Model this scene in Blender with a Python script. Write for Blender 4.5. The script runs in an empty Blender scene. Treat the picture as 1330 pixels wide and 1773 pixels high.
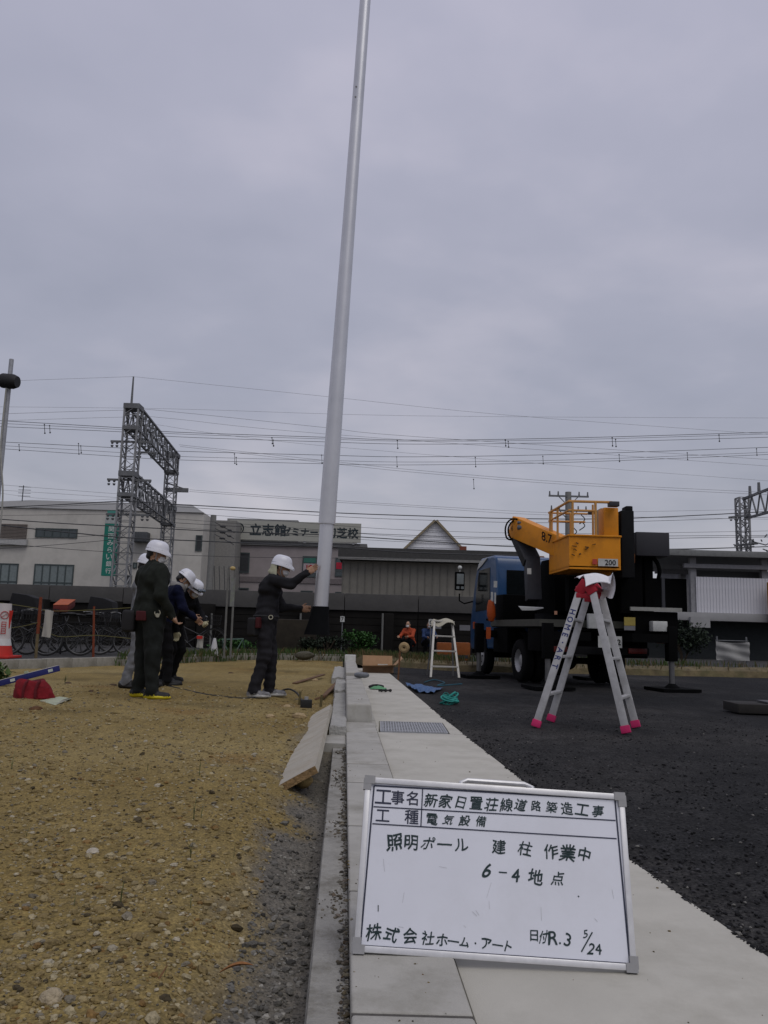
import bpy, bmesh, math, random
import numpy as np
from mathutils import Vector, Matrix

# ------------------------------------------------------------------ camera, sky, sun, exposure
sc = bpy.context.scene
COL = sc.collection
F, CX, CY, HC = 1400.0, 665.0, 886.5, 0.85          # photo pixels: focal length, centre; camera height (m)
PITCH, ROLL = math.atan(205.5 / F), 0.028
FW = np.array([0, math.cos(PITCH), math.sin(PITCH)])
_R0, _U0 = np.array([1.0, 0, 0]), np.array([0, -math.sin(PITCH), math.cos(PITCH)])
RT = _R0 * math.cos(ROLL) + _U0 * math.sin(ROLL)
UP = _U0 * math.cos(ROLL) - _R0 * math.sin(ROLL)
CAM = np.array([0, 0, HC])

cam_d = bpy.data.cameras.new('camera')
cam = bpy.data.objects.new('camera', cam_d)
COL.objects.link(cam)
cam_d.sensor_fit = 'VERTICAL'
cam_d.sensor_height = 36.0
cam_d.lens = F / 1773.0 * 36.0
cam_d.clip_start, cam_d.clip_end = 0.05, 2000
cam.matrix_world = Matrix(((RT[0], UP[0], -FW[0], 0), (RT[1], UP[1], -FW[1], 0), (RT[2], UP[2], -FW[2], HC), (0, 0, 0, 1)))
sc.camera = cam

SUN_EL, SUN_AZ = math.radians(58), math.radians(150)   # azimuth from +Y towards +X
world = bpy.data.worlds.new('World')
sc.world = world
world.use_nodes = True
nt = world.node_tree
nt.nodes.clear()
N = nt.nodes.new
out = N('ShaderNodeOutputWorld')
bg = N('ShaderNodeBackground')
sky = N('ShaderNodeTexSky')
sky.sky_type = 'NISHITA'
sky.sun_disc = False
sky.sun_elevation = SUN_EL
sky.sun_rotation = SUN_AZ
sky.air_density, sky.dust_density = 1.2, 3.0
skys = N('ShaderNodeMix'); skys.data_type = 'RGBA'; skys.blend_type = 'MULTIPLY'
skys.inputs[0].default_value = 1.0
skys.inputs[7].default_value = (0.085, 0.085, 0.085, 1)
nt.links.new(sky.outputs[0], skys.inputs[6])
tc = N('ShaderNodeTexCoord')
sep = N('ShaderNodeSeparateXYZ')
nt.links.new(tc.outputs['Generated'], sep.inputs[0])
def wmath(op, a, b=None):
    n = N('ShaderNodeMath'); n.operation = op
    for i, q in enumerate((a, b)):
        if q is None: continue
        if isinstance(q, (int, float)): n.inputs[i].default_value = q
        else: nt.links.new(q, n.inputs[i])
    return n.outputs[0]
zc = wmath('ADD', wmath('MAXIMUM', sep.outputs[2], 0.0), 0.16)
cmb = N('ShaderNodeCombineXYZ')
nt.links.new(wmath('DIVIDE', sep.outputs[0], zc), cmb.inputs[0])
nt.links.new(wmath('DIVIDE', sep.outputs[1], zc), cmb.inputs[1])
n1 = N('ShaderNodeTexNoise'); n1.inputs['Scale'].default_value = 0.62; n1.inputs['Detail'].default_value = 4; n1.inputs['Distortion'].default_value = 0.5
n2 = N('ShaderNodeTexNoise'); n2.inputs['Scale'].default_value = 3.2; n2.inputs['Detail'].default_value = 4; n2.inputs['Roughness'].default_value = 0.55
nt.links.new(cmb.outputs[0], n1.inputs['Vector']); nt.links.new(cmb.outputs[0], n2.inputs['Vector'])
mixn = wmath('ADD', wmath('MULTIPLY', n1.outputs[0], 0.82), wmath('MULTIPLY', n2.outputs[0], 0.18))
ramp = N('ShaderNodeValToRGB')
ramp.color_ramp.elements[0].position = 0.34; ramp.color_ramp.elements[0].color = (0.315, 0.335, 0.425, 1)
ramp.color_ramp.elements[1].position = 0.66; ramp.color_ramp.elements[1].color = (0.54, 0.53, 0.62, 1)
e = ramp.color_ramp.elements.new(0.5); e.color = (0.388, 0.402, 0.498, 1)
nt.links.new(mixn, ramp.inputs[0])
hz = N('ShaderNodeValToRGB')                                     # overcast brightening: paler and less blue towards the horizon, light again overhead
hz.color_ramp.elements[0].position = 0.0; hz.color_ramp.elements[0].color = (1.26, 1.21, 1.06, 1)
hz.color_ramp.elements[1].position = 0.75; hz.color_ramp.elements[1].color = (1.24, 1.19, 1.20, 1)
e2 = hz.color_ramp.elements.new(0.28); e2.color = (0.98, 0.98, 0.97, 1)
nt.links.new(sep.outputs[2], hz.inputs[0])
hzm = N('ShaderNodeMix'); hzm.data_type = 'RGBA'; hzm.blend_type = 'MULTIPLY'; hzm.inputs[0].default_value = 1.0
nt.links.new(ramp.outputs[0], hzm.inputs[6]); nt.links.new(hz.outputs[0], hzm.inputs[7])
mixc = N('ShaderNodeMix'); mixc.data_type = 'RGBA'; mixc.inputs[0].default_value = 0.93
nt.links.new(skys.outputs[2], mixc.inputs[6]); nt.links.new(hzm.outputs[2], mixc.inputs[7])
nt.links.new(mixc.outputs[2], bg.inputs[0])
bg.inputs[1].default_value = 1.0
nt.links.new(bg.outputs[0], out.inputs[0])

sun_d = bpy.data.lights.new('sun', 'SUN')
sun_d.energy = 0.95
sun_d.angle = math.radians(40)
sun_d.color = (1.0, 0.97, 0.92)
sun = bpy.data.objects.new('sun', sun_d)
COL.objects.link(sun)
sdir = Vector((math.sin(SUN_AZ) * math.cos(SUN_EL), math.cos(SUN_AZ) * math.cos(SUN_EL), math.sin(SUN_EL)))
sun.rotation_euler = sdir.to_track_quat('Z', 'Y').to_euler()
sun.location = sdir * 60
vs = sc.view_settings
vs.view_transform = 'Standard'; vs.look = 'None'; vs.exposure = 0.0; vs.gamma = 1.0; vs.use_curve_mapping = False
sc.cycles.max_bounces = 6

# ------------------------------------------------------------------ pixel -> place
def ray(u, v): return RT * (u - CX) / F - UP * (v - CY) / F + FW
def G(u, v, z=0.0):                 # the point at height z seen at photo pixel (u, v)
    k = ray(u, v); return CAM + k * ((z - HC) / k[2])
def P(u, v, Y):                     # the point at distance Y seen at photo pixel (u, v)
    k = ray(u, v); return CAM + k * (Y / k[1])
rnd = random.Random(11)
nrs = np.random.RandomState(7)

# ------------------------------------------------------------------ materials
MATS = {}
def pm(name, col, rough=0.75, metal=0.0, var=0.18, scale=9.0, bump=0.0, bscale=60.0, spec=0.35, dirt=None, dscale=2.5, damt=0.5, trans=0.0, coat=0.0):
    """Procedural surface: base colour broken up by noise, optional dirt patches and fine relief."""
    if name in MATS: return MATS[name]
    m = bpy.data.materials.new(name); MATS[name] = m
    m.use_nodes = True
    t = m.node_tree; b = t.nodes['Principled BSDF']; L = t.links.new
    b.inputs['Roughness'].default_value = rough; b.inputs['Metallic'].default_value = metal
    b.inputs['Specular IOR Level'].default_value = spec
    if trans: b.inputs['Transmission Weight'].default_value = trans
    if coat: b.inputs['Coat Weight'].default_value = coat
    co = t.nodes.new('ShaderNodeTexCoord')
    n = t.nodes.new('ShaderNodeTexNoise'); n.inputs['Scale'].default_value = scale; n.inputs['Detail'].default_value = 6; n.inputs['Roughness'].default_value = 0.65
    L(co.outputs['Object'], n.inputs['Vector'])
    r = t.nodes.new('ShaderNodeValToRGB')
    c = np.array(col[:3])
    r.color_ramp.elements[0].position = 0.28; r.color_ramp.elements[1].position = 0.72
    r.color_ramp.elements[0].color = (*np.clip(c * (1 - var), 0, 1), 1)
    r.color_ramp.elements[1].color = (*np.clip(c * (1 + var), 0, 1), 1)
    L(n.outputs[0], r.inputs[0]); last = r.outputs[0]
    if dirt is not None:
        n3 = t.nodes.new('ShaderNodeTexNoise'); n3.inputs['Scale'].default_value = dscale; n3.inputs['Detail'].default_value = 8; n3.inputs['Roughness'].default_value = 0.7
        L(co.outputs['Object'], n3.inputs['Vector'])
        r3 = t.nodes.new('ShaderNodeValToRGB'); r3.color_ramp.elements[0].position = 0.48; r3.color_ramp.elements[1].position = 0.72
        r3.color_ramp.elements[1].color = (damt, damt, damt, 1)
        L(n3.outputs[0], r3.inputs[0])
        mx = t.nodes.new('ShaderNodeMix'); mx.data_type = 'RGBA'
        L(r3.outputs[0], mx.inputs[0]); L(last, mx.inputs[6]); mx.inputs[7].default_value = (*dirt, 1)
        last = mx.outputs[2]
    L(last, b.inputs['Base Color'])
    if bump:
        n4 = t.nodes.new('ShaderNodeTexNoise'); n4.inputs['Scale'].default_value = bscale; n4.inputs['Detail'].default_value = 5
        L(co.outputs['Object'], n4.inputs['Vector'])
        bp = t.nodes.new('ShaderNodeBump'); bp.inputs['Strength'].default_value = bump; bp.inputs['Distance'].default_value = 0.02
        L(n4.outputs[0], bp.inputs['Height']); L(bp.outputs[0], b.inputs['Normal'])
    return m

def attr_mat(name, rough=0.9, fine=0.25, fscale=260.0, bump=0.5, bscale=180.0, spec=0.2, speck=None, spsc=300.0):
    """Surface whose local colour is stored per vertex ('tint'), with fine speckle on top."""
    m = bpy.data.materials.new(name); MATS[name] = m
    m.use_nodes = True
    t = m.node_tree; b = t.nodes['Principled BSDF']; L = t.links.new
    b.inputs['Roughness'].default_value = rough; b.inputs['Specular IOR Level'].default_value = spec
    a = t.nodes.new('ShaderNodeAttribute'); a.attribute_name = 'tint'
    co = t.nodes.new('ShaderNodeTexCoord')
    n = t.nodes.new('ShaderNodeTexNoise'); n.inputs['Scale'].default_value = fscale; n.inputs['Detail'].default_value = 3
    L(co.outputs['Object'], n.inputs['Vector'])
    r = t.nodes.new('ShaderNodeValToRGB'); r.color_ramp.elements[0].position = 0.3; r.color_ramp.elements[1].position = 0.7
    r.color_ramp.elements[0].color = (1 - fine,) * 3 + (1,); r.color_ramp.elements[1].color = (1 + fine,) * 3 + (1,)
    L(n.outputs[0], r.inputs[0])
    mx = t.nodes.new('ShaderNodeMix'); mx.data_type = 'RGBA'; mx.blend_type = 'MULTIPLY'; mx.inputs[0].default_value = 1
    L(a.outputs['Color'], mx.inputs[6]); L(r.outputs[0], mx.inputs[7]); last = mx.outputs[2]
    if speck:
        v = t.nodes.new('ShaderNodeTexVoronoi'); v.inputs['Scale'].default_value = spsc
        L(co.outputs['Object'], v.inputs['Vector'])
        rr = t.nodes.new('ShaderNodeValToRGB'); rr.color_ramp.interpolation = 'LINEAR'
        rr.color_ramp.elements[0].position = 0.0; rr.color_ramp.elements[0].color = (0.62, 0.62, 0.62, 1)
        rr.color_ramp.elements[1].position = 1.0; rr.color_ramp.elements[1].color = (1.5, 1.45, 1.35, 1)
        bw = t.nodes.new('ShaderNodeRGBToBW'); L(v.outputs['Color'], bw.inputs[0]); L(bw.outputs[0], rr.inputs[0])
        mx2 = t.nodes.new('ShaderNodeMix'); mx2.data_type = 'RGBA'; mx2.blend_type = 'MULTIPLY'; mx2.inputs[0].default_value = speck
        L(last, mx2.inputs[6]); L(rr.outputs[0], mx2.inputs[7]); last = mx2.outputs[2]
    L(last, b.inputs['Base Color'])
    n4 = t.nodes.new('ShaderNodeTexNoise'); n4.inputs['Scale'].default_value = bscale; n4.inputs['Detail'].default_value = 4
    L(co.outputs['Object'], n4.inputs['Vector'])
    bp = t.nodes.new('ShaderNodeBump'); bp.inputs['Strength'].default_value = bump; bp.inputs['Distance'].default_value = 0.012
    L(n4.outputs[0], bp.inputs['Height']); L(bp.outputs[0], b.inputs['Normal'])
    return m

# ------------------------------------------------------------------ mesh helpers
def V(*a): return np.array(a, float)
def unit(a):
    a = np.asarray(a, float); return a / (np.linalg.norm(a) + 1e-12)
def frame(d, up=(0, 0, 1)):
    d = unit(d); up = np.asarray(up, float)
    if abs(d @ unit(up)) > 0.98: up = V(1, 0, 0) if abs(d[0]) < 0.9 else V(0, 1, 0)
    s = unit(np.cross(d, up)); return d, s, np.cross(s, d)
def rotz(a):
    c, s = math.cos(a), math.sin(a); return np.array([[c, -s, 0], [s, c, 0], [0, 0, 1.0]])
def rot(ax, a):
    return np.array(Matrix.Rotation(a, 3, Vector(ax)))

class MB:
    def __init__(self): self.v, self.f, self.s, self.m = [], [], [], []
    def add(self, vs, fs, smooth=False, mi=0):
        o = len(self.v); self.v.extend([tuple(map(float, p)) for p in vs])
        for f in fs: self.f.append(tuple(i + o for i in f)); self.s.append(smooth); self.m.append(mi)
        return self
    def box(self, c, size, R=None, mi=0):
        hx, hy, hz = [q / 2 for q in size]
        p = np.array([[x, y, z] for x in (-hx, hx) for y in (-hy, hy) for z in (-hz, hz)])
        if R is not None: p = p @ np.asarray(R).T
        return self.add(p + np.asarray(c), [(0, 1, 3, 2), (4, 6, 7, 5), (0, 4, 5, 1), (2, 3, 7, 6), (0, 2, 6, 4), (1, 5, 7, 3)], mi=mi)
    def bx(self, x0, x1, y0, y1, z0, z1, mi=0):
        return self.box(((x0 + x1) / 2, (y0 + y1) / 2, (z0 + z1) / 2), (abs(x1 - x0), abs(y1 - y0), abs(z1 - z0)), mi=mi)
    def bar(self, p, q, w, h=None, up=(0, 0, 1), mi=0):
        p, q = np.asarray(p, float), np.asarray(q, float); h = h or w
        d, s, u = frame(q - p, up)
        vs = []
        for e in (p, q):
            for a, b in ((-1, -1), (1, -1), (1, 1), (-1, 1)): vs.append(e + s * a * w / 2 + u * b * h / 2)
        return self.add(vs, [(0, 1, 2, 3), (7, 6, 5, 4), (0, 4, 5, 1), (1, 5, 6, 2), (2, 6, 7, 3), (3, 7, 4, 0)], mi=mi)
    def cyl(self, p, q, r, r2=None, n=12, caps=True, mi=0, smooth=True):
        p, q = np.asarray(p, float), np.asarray(q, float); r2 = r if r2 is None else r2
        d, s, u = frame(q - p)
        A = [(math.cos(2 * math.pi * i / n), math.sin(2 * math.pi * i / n)) for i in range(n)]
        vs = [p + (s * c + u * k) * r for c, k in A] + [q + (s * c + u * k) * r2 for c, k in A]
        self.add(vs, [(i, i + n, (i + 1) % n + n, (i + 1) % n) for i in range(n)], smooth, mi)
        if caps:
            self.add(vs[:n], [tuple(range(n))], False, mi); self.add(vs[n:], [tuple(reversed(range(n)))], False, mi)
        return self
    def tube(self, pts, r, n=6, mi=0, closed=False):
        pts = [np.asarray(p, float) for p in pts]; m = len(pts); vs = []; ref = None
        for i in range(m):
            a = pts[i - 1] if (i > 0 or closed) else pts[i]; b = pts[(i + 1) % m] if (i < m - 1 or closed) else pts[i]
            d = unit(b - a)
            if ref is None: _, s, u = frame(d)
            else:
                s = unit(ref - d * (ref @ d)); u = np.cross(s, d)
            ref = s
            rr = r[i] if hasattr(r, '__len__') else r
            for k in range(n):
                t = 2 * math.pi * k / n; vs.append(pts[i] + (s * math.cos(t) + u * math.sin(t)) * rr)
        fs = []
        for i in range(m if closed else m - 1):
            j = (i + 1) % m
            for k in range(n): fs.append((i * n + k, i * n + (k + 1) % n, j * n + (k + 1) % n, j * n + k))
        self.add(vs, fs, True, mi)
        if not closed:
            self.add(vs[:n], [tuple(reversed(range(n)))], False, mi); self.add(vs[-n:], [tuple(range(n))], False, mi)
        return self
    def lathe(self, prof, c=(0, 0, 0), axis=(0, 0, 1), n=20, mi=0, smooth=True):
        d, s, u = frame(axis); c = np.asarray(c, float); vs = []
        for r, z in prof:
            for k in range(n):
                t = 2 * math.pi * k / n; vs.append(c + d * z + (s * math.cos(t) + u * math.sin(t)) * r)
        fs = []
        for i in range(len(prof) - 1):
            for k in range(n): fs.append((i * n + k, (i + 1) * n + k, (i + 1) * n + (k + 1) % n, i * n + (k + 1) % n))
        return self.add(vs, fs, smooth, mi)
    def torus(self, c, axis, R, r, n=28, k=8, mi=0, sq=1.0):
        d, s, u = frame(axis); c = np.asarray(c, float); vs = []
        for i in range(n):
            t = 2 * math.pi * i / n; e = s * math.cos(t) + u * math.sin(t)
            for j in range(k):
                q = 2 * math.pi * j / k; vs.append(c + e * (R + r * math.cos(q)) + d * r * sq * math.sin(q))
        fs = [(i * k + j, ((i + 1) % n) * k + j, ((i + 1) % n) * k + (j + 1) % k, i * k + (j + 1) % k) for i in range(n) for j in range(k)]
        return self.add(vs, fs, True, mi)
    def prism(self, poly, o, ax, ay, az, depth, mi=0):
        o, ax, ay, az = map(lambda q: np.asarray(q, float), (o, ax, ay, az)); n = len(poly)
        a = [o + ax * x + ay * y for x, y in poly]; b = [p + az * depth for p in a]
        return self.add(a + b, [tuple(range(n)), tuple(reversed(range(n, 2 * n)))] + [(i, i + n, (i + 1) % n + n, (i + 1) % n) for i in range(n)], mi=mi)
    def grid(self, fn, nu, nv, smooth=True, mi=0):
        vs = [fn(i / (nu - 1), j / (nv - 1)) for i in range(nu) for j in range(nv)]
        return self.add(vs, [(i * nv + j, (i + 1) * nv + j, (i + 1) * nv + j + 1, i * nv + j + 1) for i in range(nu - 1) for j in range(nv - 1)], smooth, mi)
    def ball(self, c, r, R=None, nu=12, nv=8, mi=0, wob=0.0):
        c = np.asarray(c, float); vs = []; fs = []
        rr = (r, r, r) if not hasattr(r, '__len__') else r
        for i in range(nv + 1):
            ph = math.pi * i / nv
            for j in range(nu):
                th = 2 * math.pi * j / nu
                p = V(math.sin(ph) * math.cos(th) * rr[0], math.sin(ph) * math.sin(th) * rr[1], math.cos(ph) * rr[2])
                if wob: p = p * (1 + wob * (rnd.random() - 0.5))
                if R is not None: p = np.asarray(R) @ p
                vs.append(c + p)
        for i in range(nv):
            for j in range(nu): fs.append((i * nu + j, (i + 1) * nu + j, (i + 1) * nu + (j + 1) % nu, i * nu + (j + 1) % nu))
        return self.add(vs, fs, True, mi)
    def build(self, name, mats, parent=None, world=False, bevel=0.0, seg=2, origin=None, sharp=40, cols=None, recalc=True):
        me = bpy.data.meshes.new(name)
        v = np.array(self.v, float).reshape(-1, 3)
        if parent is not None and world:
            rt = parent
            while rt.parent is not None: rt = rt.parent
            v = (v - XF[rt.name][0]) @ XF[rt.name][1]                  # world -> the thing's own frame
        if origin is not None: v = v - np.asarray(origin, float)
        me.from_pydata(v.tolist(), [], self.f)
        if not isinstance(mats, (list, tuple)): mats = [mats]
        for q in mats: me.materials.append(q)
        me.polygons.foreach_set('use_smooth', self.s); me.polygons.foreach_set('material_index', self.m)
        if bevel or recalc:
            b = bmesh.new(); b.from_mesh(me)
            if recalc: bmesh.ops.remove_doubles(b, verts=b.verts, dist=1e-5); bmesh.ops.recalc_face_normals(b, faces=b.faces)
            if bevel:
                es = [q for q in b.edges if len(q.link_faces) == 2 and q.calc_face_angle(0) > 0.6]
                bmesh.ops.bevel(b, geom=es, offset=bevel, segments=seg, profile=0.6, affect='EDGES', clamp_overlap=True)
                for q in b.faces: q.smooth = True
            b.to_mesh(me); b.free()
        if bevel or any(self.s): me.set_sharp_from_angle(angle=math.radians(sharp))
        if cols is not None:
            at = me.color_attributes.new('tint', 'FLOAT_COLOR', 'POINT')
            at.data.foreach_set('color', np.asarray(cols, np.float32).ravel())
        ob = bpy.data.objects.new(name, me); COL.objects.link(ob)
        if origin is not None: ob.location = tuple(float(q) for q in origin)
        if parent is not None: ob.parent = parent
        return ob

XF = {}
def tag(o, label=None, cat=None, group=None, kind=None):
    if label: o['label'] = label
    if cat: o['category'] = cat
    if group: o['group'] = group
    if kind: o['kind'] = kind
    return o
def thing(name, label, cat, loc=(0, 0, 0), rz=0.0, group=None, kind=None):
    o = bpy.data.objects.new(name, None); COL.objects.link(o)
    o.empty_display_size = 0.1
    o.location = tuple(float(q) for q in loc); o.rotation_euler = (0, 0, rz)
    XF[o.name] = (np.asarray(loc, float), rotz(rz))
    return tag(o, label, cat, group, kind)
def one(mb, name, mats, label, cat, origin, group=None, kind=None, **k):
    return tag(mb.build(name, mats, origin=origin, **k), label, cat, group, kind)
def copy_tree(o, loc=None, rz=None, parent=None):
    c = o.copy(); COL.objects.link(c)
    if parent is not None: c.parent = parent
    if loc is not None: c.location = tuple(float(q) for q in loc)
    if rz is not None: c.rotation_euler = (0, 0, rz)
    for ch in [q for q in bpy.data.objects if q.parent == o]: copy_tree(ch, parent=c)
    return c

def text_pts(s, size=1.0, offset=0.0):
    """Outline of built-in font text as a flat triangulated shape, centred on its own box."""
    cu = bpy.data.curves.new('t', 'FONT'); cu.body = s; cu.size = size; cu.offset = offset; cu.resolution_u = 3
    ob = bpy.data.objects.new('t', cu); COL.objects.link(ob)
    dg = bpy.context.evaluated_depsgraph_get(); me = ob.evaluated_get(dg).to_mesh()
    vs = np.array([v.co[:] for v in me.vertices]).reshape(-1, 3); fs = [tuple(p.vertices) for p in me.polygons]
    ob.evaluated_get(dg).to_mesh_clear(); bpy.data.objects.remove(ob); bpy.data.curves.remove(cu)
    return vs, fs
def put_text(mb, s, o, ax, ay, h, lift=0.0, offset=0.0, aspect=1.0, mi=0, wob=0.0, fit=None):
    """Write s centred at o; ax = reading direction, ay = up, h = capital/kanji height (m)."""
    vs, fs = text_pts(s, 1.0, 0.0)
    if not len(vs): return
    lo, hi = vs.min(0), vs.max(0); c = (lo + hi) / 2
    k = h / max(hi[1] - lo[1], 1e-6) if fit is None else h
    o, ax, ay = np.asarray(o, float), unit(ax), unit(ay); nz = np.cross(ax, ay)
    q = (vs - c) * k
    if wob:
        a, b = nrs.rand(2) * 9
        q[:, 0] += wob * h * np.sin(q[:, 1] / h * 4 + a); q[:, 1] += wob * h * np.sin(q[:, 0] / h * 4.5 + b)
    base = o + np.outer(q[:, 0] * aspect, ax) + np.outer(q[:, 1], ay) + nz * lift
    mb.add(base, fs, False, mi)
    if offset:                                                     # thicken the strokes with shifted copies, each a hair higher
        for i, (dx, dy) in enumerate(((1, .5), (-.5, 1), (.3, -1))): mb.add(base + ax * (dx * offset * 1.3 * h) + ay * (dy * offset * 1.3 * h) + nz * (.00012 * (i + 1) * max(1, h / .05)), fs, False, mi)

def noise2(x, y, seed=0):
    """Cheap smooth value noise (vectorised)."""
    x = np.asarray(x, float); y = np.asarray(y, float)
    xi, yi = np.floor(x).astype(np.int64), np.floor(y).astype(np.int64); fx, fy = x - xi, y - yi
    fx, fy = fx * fx * (3 - 2 * fx), fy * fy * (3 - 2 * fy)
    def h(i, j):
        n = (i * 374761393 + j * 668265263 + seed * 974634777) & 0xFFFFFFFF
        n = ((n ^ (n >> 13)) * 1274126177) & 0xFFFFFFFF
        return ((n ^ (n >> 16)) & 0xFFFF) / 65535.0
    return (h(xi, yi) * (1 - fx) + h(xi + 1, yi) * fx) * (1 - fy) + (h(xi, yi + 1) * (1 - fx) + h(xi + 1, yi + 1) * fx) * fy
def fbm(x, y, o=4, seed=0):
    s = 0; a = 0.5
    for i in range(o): s = s + a * (noise2(x * 2 ** i, y * 2 ** i, seed + i) - 0.5); a *= 0.5
    return s
def sstep(a, b, x):
    t = np.clip((x - a) / (b - a), 0, 1); return t * t * (3 - 2 * t)

# ------------------------------------------------------------------ ground, soil, asphalt, verge
XKL = lambda y: 0.042 - 0.0445 * np.asarray(y, float)         # outer edge of the kerb
XKG = lambda y: 0.337 - 0.0463 * np.asarray(y, float)         # kerb meets gutter
XHL = lambda y: -0.062 - 0.044 * np.asarray(y, float)         # outer edge of the concrete haunch
_gy, _gx = [0.2, 2.36, 3.33, 4.75, 8.23, 15.8, 21], [1.175, 1.084, 0.99, 0.877, 0.659, 0.254, -0.02]
XGR = lambda y: np.interp(y, _gy, _gx)                        # gutter meets asphalt

M_ground = pm('dusty_ground', (0.16, 0.14, 0.11), 0.95, scale=0.7, var=0.25)
mb = MB(); mb.add([(-400, -60, -0.32), (400, -60, -0.32), (400, 700, -0.32), (-400, 700, -0.32)], [(0, 1, 2, 3)])
tag(mb.build('ground', M_ground), 'wide dusty ground under the building site', kind='structure')

def soil_h(x, y):
    d = XHL(y) - x                                             # distance from the haunch
    h = 0.05 * fbm(x * 1.3, y * 1.3, 4, 3) + 0.02 * fbm(x * 9, y * 9, 3, 9)
    near = sstep(9, 4, y)
    h = h + near * (0.016 * fbm(x * 38, y * 38, 3, 21))
    h = h - 0.11 * sstep(0.42, 0.03, d) * sstep(7.0, 5.2, y) - 0.02 * sstep(0.3, 0.0, d)
    hole = np.exp(-(((x + 0.86) / 0.33) ** 2 + ((y - 9.9) / 0.6) ** 2))
    return h - 0.05 * hole + 0.01
ys = [0.5]
while ys[-1] < 24: ys.append(ys[-1] + max(0.011, 0.0072 * ys[-1] ** 1.25))
s_ = [-0.04]
while s_[-1] < 15: s_.append(s_[-1] + max(0.011, 0.013 * max(s_[-1], 0)))
YY, SS = np.meshgrid(np.array(ys), np.array(s_), indexing='ij')
XX = XHL(YY) - SS
ZZ = soil_h(XX, YY)
def sheet(name, X, Y, Z, cols, mat):
    ny, nx = X.shape
    me = bpy.data.meshes.new(name)
    vs = np.stack([X, Y, Z], -1).reshape(-1, 3).astype(np.float32)
    i = np.arange(ny - 1)[:, None] * nx + np.arange(nx - 1)[None]
    fs = np.stack([i, i + 1, i + nx + 1, i + nx], -1).reshape(-1, 4)
    me.vertices.add(len(vs)); me.vertices.foreach_set('co', vs.ravel())
    me.loops.add(fs.size); me.loops.foreach_set('vertex_index', fs.ravel().astype(np.int32))
    me.polygons.add(len(fs)); me.polygons.foreach_set('loop_start', np.arange(0, fs.size, 4, dtype=np.int32))
    me.update(calc_edges=True); me.validate()
    me.polygons.foreach_set('use_smooth', np.ones(len(me.polygons), bool))
    c4 = np.ones((len(vs), 4), np.float32); c4[:, :3] = cols.reshape(-1, 3)
    at = me.color_attributes.new('tint', 'FLOAT_COLOR', 'POINT'); at.data.foreach_set('color', c4.ravel())
    me.materials.append(mat); ob = bpy.data.objects.new(name, me); COL.objects.link(ob)
    if me.polygons[0].normal.z < 0: me.flip_normals()
    return ob
M_soil = attr_mat('sandy_soil', 0.95, fine=0.35, fscale=120, bump=0.7, bscale=95, speck=0.75, spsc=85)
def soil_col(X, Y):
    d = XHL(Y) - X
    g = sstep(0.36, 0.12, d + 0.45 * fbm(X * 3, Y * 3, 3, 40)) * sstep(8.5, 5.5, Y)
    br = np.clip(0.5 + 2.2 * fbm(X * 0.7, Y * 0.7, 5, 50), 0, 1)
    c = np.array([0.178, 0.130, 0.044])[None, None] * (1 - br[..., None]) + np.array([0.222, 0.173, 0.072])[None, None] * br[..., None]
    rust = sstep(0.12, 0.3, fbm(X * 1.1, Y * 1.1, 3, 60)) * 0.55
    c = c * (1 - rust[..., None]) + np.array([0.165, 0.095, 0.028]) * rust[..., None]
    damp = sstep(0.10, 0.26, fbm(X * 0.9 + 7, Y * 0.9, 4, 64)) * 0.35
    c = c * (1 - damp[..., None])
    c = c * (1 - g[..., None]) + np.array([0.118, 0.110, 0.094]) * g[..., None]
    return c * (1 + 0.5 * fbm(X * 14, Y * 14, 3, 70))[..., None]
tag(sheet('soil', XX, YY, ZZ, soil_col(XX, YY), M_soil), 'bare sandy brown soil strewn with gravel left of the kerb', kind='structure')

M_asph = attr_mat('rough_asphalt', 0.9, fine=0.6, fscale=70, bump=1.0, bscale=75, speck=1.0, spsc=65, spec=0.12)
ys = [0.5]
while ys[-1] < 20.5: ys.append(ys[-1] + max(0.013, 0.010 * ys[-1] ** 1.2))
s_ = [-0.05]
while s_[-1] < 26: s_.append(s_[-1] + max(0.013, 0.017 * max(s_[-1], 0)))
YY, SS = np.meshgrid(np.array(ys), np.array(s_), indexing='ij')
XX = XGR(YY) + SS
ZZ = -0.012 + 0.012 * fbm(XX * 2, YY * 2, 3, 81) + 0.011 * sstep(9, 3, YY) * fbm(XX * 45, YY * 45, 2, 85) + 0.02 * fbm(XX * .4, YY * .4, 2, 86)
wear = np.clip(0.45 + 2.1 * fbm(XX * 0.7, YY * 0.7, 5, 90), 0, 1) ** 1.2
cc = np.array([0.013, 0.0137, 0.0153]) * (1 - wear[..., None]) + np.array([0.033, 0.0325, 0.033]) * wear[..., None]
cc = cc * (1 + 1.1 * fbm(XX * 9, YY * 9, 4, 95))[..., None]
dust = sstep(0.25, 0.0, SS + 0.25 * fbm(XX * 5, YY * 5, 3, 97)) * 0.25
cc = cc * (1 - dust[..., None]) + np.array([0.05, 0.048, 0.044]) * dust[..., None]
tag(sheet('asphalt_lot', XX, YY, ZZ, cc, M_asph), 'dark coarse asphalt lot right of the gutter', kind='structure')

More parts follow.
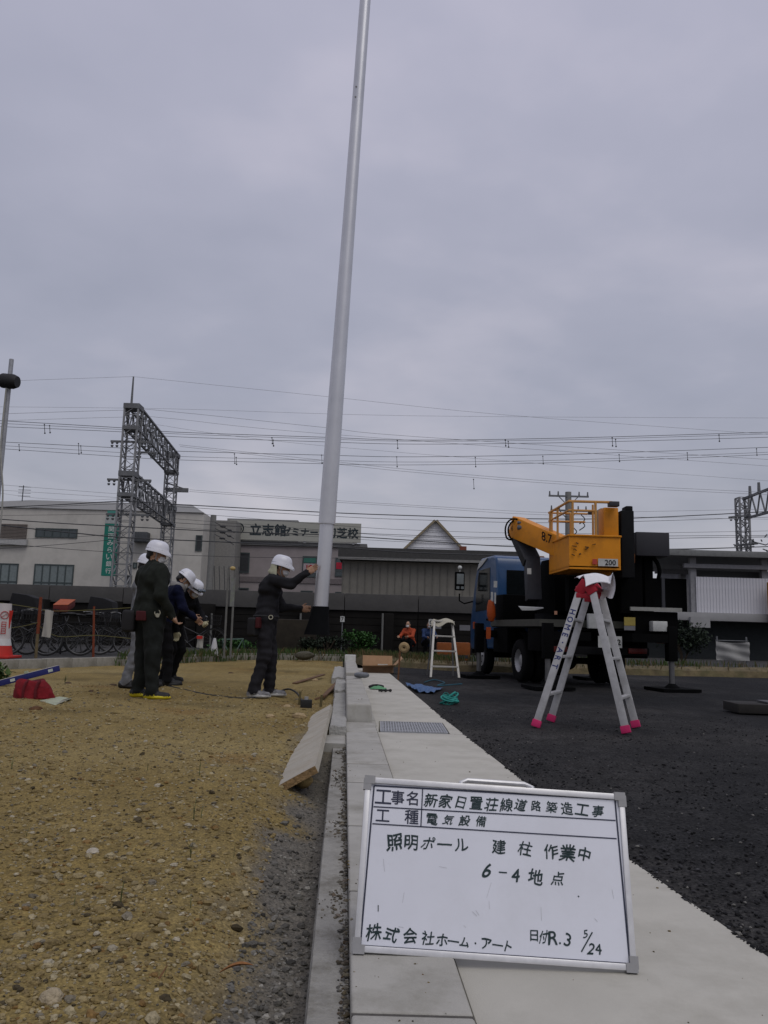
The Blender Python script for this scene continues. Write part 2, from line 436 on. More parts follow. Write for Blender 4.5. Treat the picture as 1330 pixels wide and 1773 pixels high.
# loose stones: one shape library, thousands of grains
def scatter(name, label, pts, sizes, cols, mat, flat=0.5):
    bases = []
    for k in range(7):
        m_ = MB(); m_.ball((0, 0, 0), 1.0, nu=6, nv=4); v = np.array(m_.v)
        g_ = np.random.RandomState(k)
        v = v + 0.75 * (noise2(v[:, 0] * 1.7 + k * 7, v[:, 1] * 1.7 + v[:, 2] * 2.3, k) - 0.5)[:, None] * v
        v = v * (1, g_.uniform(.6, .95), g_.uniform(flat * .8, flat * 1.2)); bases.append((v, np.array(m_.f)))
    allv, allf, allc, o = [], [], [], 0
    for p, s, c in zip(pts, sizes, cols):
        v, f = bases[rnd.randrange(7)]
        R = rotz(rnd.random() * 6.28) @ rot((1, 0, 0), rnd.uniform(-.5, .5))
        q = (v * s) @ R.T + p
        allv.append(q); allf.append(f + o); o += len(v); allc.append(np.tile(np.append(c, 1), (len(v), 1)))
    vs, fs, cs = np.concatenate(allv), np.concatenate(allf), np.concatenate(allc)
    m_ = MB(); m_.v = vs.tolist(); m_.f = fs.tolist(); m_.s = [False] * len(fs); m_.m = [0] * len(fs)
    ob = m_.build(name, mat, cols=cs, recalc=False)
    return tag(ob, label, kind='stuff')
M_stone = attr_mat('loose_stone', 0.9, fine=0.25, fscale=150, bump=0.4, bscale=120)
pal = np.array([[.20, .15, .066], [.33, .28, .17], [.27, .215, .11], [.17, .15, .11], [.07, .055, .03], [.19, .115, .04], [.38, .34, .25], [.22, .165, .07]])
n = 26000
yy = 1.55 * np.exp(nrs.rand(n) * math.log(11.5 / 1.55))
dd = np.abs(nrs.rand(n)) ** 1.05 * (0.48 * yy + 0.12)
xx = XHL(yy) - dd - 0.005
sz = np.clip(0.0042 * np.exp(0.58 * nrs.randn(n)), 0.002, 0.02) * np.interp(yy, [1.5, 4, 11], [1.05, 1.15, 1.45])
cl = pal[nrs.choice(8, n, p=[.30, .15, .2, .07, .05, .05, .04, .14])] * nrs.uniform(.7, 1.05, (n, 1))
gz = (dd < 0.2) & (yy < 6.5)
cl[gz] = cl[gz].mean(1, keepdims=True) * nrs.uniform(.6, 1.1, (gz.sum(), 1)) * np.array([1, .95, .82])
scatter('gravel', 'loose pebbles and grit scattered over the sandy soil', np.stack([xx, yy, soil_h(xx, yy) + sz * 0.15], -1), sz, cl, M_stone)
n = 6500
yy = 1.6 * np.exp(nrs.rand(n) * math.log(9.5 / 1.6))
xx = XGR(yy) - 0.012 + nrs.rand(n) ** 1.5 * (0.35 * yy + 0.3)
sz = np.clip(0.0042 * np.exp(0.45 * nrs.randn(n)), 0.003, 0.012) * np.interp(yy, [1.5, 9], [1, 1.5])
cl = np.array([.017, .017, .018]) * np.exp(0.6 * nrs.randn(n, 1)); hot = nrs.rand(n) < .025
cl[hot] = np.array([.16, .155, .14]); cl = np.clip(cl, .006, .3)
scatter('asphalt_chips', 'dark loose asphalt chips on the lot', np.stack([xx, yy, np.where(xx < XGR(yy), .001, -.008)], -1), sz, cl, M_stone)
n = 1500
yy = 1.6 + 4.7 * nrs.rand(n) ** 1.5; xx = XKL(yy) - np.minimum(np.abs(nrs.randn(n)) * 0.03 * np.where(noise2(yy * 4, yy * 0, 5) > .5, 1.3, .35), .095) - 0.003
sz = np.clip(0.004 * np.exp(0.5 * nrs.randn(n)), 0.0022, 0.011)
cl = (pal[nrs.choice(8, n)] * .5 + pal[nrs.choice(8, n)].mean(1, keepdims=True) * .5) * nrs.uniform(.3, .75, (n, 1))
scatter('kerb_grit', 'dark grit lying on the concrete haunch beside the kerb', np.stack([xx, yy, 0 * xx - 0.02], -1), sz, cl, M_stone)

# raised path behind the far kerb, and the verge
kl = [V(-9.6, 8.0, 0), V(-6.5, 14.2, 0), V(-5.1, 17.0, 0), V(-3.6, 21.0, 0), V(-2.4, 22.1, 0), V(-0.9, 22.4, 0)]
vl = [V(-0.9, 22.4, 0), V(0.1, 20.2, 0), V(1.83, 18.45, 0), V(8.0, 19.5, 0), V(26, 22.0, 0)]
path_pts = [p + V(-0.1, .05, 0.14) for p in kl] + [p + V(0, .65, .16) for p in vl[1:]] + [V(60, 25, .16), V(60, 60, .16), V(-60, 60, .14), V(-60, 8, .14)]
M_path = pm('path_asphalt', (0.036, 0.035, 0.034), 0.9, scale=3, var=0.3, bump=0.4, bscale=80)
mb = MB(); mb.add(path_pts, [tuple(range(len(path_pts)))])
tag(mb.build('path', M_path), 'dark asphalt path behind the kerb where bicycles are parked', kind='structure')
M_verge = pm('verge_earth', (0.12, 0.095, 0.05), 0.95, scale=4, var=0.45, bump=0.8, bscale=25, dirt=(0.05, 0.06, 0.02), dscale=1.2, damt=0.7)
mb = MB()
def vg(a, b):
    i = a * (len(vl) - 1); k = min(int(i), len(vl) - 2); p = vl[k] + (vl[k + 1] - vl[k]) * (i - k)
    h = [-.05, .12, .2, .185][min(3, int(b * 3 + .01))]; w = [0, .08, .35, 1.0][min(3, int(b * 3 + .01))]
    return p + V(0, w, h + 0.05 * (noise2(p[0] * 3, b * 5) - .5))
mb.grid(vg, 90, 4)
tag(mb.build('verge', M_verge), 'low earth verge of dry weeds along the far edge of the lot', kind='structure')

# ------------------------------------------------------------------ concrete: gutter, kerb, haunch
M_gut = pm('gutter_concrete', (0.445, 0.43, 0.375), 0.85, var=0.08, scale=3.5, bump=0.12, bscale=240, dirt=(0.31, 0.295, 0.245), dscale=1.8, damt=0.75)
M_kerb = pm('kerb_concrete', (0.36, 0.35, 0.315), 0.85, var=0.1, scale=6, bump=0.18, bscale=200, dirt=(0.21, 0.2, 0.165), dscale=4.0, damt=0.75)
M_haunch = pm('haunch_concrete', (0.27, 0.262, 0.235), 0.92, var=0.2, scale=14, bump=0.5, bscale=90, dirt=(0.10, 0.09, 0.065), dscale=9.0, damt=0.85)
def strip(y0, y1, xl, xr, z0, z1, n=6, gap=0.004):
    """Slab between two long lines (functions of y)."""
    m_ = MB(); yy = np.linspace(y0 + gap, y1 - gap, n)
    a = [(float(xl(y)) + .002, y, z1) for y in yy]; b = [(float(xr(y)) - .002, y, z1) for y in yy]
    c = [(x, y, z0) for x, y, _ in a]; d = [(x, y, z0) for x, y, _ in b]
    vs = a + b + c + d; fs = []
    for i in range(n - 1):
        fs += [(i, i + 1, n + i + 1, n + i), (2 * n + i, 3 * n + i, 3 * n + i + 1, 2 * n + i + 1), (i, 2 * n + i, 2 * n + i + 1, i + 1), (n + i, n + i + 1, 3 * n + i + 1, 3 * n + i)]
    fs += [(0, n, 3 * n, 2 * n), (n - 1, 3 * n - 1, 4 * n - 1, 2 * n - 1)]
    return m_.add(vs, fs)
XKU = lambda y: XKG(y) - .0145                                  # the slab runs a little under the kerb
gut = thing('gutter', 'wide pale concrete gutter slab beside the kerb', None, (0, 0, 0), kind='structure')
gy0, gy1, gx0, gx1 = 7.10, 7.86, 0.02, 0.60
strip(0.3, 7.05, XKU, XGR, -.2, 0.0, 24).build('gutter_slab', M_gut, gut, bevel=.004)
strip(7.05, gy1 + .05, lambda y: XKU(y), lambda y: gx0 - .012 + 0 * y, -.2, 0.0, 3, .002).build('gutter_slab', M_gut, gut)
strip(7.05, gy1 + .05, lambda y: gx1 + .012 + 0 * y, XGR, -.2, 0.0, 3, .002).build('gutter_slab', M_gut, gut)
strip(gy1 + .05, 12.4, XKU, XGR, -.2, 0.0, 14).build('gutter_slab', M_gut, gut, bevel=.004)
strip(12.4, 18.6, XKU, XGR, -.2, 0.0, 12).build('gutter_slab', M_gut, gut, bevel=.004)
MB().bx(gx0 - .02, gx1 + .02, 7.02, gy1 + .06, -.3, -.12).build('pit', pm('pit_dark', (.02, .02, .02), .95), gut)
M_galv = pm('galvanised_steel', (0.42, 0.43, 0.44), 0.55, metal=0.6, var=0.15, scale=20)
gr = thing('drain_grate', 'galvanised steel grid grate let into the gutter slab', 'drain grate', (gx0, gy0, 0))
mb = MB(); mb.bx(0, gx1 - gx0, 0, .012, -.04, .004); mb.bx(0, gx1 - gx0, gy1 - gy0 - .012, gy1 - gy0, -.04, .004)
mb.bx(0, .012, .0125, gy1 - gy0 - .0125, -.04, .004); mb.bx(gx1 - gx0 - .012, gx1 - gx0, .0125, gy1 - gy0 - .0125, -.04, .004)
mb.build('frame', M_galv, gr)
mb = MB(); nb = 24
for i in range(1, nb):
    x = (gx1 - gx0) * i / nb; mb.bx(x - .0042, x + .0042, .0125, gy1 - gy0 - .0125, -.035, .002)
mb.build('bearing_bars', M_galv, gr)
mb = MB()
for i in range(1, 7):
    y = (gy1 - gy0) * i / 7; mb.bx(.0125, gx1 - gx0 - .0125, y - .016, y + .016, -.02, .0005)
mb.build('cross_bars', M_galv, gr)

def kerb_block(y0, y1, z1, parent, taper=0.0, name='kerb_block', z0=-.2, slope=0.0, inset=0.0, rad=.009):
    w = taper
    mb = strip(y0, y1, lambda y: XKL(y), lambda y: XKG(y) + .012, z0, 0.0, 3, .0065 if y0 < 3.5 else .011)
    v = np.array(mb.v)
    top = np.abs(v[:, 2] - 0.0) < 1e-6
    mid = (XKL(v[:, 1]) + XKG(v[:, 1])) / 2
    v[top, 2] = z1 + slope * (v[top, 1] - y0)
    rt = top & (v[:, 0] > mid); v[rt, 0] -= w
    mb.v = v.tolist()
    if inset: v = np.array(mb.v); v[v[:, 0] > (XKL(v[:, 1]) + XKG(v[:, 1])) / 2, 0] -= inset; mb.v = v.tolist()
    return mb.build(name, M_kerb, parent, bevel=rad, seg=3)
kb = thing('kerb', 'pale precast concrete kerb laid block by block along the gutter', None, (0, 0, 0), kind='structure')
js = [0.2, 1.05, 1.895, 2.73, 3.595, 4.587, 5.207, 6.306, 6.80, 7.50]
for a, b in zip(js, js[1:]): kerb_block(a, b, 0.028, kb, 0.034)
M_joint = pm('joint_mortar', (0.075, 0.07, 0.062), 0.95, var=0.2, scale=40)
for y in js[1:-1]:
    strip(y - (.0062 if y < 3.5 else .0108), y + (.0062 if y < 3.5 else .0108), XKL, lambda t: XKG(t) - .022, -.1, .0245, 2, 0).build('mortar_joint', M_joint, kb)
strip(7.45, 12.6, lambda t: XKG(t) - .05, lambda t: XKG(t) + .003, -.15, .004, 8, 0).build('base_strip', M_kerb, kb)
for a, b in zip([7.50, 8.6, 9.75, 10.9], [8.6, 9.75, 10.9, 11.95]): kerb_block(a, b, 0.19, kb, 0.035, inset=.03, rad=.022)
for a, b, h in ((12.6, 13.7, .21), (13.7, 14.8, .21), (14.8, 16.2, .22), (16.2, 17.6, .22), (17.6, 19.2, .22)): kerb_block(a, b, h, kb, .035, inset=.03, rad=.022)
M_conc_new = pm('rough_mortar', (0.33, 0.325, 0.3), 0.95, var=0.2, scale=18, bump=0.8, bscale=50)
hn = thing('haunch', 'rough concrete haunch strip backing the outer side of the kerb', None, (0, 0, 0), kind='structure')
def rough(mb, amp, sc_=16, seed=1):
    v = np.array(mb.v); v[:, 2] += amp * 2 * fbm(v[:, 0] * sc_, v[:, 1] * sc_, 3, seed) * (v[:, 2] > -.1)
    v[:, 0] += amp * .8 * fbm(v[:, 1] * sc_, v[:, 2] * sc_ + 3, 3, seed + 5); mb.v = v.tolist(); return mb
def ledge(y0, y1, z1, dl, nx, ny, amp, name, mat, seed, dr=0.0):
    m_ = MB()
    xl = lambda y: XHL(y) - dl; xr = lambda y: XKL(y) + .004 - dr
    def fn(a, b):
        y = y0 + (y1 - y0) * a
        pr = [(0, -.3), (0, z1 - .02), (.06, z1), (.94, z1), (1, z1 - .01), (1, -.3)]
        k = b * (len(pr) - 1); i = min(int(k), len(pr) - 2); t = k - i
        q = pr[i][0] + (pr[i + 1][0] - pr[i][0]) * t; z = pr[i][1] + (pr[i + 1][1] - pr[i][1]) * t
        return V(xl(y) + (xr(y) - xl(y)) * q, y, z)
    m_.grid(fn, ny, nx)
    rough(m_, amp, 14, seed)
    nn = ny * nx
    m_.add([m_.v[i] for i in range(nx)], [tuple(range(nx))]); m_.add([m_.v[nn - nx + i] for i in range(nx)], [tuple(range(nx))])
    return m_.build(name, mat, hn)
ledge(0.3, 3.9, -.022, 0, 31, 120, .004, 'haunch_slab', M_haunch, 2)
ledge(3.905, 6.25, -.022, 0, 31, 80, .006, 'haunch_slab', M_haunch, 4)
ledge(6.25, 6.72, .005, .10, 21, 20, .001, 'step_block', M_kerb, 6)
ledge(6.72, 8.7, .075, .035, 31, 70, .016, 'mortar_lump', M_conc_new, 8)
ledge(8.72, 10.6, .05, .04, 26, 50, .02, 'mortar_lump', M_conc_new, 11)
ledge(10.65, 12.9, .08, .05, 26, 40, .03, 'mortar_lump', M_conc_new, 14)
ledge(13.0, 16.5, .10, .12, 26, 40, .03, 'mortar_lump', M_conc_new, 17)

n = 210
yy = 1.7 * np.exp(nrs.rand(n) * math.log(9 / 1.7)); k_ = nrs.rand(n); xx = XKL(yy) + k_ ** 1.7 * (XGR(yy) - XKL(yy)); zz_ = np.where(xx < XKG(yy) - .04, np.where(yy < 7.5, .028, .2), 0.0)
ok_ = ~((xx > gx0 - .02) & (xx < gx1 + .02) & (yy > 7.0) & (yy < 7.95)) & (np.abs(xx - XKG(yy)) > .05)
sz = np.clip(0.0024 * np.exp(0.45 * nrs.randn(n)), 0.0012, 0.007); cl = pal[nrs.choice(8, n)] * nrs.uniform(.3, .8, (n, 1))
scatter('concrete_grit', 'scattered crumbs of soil and grit on the kerb and gutter', np.stack([xx, yy, zz_ + sz * .2], -1)[ok_], sz[ok_], cl[ok_], M_stone)

# far kerb along the path: one block after another
fk = thing('path_kerb', 'weathered concrete kerb blocks edging the bicycle path', None, (0, 0, 0), kind='structure')
M_oldk = pm('old_kerb_concrete', (0.27, 0.26, 0.225), 0.9, var=0.15, scale=4, bump=0.3, bscale=60, dirt=(0.12, 0.11, 0.08), dscale=3, damt=0.7)
seg_d = [np.linalg.norm(b - a) for a, b in zip(kl, kl[1:])]; tot = sum(seg_d)
def on_line(d, pl, sd):
    for k, L_ in enumerate(sd):
        if d <= L_ or k == len(sd) - 1: return pl[k] + (pl[k + 1] - pl[k]) * (d / L_)
        d -= L_
kmesh = None; d0 = 0.0
while d0 + .62 < tot:
    a, b = on_line(d0, kl, seg_d), on_line(d0 + .6, kl, seg_d)
    if kmesh is None:
        m_ = MB(); m_.bx(0, .594, -.075, .075, -.15, .178); o = m_.build('kerb_block', M_oldk, fk, bevel=.012); kmesh = o.data
    else:
        o = bpy.data.objects.new('kerb_block', kmesh); COL.objects.link(o); o.parent = fk
    o.location = (a[0], a[1], rnd.uniform(-.004, .004)); o.rotation_euler = (0, 0, math.atan2(b[1] - a[1], b[0] - a[0]))
    d0 += .6

# ------------------------------------------------------------------ the site board
BL, BR = G(612, 1648, 0.034), G(1103, 1682, 0.006)
TL, TR = P(635, 1350, 2.36), P(1072, 1370, 2.36)
bax = unit(BR - BL); bay = (TL - BL + TR - BR) / 2; bay = unit(bay - bax * (bay @ bax)); bnz = np.cross(bax, bay)   # faces the camera
BW = float(np.linalg.norm(BR - BL)); BH = float(((TL - BL) @ bay + (TR - BR) @ bay) / 2)
def onb(u, v):
    k = ray(u, v); t = ((BL - CAM) @ bnz) / (k @ bnz); q = CAM + k * t - BL
    return float(q @ bax), float(q @ bay)
board = thing('site_board', 'white construction notice board with handwritten Japanese text standing on the gutter', 'notice board', BL)
BB = lambda s, t, n=0.0: BL + bax * s + bay * t + bnz * n
Rb = np.stack([bax, bay, bnz], 1)
M_white = pm('board_white', (0.655, 0.67, 0.725), 0.35, var=0.03, scale=5, spec=0.5, dirt=(0.56, 0.57, 0.60), dscale=4, damt=0.45)
M_alu = pm('brushed_aluminium', (0.60, 0.60, 0.60), 0.42, metal=0.55, var=0.1, scale=25)
M_cap = pm('grey_plastic', (0.28, 0.28, 0.28), 0.6)
M_ink = pm('marker_ink', (0.012, 0.03, 0.032), 0.6, var=0.3, scale=40)
M_print = pm('printed_line', (0.02, 0.025, 0.05), 0.5)
mb = MB(); mb.box(BB(BW / 2, BH / 2, -.006), (BW - .01, BH - .01, .008), Rb); mb.build('panel', M_white, board, True)
fwid = .016
mb = MB()
mb.box(BB(BW / 2, fwid / 2, -.004), (BW, fwid, .018), Rb); mb.box(BB(BW / 2, BH - fwid / 2, -.004), (BW, fwid, .018), Rb)
mb.box(BB(fwid / 2, BH / 2, -.004), (fwid, BH - 2 * fwid - .001, .018), Rb); mb.box(BB(BW - fwid / 2, BH / 2, -.004), (fwid, BH - 2 * fwid - .001, .018), Rb)
mb.build('frame', M_alu, board, True, bevel=.003)
for s in (0, 1):
    for t in (0, 1):
        mb = MB(); w = .03; c0 = -.002
        mb.box(BB(BW * s + (w / 2 + c0) * (1 - 2 * s), BH * t + (fwid / 2 + c0 + .001) * (1 - 2 * t), -.004), (w, fwid + .006, .023), Rb)
        mb.box(BB(BW * s + (fwid / 2 + c0 + .001) * (1 - 2 * s), BH * t + (w / 2 + .004) * (1 - 2 * t), -.0042), (fwid + .006, w, .0226), Rb)
        mb.build('corner_cap', M_cap, board, True)
mb = MB()
def bline(u0, v0, u1, v1, w):
    a, b = onb(u0, v0), onb(u1, v1)
    mb.bar(BB(*a, -.0012), BB(*b, -.0012), w, .001, up=bnz)
for q in ((648, 1360, 1065, 1384), (1065, 1384, 1091, 1669), (1091, 1669, 624, 1637), (624, 1637, 648, 1360)): bline(*q, .0042)
for q in ((647, 1396.5, 1066, 1420.5), (645, 1426, 1068, 1452), (732, 1366, 729, 1431)): bline(*q, .003)
mb.build('ruled_lines', M_print, board, True)
def write(mb, s, u0, v0, u1, v1, hpx, off, wob, jit, lift=-.0012, asp=1.0):
    """Characters spread between two photo pixels on the board."""
    n_ = len(s)
    for i, ch in enumerate(s):
        if ch in ' 　': continue
        f = i / max(n_ - 1, 1); u, v = u0 + (u1 - u0) * f, v0 + (v1 - v0) * f
        a = onb(u, v); h_ = hpx / 630.0
        kk = {'ー': .12, '-': .1, '・': .16, '.': .14, 'ム': .8, 'ル': .75, 'ポ': .9, 'ホ': .85, 'ア': .8, 'ト': .85, '日': .85}.get(ch, 1.0)
        th = rnd.uniform(-jit, jit); ax = bax * math.cos(th) + bay * math.sin(th); ay = -bax * math.sin(th) + bay * math.cos(th)
        ay = unit(ay + ax * rnd.uniform(0, jit * 2.2))
        j = rnd.uniform(-jit, jit) * .05
        put_text(mb, ch, BB(a[0], a[1] + j * h_ * 3), ax, ay, h_ * kk * rnd.uniform(1 - jit, 1 + jit), lift, off, asp, wob=wob)
mb = MB()
write(mb, '工事名', 664, 1379.5, 714, 1382, 23, -.012, 0, 0); write(mb, '工', 663, 1412, 663, 1412, 19, -.012, 0, 0); write(mb, '種', 713, 1414.5, 713, 1414.5, 23, -.012, 0, 0)
mb.build('printed_heading', M_print, board, True)
for a_ in (('新家日置荘線', 746, 1386, 877, 1394, 21), ('道路築造工事', 902, 1393, 1035, 1404, 19), ('電気設備', 748, 1418, 833, 1422, 19), ('照明ポール', 683, 1458, 799, 1463, 24), ('建柱', 864, 1466, 910, 1470, 25), ('作業中', 954, 1474, 1012, 1480, 24),
           ('6', 843, 1508, 843, 1508, 23), ('4', 893, 1515, 893, 1515, 20), ('地点', 928, 1518, 966, 1521, 22), ('株式会社', 647, 1614, 741, 1624, 23), ('ホーム・アート', 766, 1628, 881, 1638, 19), ('日', 925, 1620, 925, 1620, 21), ('付', 941, 1622, 941, 1622, 21), ('R', 958, 1624, 958, 1624, 21), ('.', 970, 1633, 970, 1633, 21), ('3', 983, 1627, 983, 1627, 21), ('5', 1014, 1617, 1014, 1617, 13), ('24', 1024, 1643, 1036, 1643, 15)):
    s_t, u0, v0, u1, v1, hp_ = a_
    for i_, ch in enumerate(s_t):
        f_ = i_ / max(len(s_t) - 1, 1); mb = MB(); write(mb, ch, u0 + (u1 - u0) * f_, v0 + (v1 - v0) * f_, 0, 0, hp_, rnd.uniform(.010, .020), .05, .12, asp=.68 if ch in '付' else 1.0); mb.build('handwriting', M_ink, board, True)
mb = MB()
bl0 = lambda u0, v0, u1, v1, w: mb.bar(BB(*onb(u0, v0), -.0012), BB(*onb(u1, v1), -.0012), w, .0008, up=bnz)
for q_ in ((1026, 1614, 1007, 1648, .0032), (864, 1510, 878, 1511, .0032), (655, 1567, 655, 1578, .0022), (1001, 1551, 1003, 1553, .003)): mb = MB(); bl0(*q_); mb.build('pen_stroke', M_ink, board, True)
M_scuff = pm('board_scuff', (0.50, 0.51, 0.53), 0.5)
mb = MB()
for u_, v_, du, dv, w in ((664, 1487, 2, 22, .0012), (700, 1545, -3, 18, .001), (851, 1528, -8, 26, .001), (847, 1560, 1, 14, .001), (937, 1570, 1, 24, .0012), (818, 1578, 8, 8, .0016), (824, 1576, 6, 9, .0014), (803, 1602, 4, 4, .0018), (1060, 1540, 3, 16, .001), (760, 1500, 14, 3, .001), (1030, 1590, 5, 6, .0012), (690, 1604, 9, 2, .001)):
    mb.bar(BB(*onb(u_, v_), -.0015), BB(*onb(u_ + du, v_ + dv), -.0015), w, .0004, up=bnz)
o_ = mb.build('scuffs', M_scuff, board, True); o_['kind'] = 'stuff'
mb = MB()                                                        # carrying handle behind the top edge
hs = onb(800, 1357)[0], onb(925, 1362)[0]
mb.tube([BB(hs[0], BH - .02, -.016), BB(hs[0], BH + .006, -.03), BB(hs[0] + .02, BH + .016, -.04), BB(hs[1] - .02, BH + .016, -.04), BB(hs[1], BH + .006, -.03), BB(hs[1], BH - .02, -.016)], .007, 8)
mb.build('handle', M_alu, board, True)
for s in (.16, .84):
    mb = MB(); a = BB(BW * s, BH * .78, -.016); b = V(a[0], a[1] + .22, .003)
    mb.bar(a, b, .018, .01); mb.build('prop_leg', M_alu, board, True)

# ------------------------------------------------------------------ small things around the kerb
M_wood = pm('weathered_board', (0.37, 0.345, 0.285), 0.85, var=0.12, scale=7, bump=0.3, bscale=90, dirt=(0.26, 0.21, 0.14), dscale=4, damt=0.6)
M_wood_end = pm('board_end', (0.20, 0.13, 0.06), 0.95, var=0.4, scale=30, bump=0.8, bscale=60)
p0, p1 = V(-.555, 4.70, -.028), V(-.352, 4.80, .085); pf = unit(V(-.135, 3.75, .02)); pw = p1 - p0; pn = unit(np.cross(pw, pf))
if pn[2] < 0: pn = -pn
mb = MB()
def plk(a, b):
    L_ = 3.55; w = .17 + .0 * a
    return p0 + pf * (L_ * a - .07 * b * (1 - a)) + pw * b + pn * (.0015 * math.sin(a * 9 + b * 3))
nu, nv = 24, 5
tv = [plk(i / (nu - 1), j / (nv - 1)) for i in range(nu) for j in range(nv)]
th_ = .042
mb.add(tv + [p - pn * th_ for p in tv], [(i * nv + j, (i + 1) * nv + j, (i + 1) * nv + j + 1, i * nv + j + 1) for i in range(nu - 1) for j in range(nv - 1)]
       + [(nu * nv + i * nv + j, nu * nv + i * nv + j + 1, nu * nv + (i + 1) * nv + j + 1, nu * nv + (i + 1) * nv + j) for i in range(nu - 1) for j in range(nv - 1)]
       + [(i * nv, nu * nv + i * nv, nu * nv + (i + 1) * nv, (i + 1) * nv) for i in range(nu - 1)] + [(i * nv + nv - 1, (i + 1) * nv + nv - 1, nu * nv + (i + 1) * nv + nv - 1, nu * nv + i * nv + nv - 1) for i in range(nu - 1)])
mb.add([tv[j] for j in range(nv)] + [tv[j] - pn * th_ for j in range(nv)], [(j, j + 1, nv + j + 1, nv + j) for j in range(nv - 1)], mi=1)
mb.add([tv[-nv + j] for j in range(nv)] + [tv[-nv + j] - pn * th_ for j in range(nv)], [(j, nv + j, nv + j + 1, j + 1) for j in range(nv - 1)], mi=1)
one(mb, 'plank', [M_wood, M_wood_end], 'long weathered wooden plank tilted against the concrete haunch', 'plank', p0, recalc=False)

def rock(u, v, z, size, col, label, name='rock', cat='rock', seed=1, group=None):
    p = G(u, v, z); m_ = MB(); m_.ball((0, 0, 0), 1.0, nu=18, nv=12); w = np.array(m_.v)
    k = 1 + .55 * fbm(w[:, 0] * 1.3 + seed * 3, w[:, 1] * 1.3 + w[:, 2] * 1.7, 4, seed); w = w * k[:, None] * np.asarray(size) + p + V(0, 0, size[2] * .55)
    m_.v = w.tolist()
    return one(m_, name, pm('rock_%d' % seed, col, .95, var=.3, scale=30, bump=.6, bscale=90), label, cat, p, group)
rock(524, 1360, -.06, (.062, .05, .036), (.30, .215, .085), 'knobbly yellowish rock lying under the lower end of the plank', seed=3)
rock(160, 1481, 0, (.026, .022, .017), (.42, .38, .3), 'small pale angular stone standing out alone on the soil', seed=4)
rock(88, 1738, 0, (.027, .025, .02), (.36, .30, .2), 'round tan cobble half sunk among coarse gravel', seed=5)
rock(62, 1232, 0, (.06, .05, .035), (.11, .055, .025), 'dark reddish brown clod of earth near the red bag', 'earth_clod', 'clod', 6)
for i, (u, v, s) in enumerate(((118, 1185, .05), (158, 1198, .035), (196, 1188, .05), (400, 1167, .05), (455, 1170, .06))):
    rock(u, v, 0, (s, s * .8, s * .45), (.08, .05, .03), 'small dark clod on the open sandy soil', 'earth_clod', 'clod', 7 + i, 'dark clods on the soil')
for i, (u, v, s) in enumerate(((518, 1244, .07), (497, 1226, .05), (545, 1180, .06), (468, 1243, .045), (556, 1246, .04))):
    rock(u, v, 0, (s, s * .6, s * .5), (.36, .27, .15), 'pale lump of broken stone beside the dug hole', 'rubble_stone', 'stone', 20 + i, 'broken stones by the hole')
M_scrap = pm('scrap_wood', (.13, .075, .04), .9, var=.3, scale=20, bump=.4)
for a, b, w in (((559, 1207), (581, 1186), .05), ((566, 1200), (588, 1178), .06), ((510, 1183), (560, 1168), .07), ((545, 1211), (565, 1204), .05)):
    A, B = G(*a, .02), G(*b, .07); mb = MB(); mb.bar(A, B, w, .02)
    one(mb, 'wood_scrap', M_scrap, 'reddish brown scrap of timber by the dug hole', 'scrap wood', A, 'timber scraps by the hole', bevel=.003)
# dead leaf
lp = G(405, 1686, .0); mb = MB(); a0, a1 = G(380, 1684, .012), G(438, 1672, .028)
def leaf(a, b):
    w = math.sin(math.pi * min(1, a * .93 + .05)) ** .8 * .014; p = a0 + (a1 - a0) * a
    return p + V(.1, .9, 0) * w * (b - .5) * 1.3 + V(0, 0, abs(b - .5) * .5 * w * 1.6 + .008 * math.sin(a * 3))
mb.grid(leaf, 14, 5); mb.grid(lambda a, b: leaf(a, b) - V(0, 0, .0008), 14, 5)
one(mb, 'dead_leaf', pm('dead_leaf', (.23, .10, .03), .7, var=.3, scale=60), 'curled orange brown dead leaf on grey soil near the kerb', 'leaf', lp, recalc=False)
# twig
mb = MB(); mb.tube([G(270, 1702, .0), G(281, 1686, .012), G(290, 1671, .03)], [.0028, .0024, .0014], 5)
one(mb, 'twig', pm('twig', (.16, .08, .035), .9), 'short reddish twig sticking up from the gravel', 'twig', G(270, 1702))
# grass sprouts
M_sprout = pm('sprout_green', (.085, .10, .035), .7, var=.3, scale=40)
def sprout(u, v, h, n_, seed, label='thin green grass sprout growing from the soil'):
    q = random.Random(seed); p = G(u, v, 0); p[2] = float(soil_h(p[0], p[1])); m_ = MB()
    for k in range(n_):
        th = q.uniform(0, 6.28); ln = h * q.uniform(.6, 1.1); bd = q.uniform(.1, .6); w = max(.0012, h * .022)
        d = V(math.cos(th), math.sin(th), 0); s = V(-d[1], d[0], 0); pts = []
        for i in range(6):
            f = i / 5; pts.append(p + d * ln * bd * f * f + V(0, 0, ln * f * (1 - .25 * bd * f)))
        vs = []
        for i, c in enumerate(pts): ww = w * (1 - i / 5.2); vs += [c - s * ww, c + s * ww]
        m_.add(vs, [(2 * i, 2 * i + 1, 2 * i + 3, 2 * i + 2) for i in range(5)], True)
    return one(m_, 'grass_sprout', M_sprout, label, 'grass', p, 'grass sprouts on the soil', recalc=False)
for i, (u, v, h, n_) in enumerate(((208, 1578, .10, 3), (128, 1572, .055, 2), (330, 1487, .10, 5), (335, 1425, .13, 3), (348, 1422, .1, 2), (66, 1345, .10, 3), (345, 1350, .12, 2), (330, 1575, .07, 3), (105, 1290, .11, 3), (255, 1340, .09, 2), (45, 1455, .06, 3), (300, 1640, .05, 2), (20, 1335, .12, 3), (112, 1187, .16, 16), (285, 1690, .04, 2), (405, 1480, .06, 2))): sprout(u, v, h, n_, i)
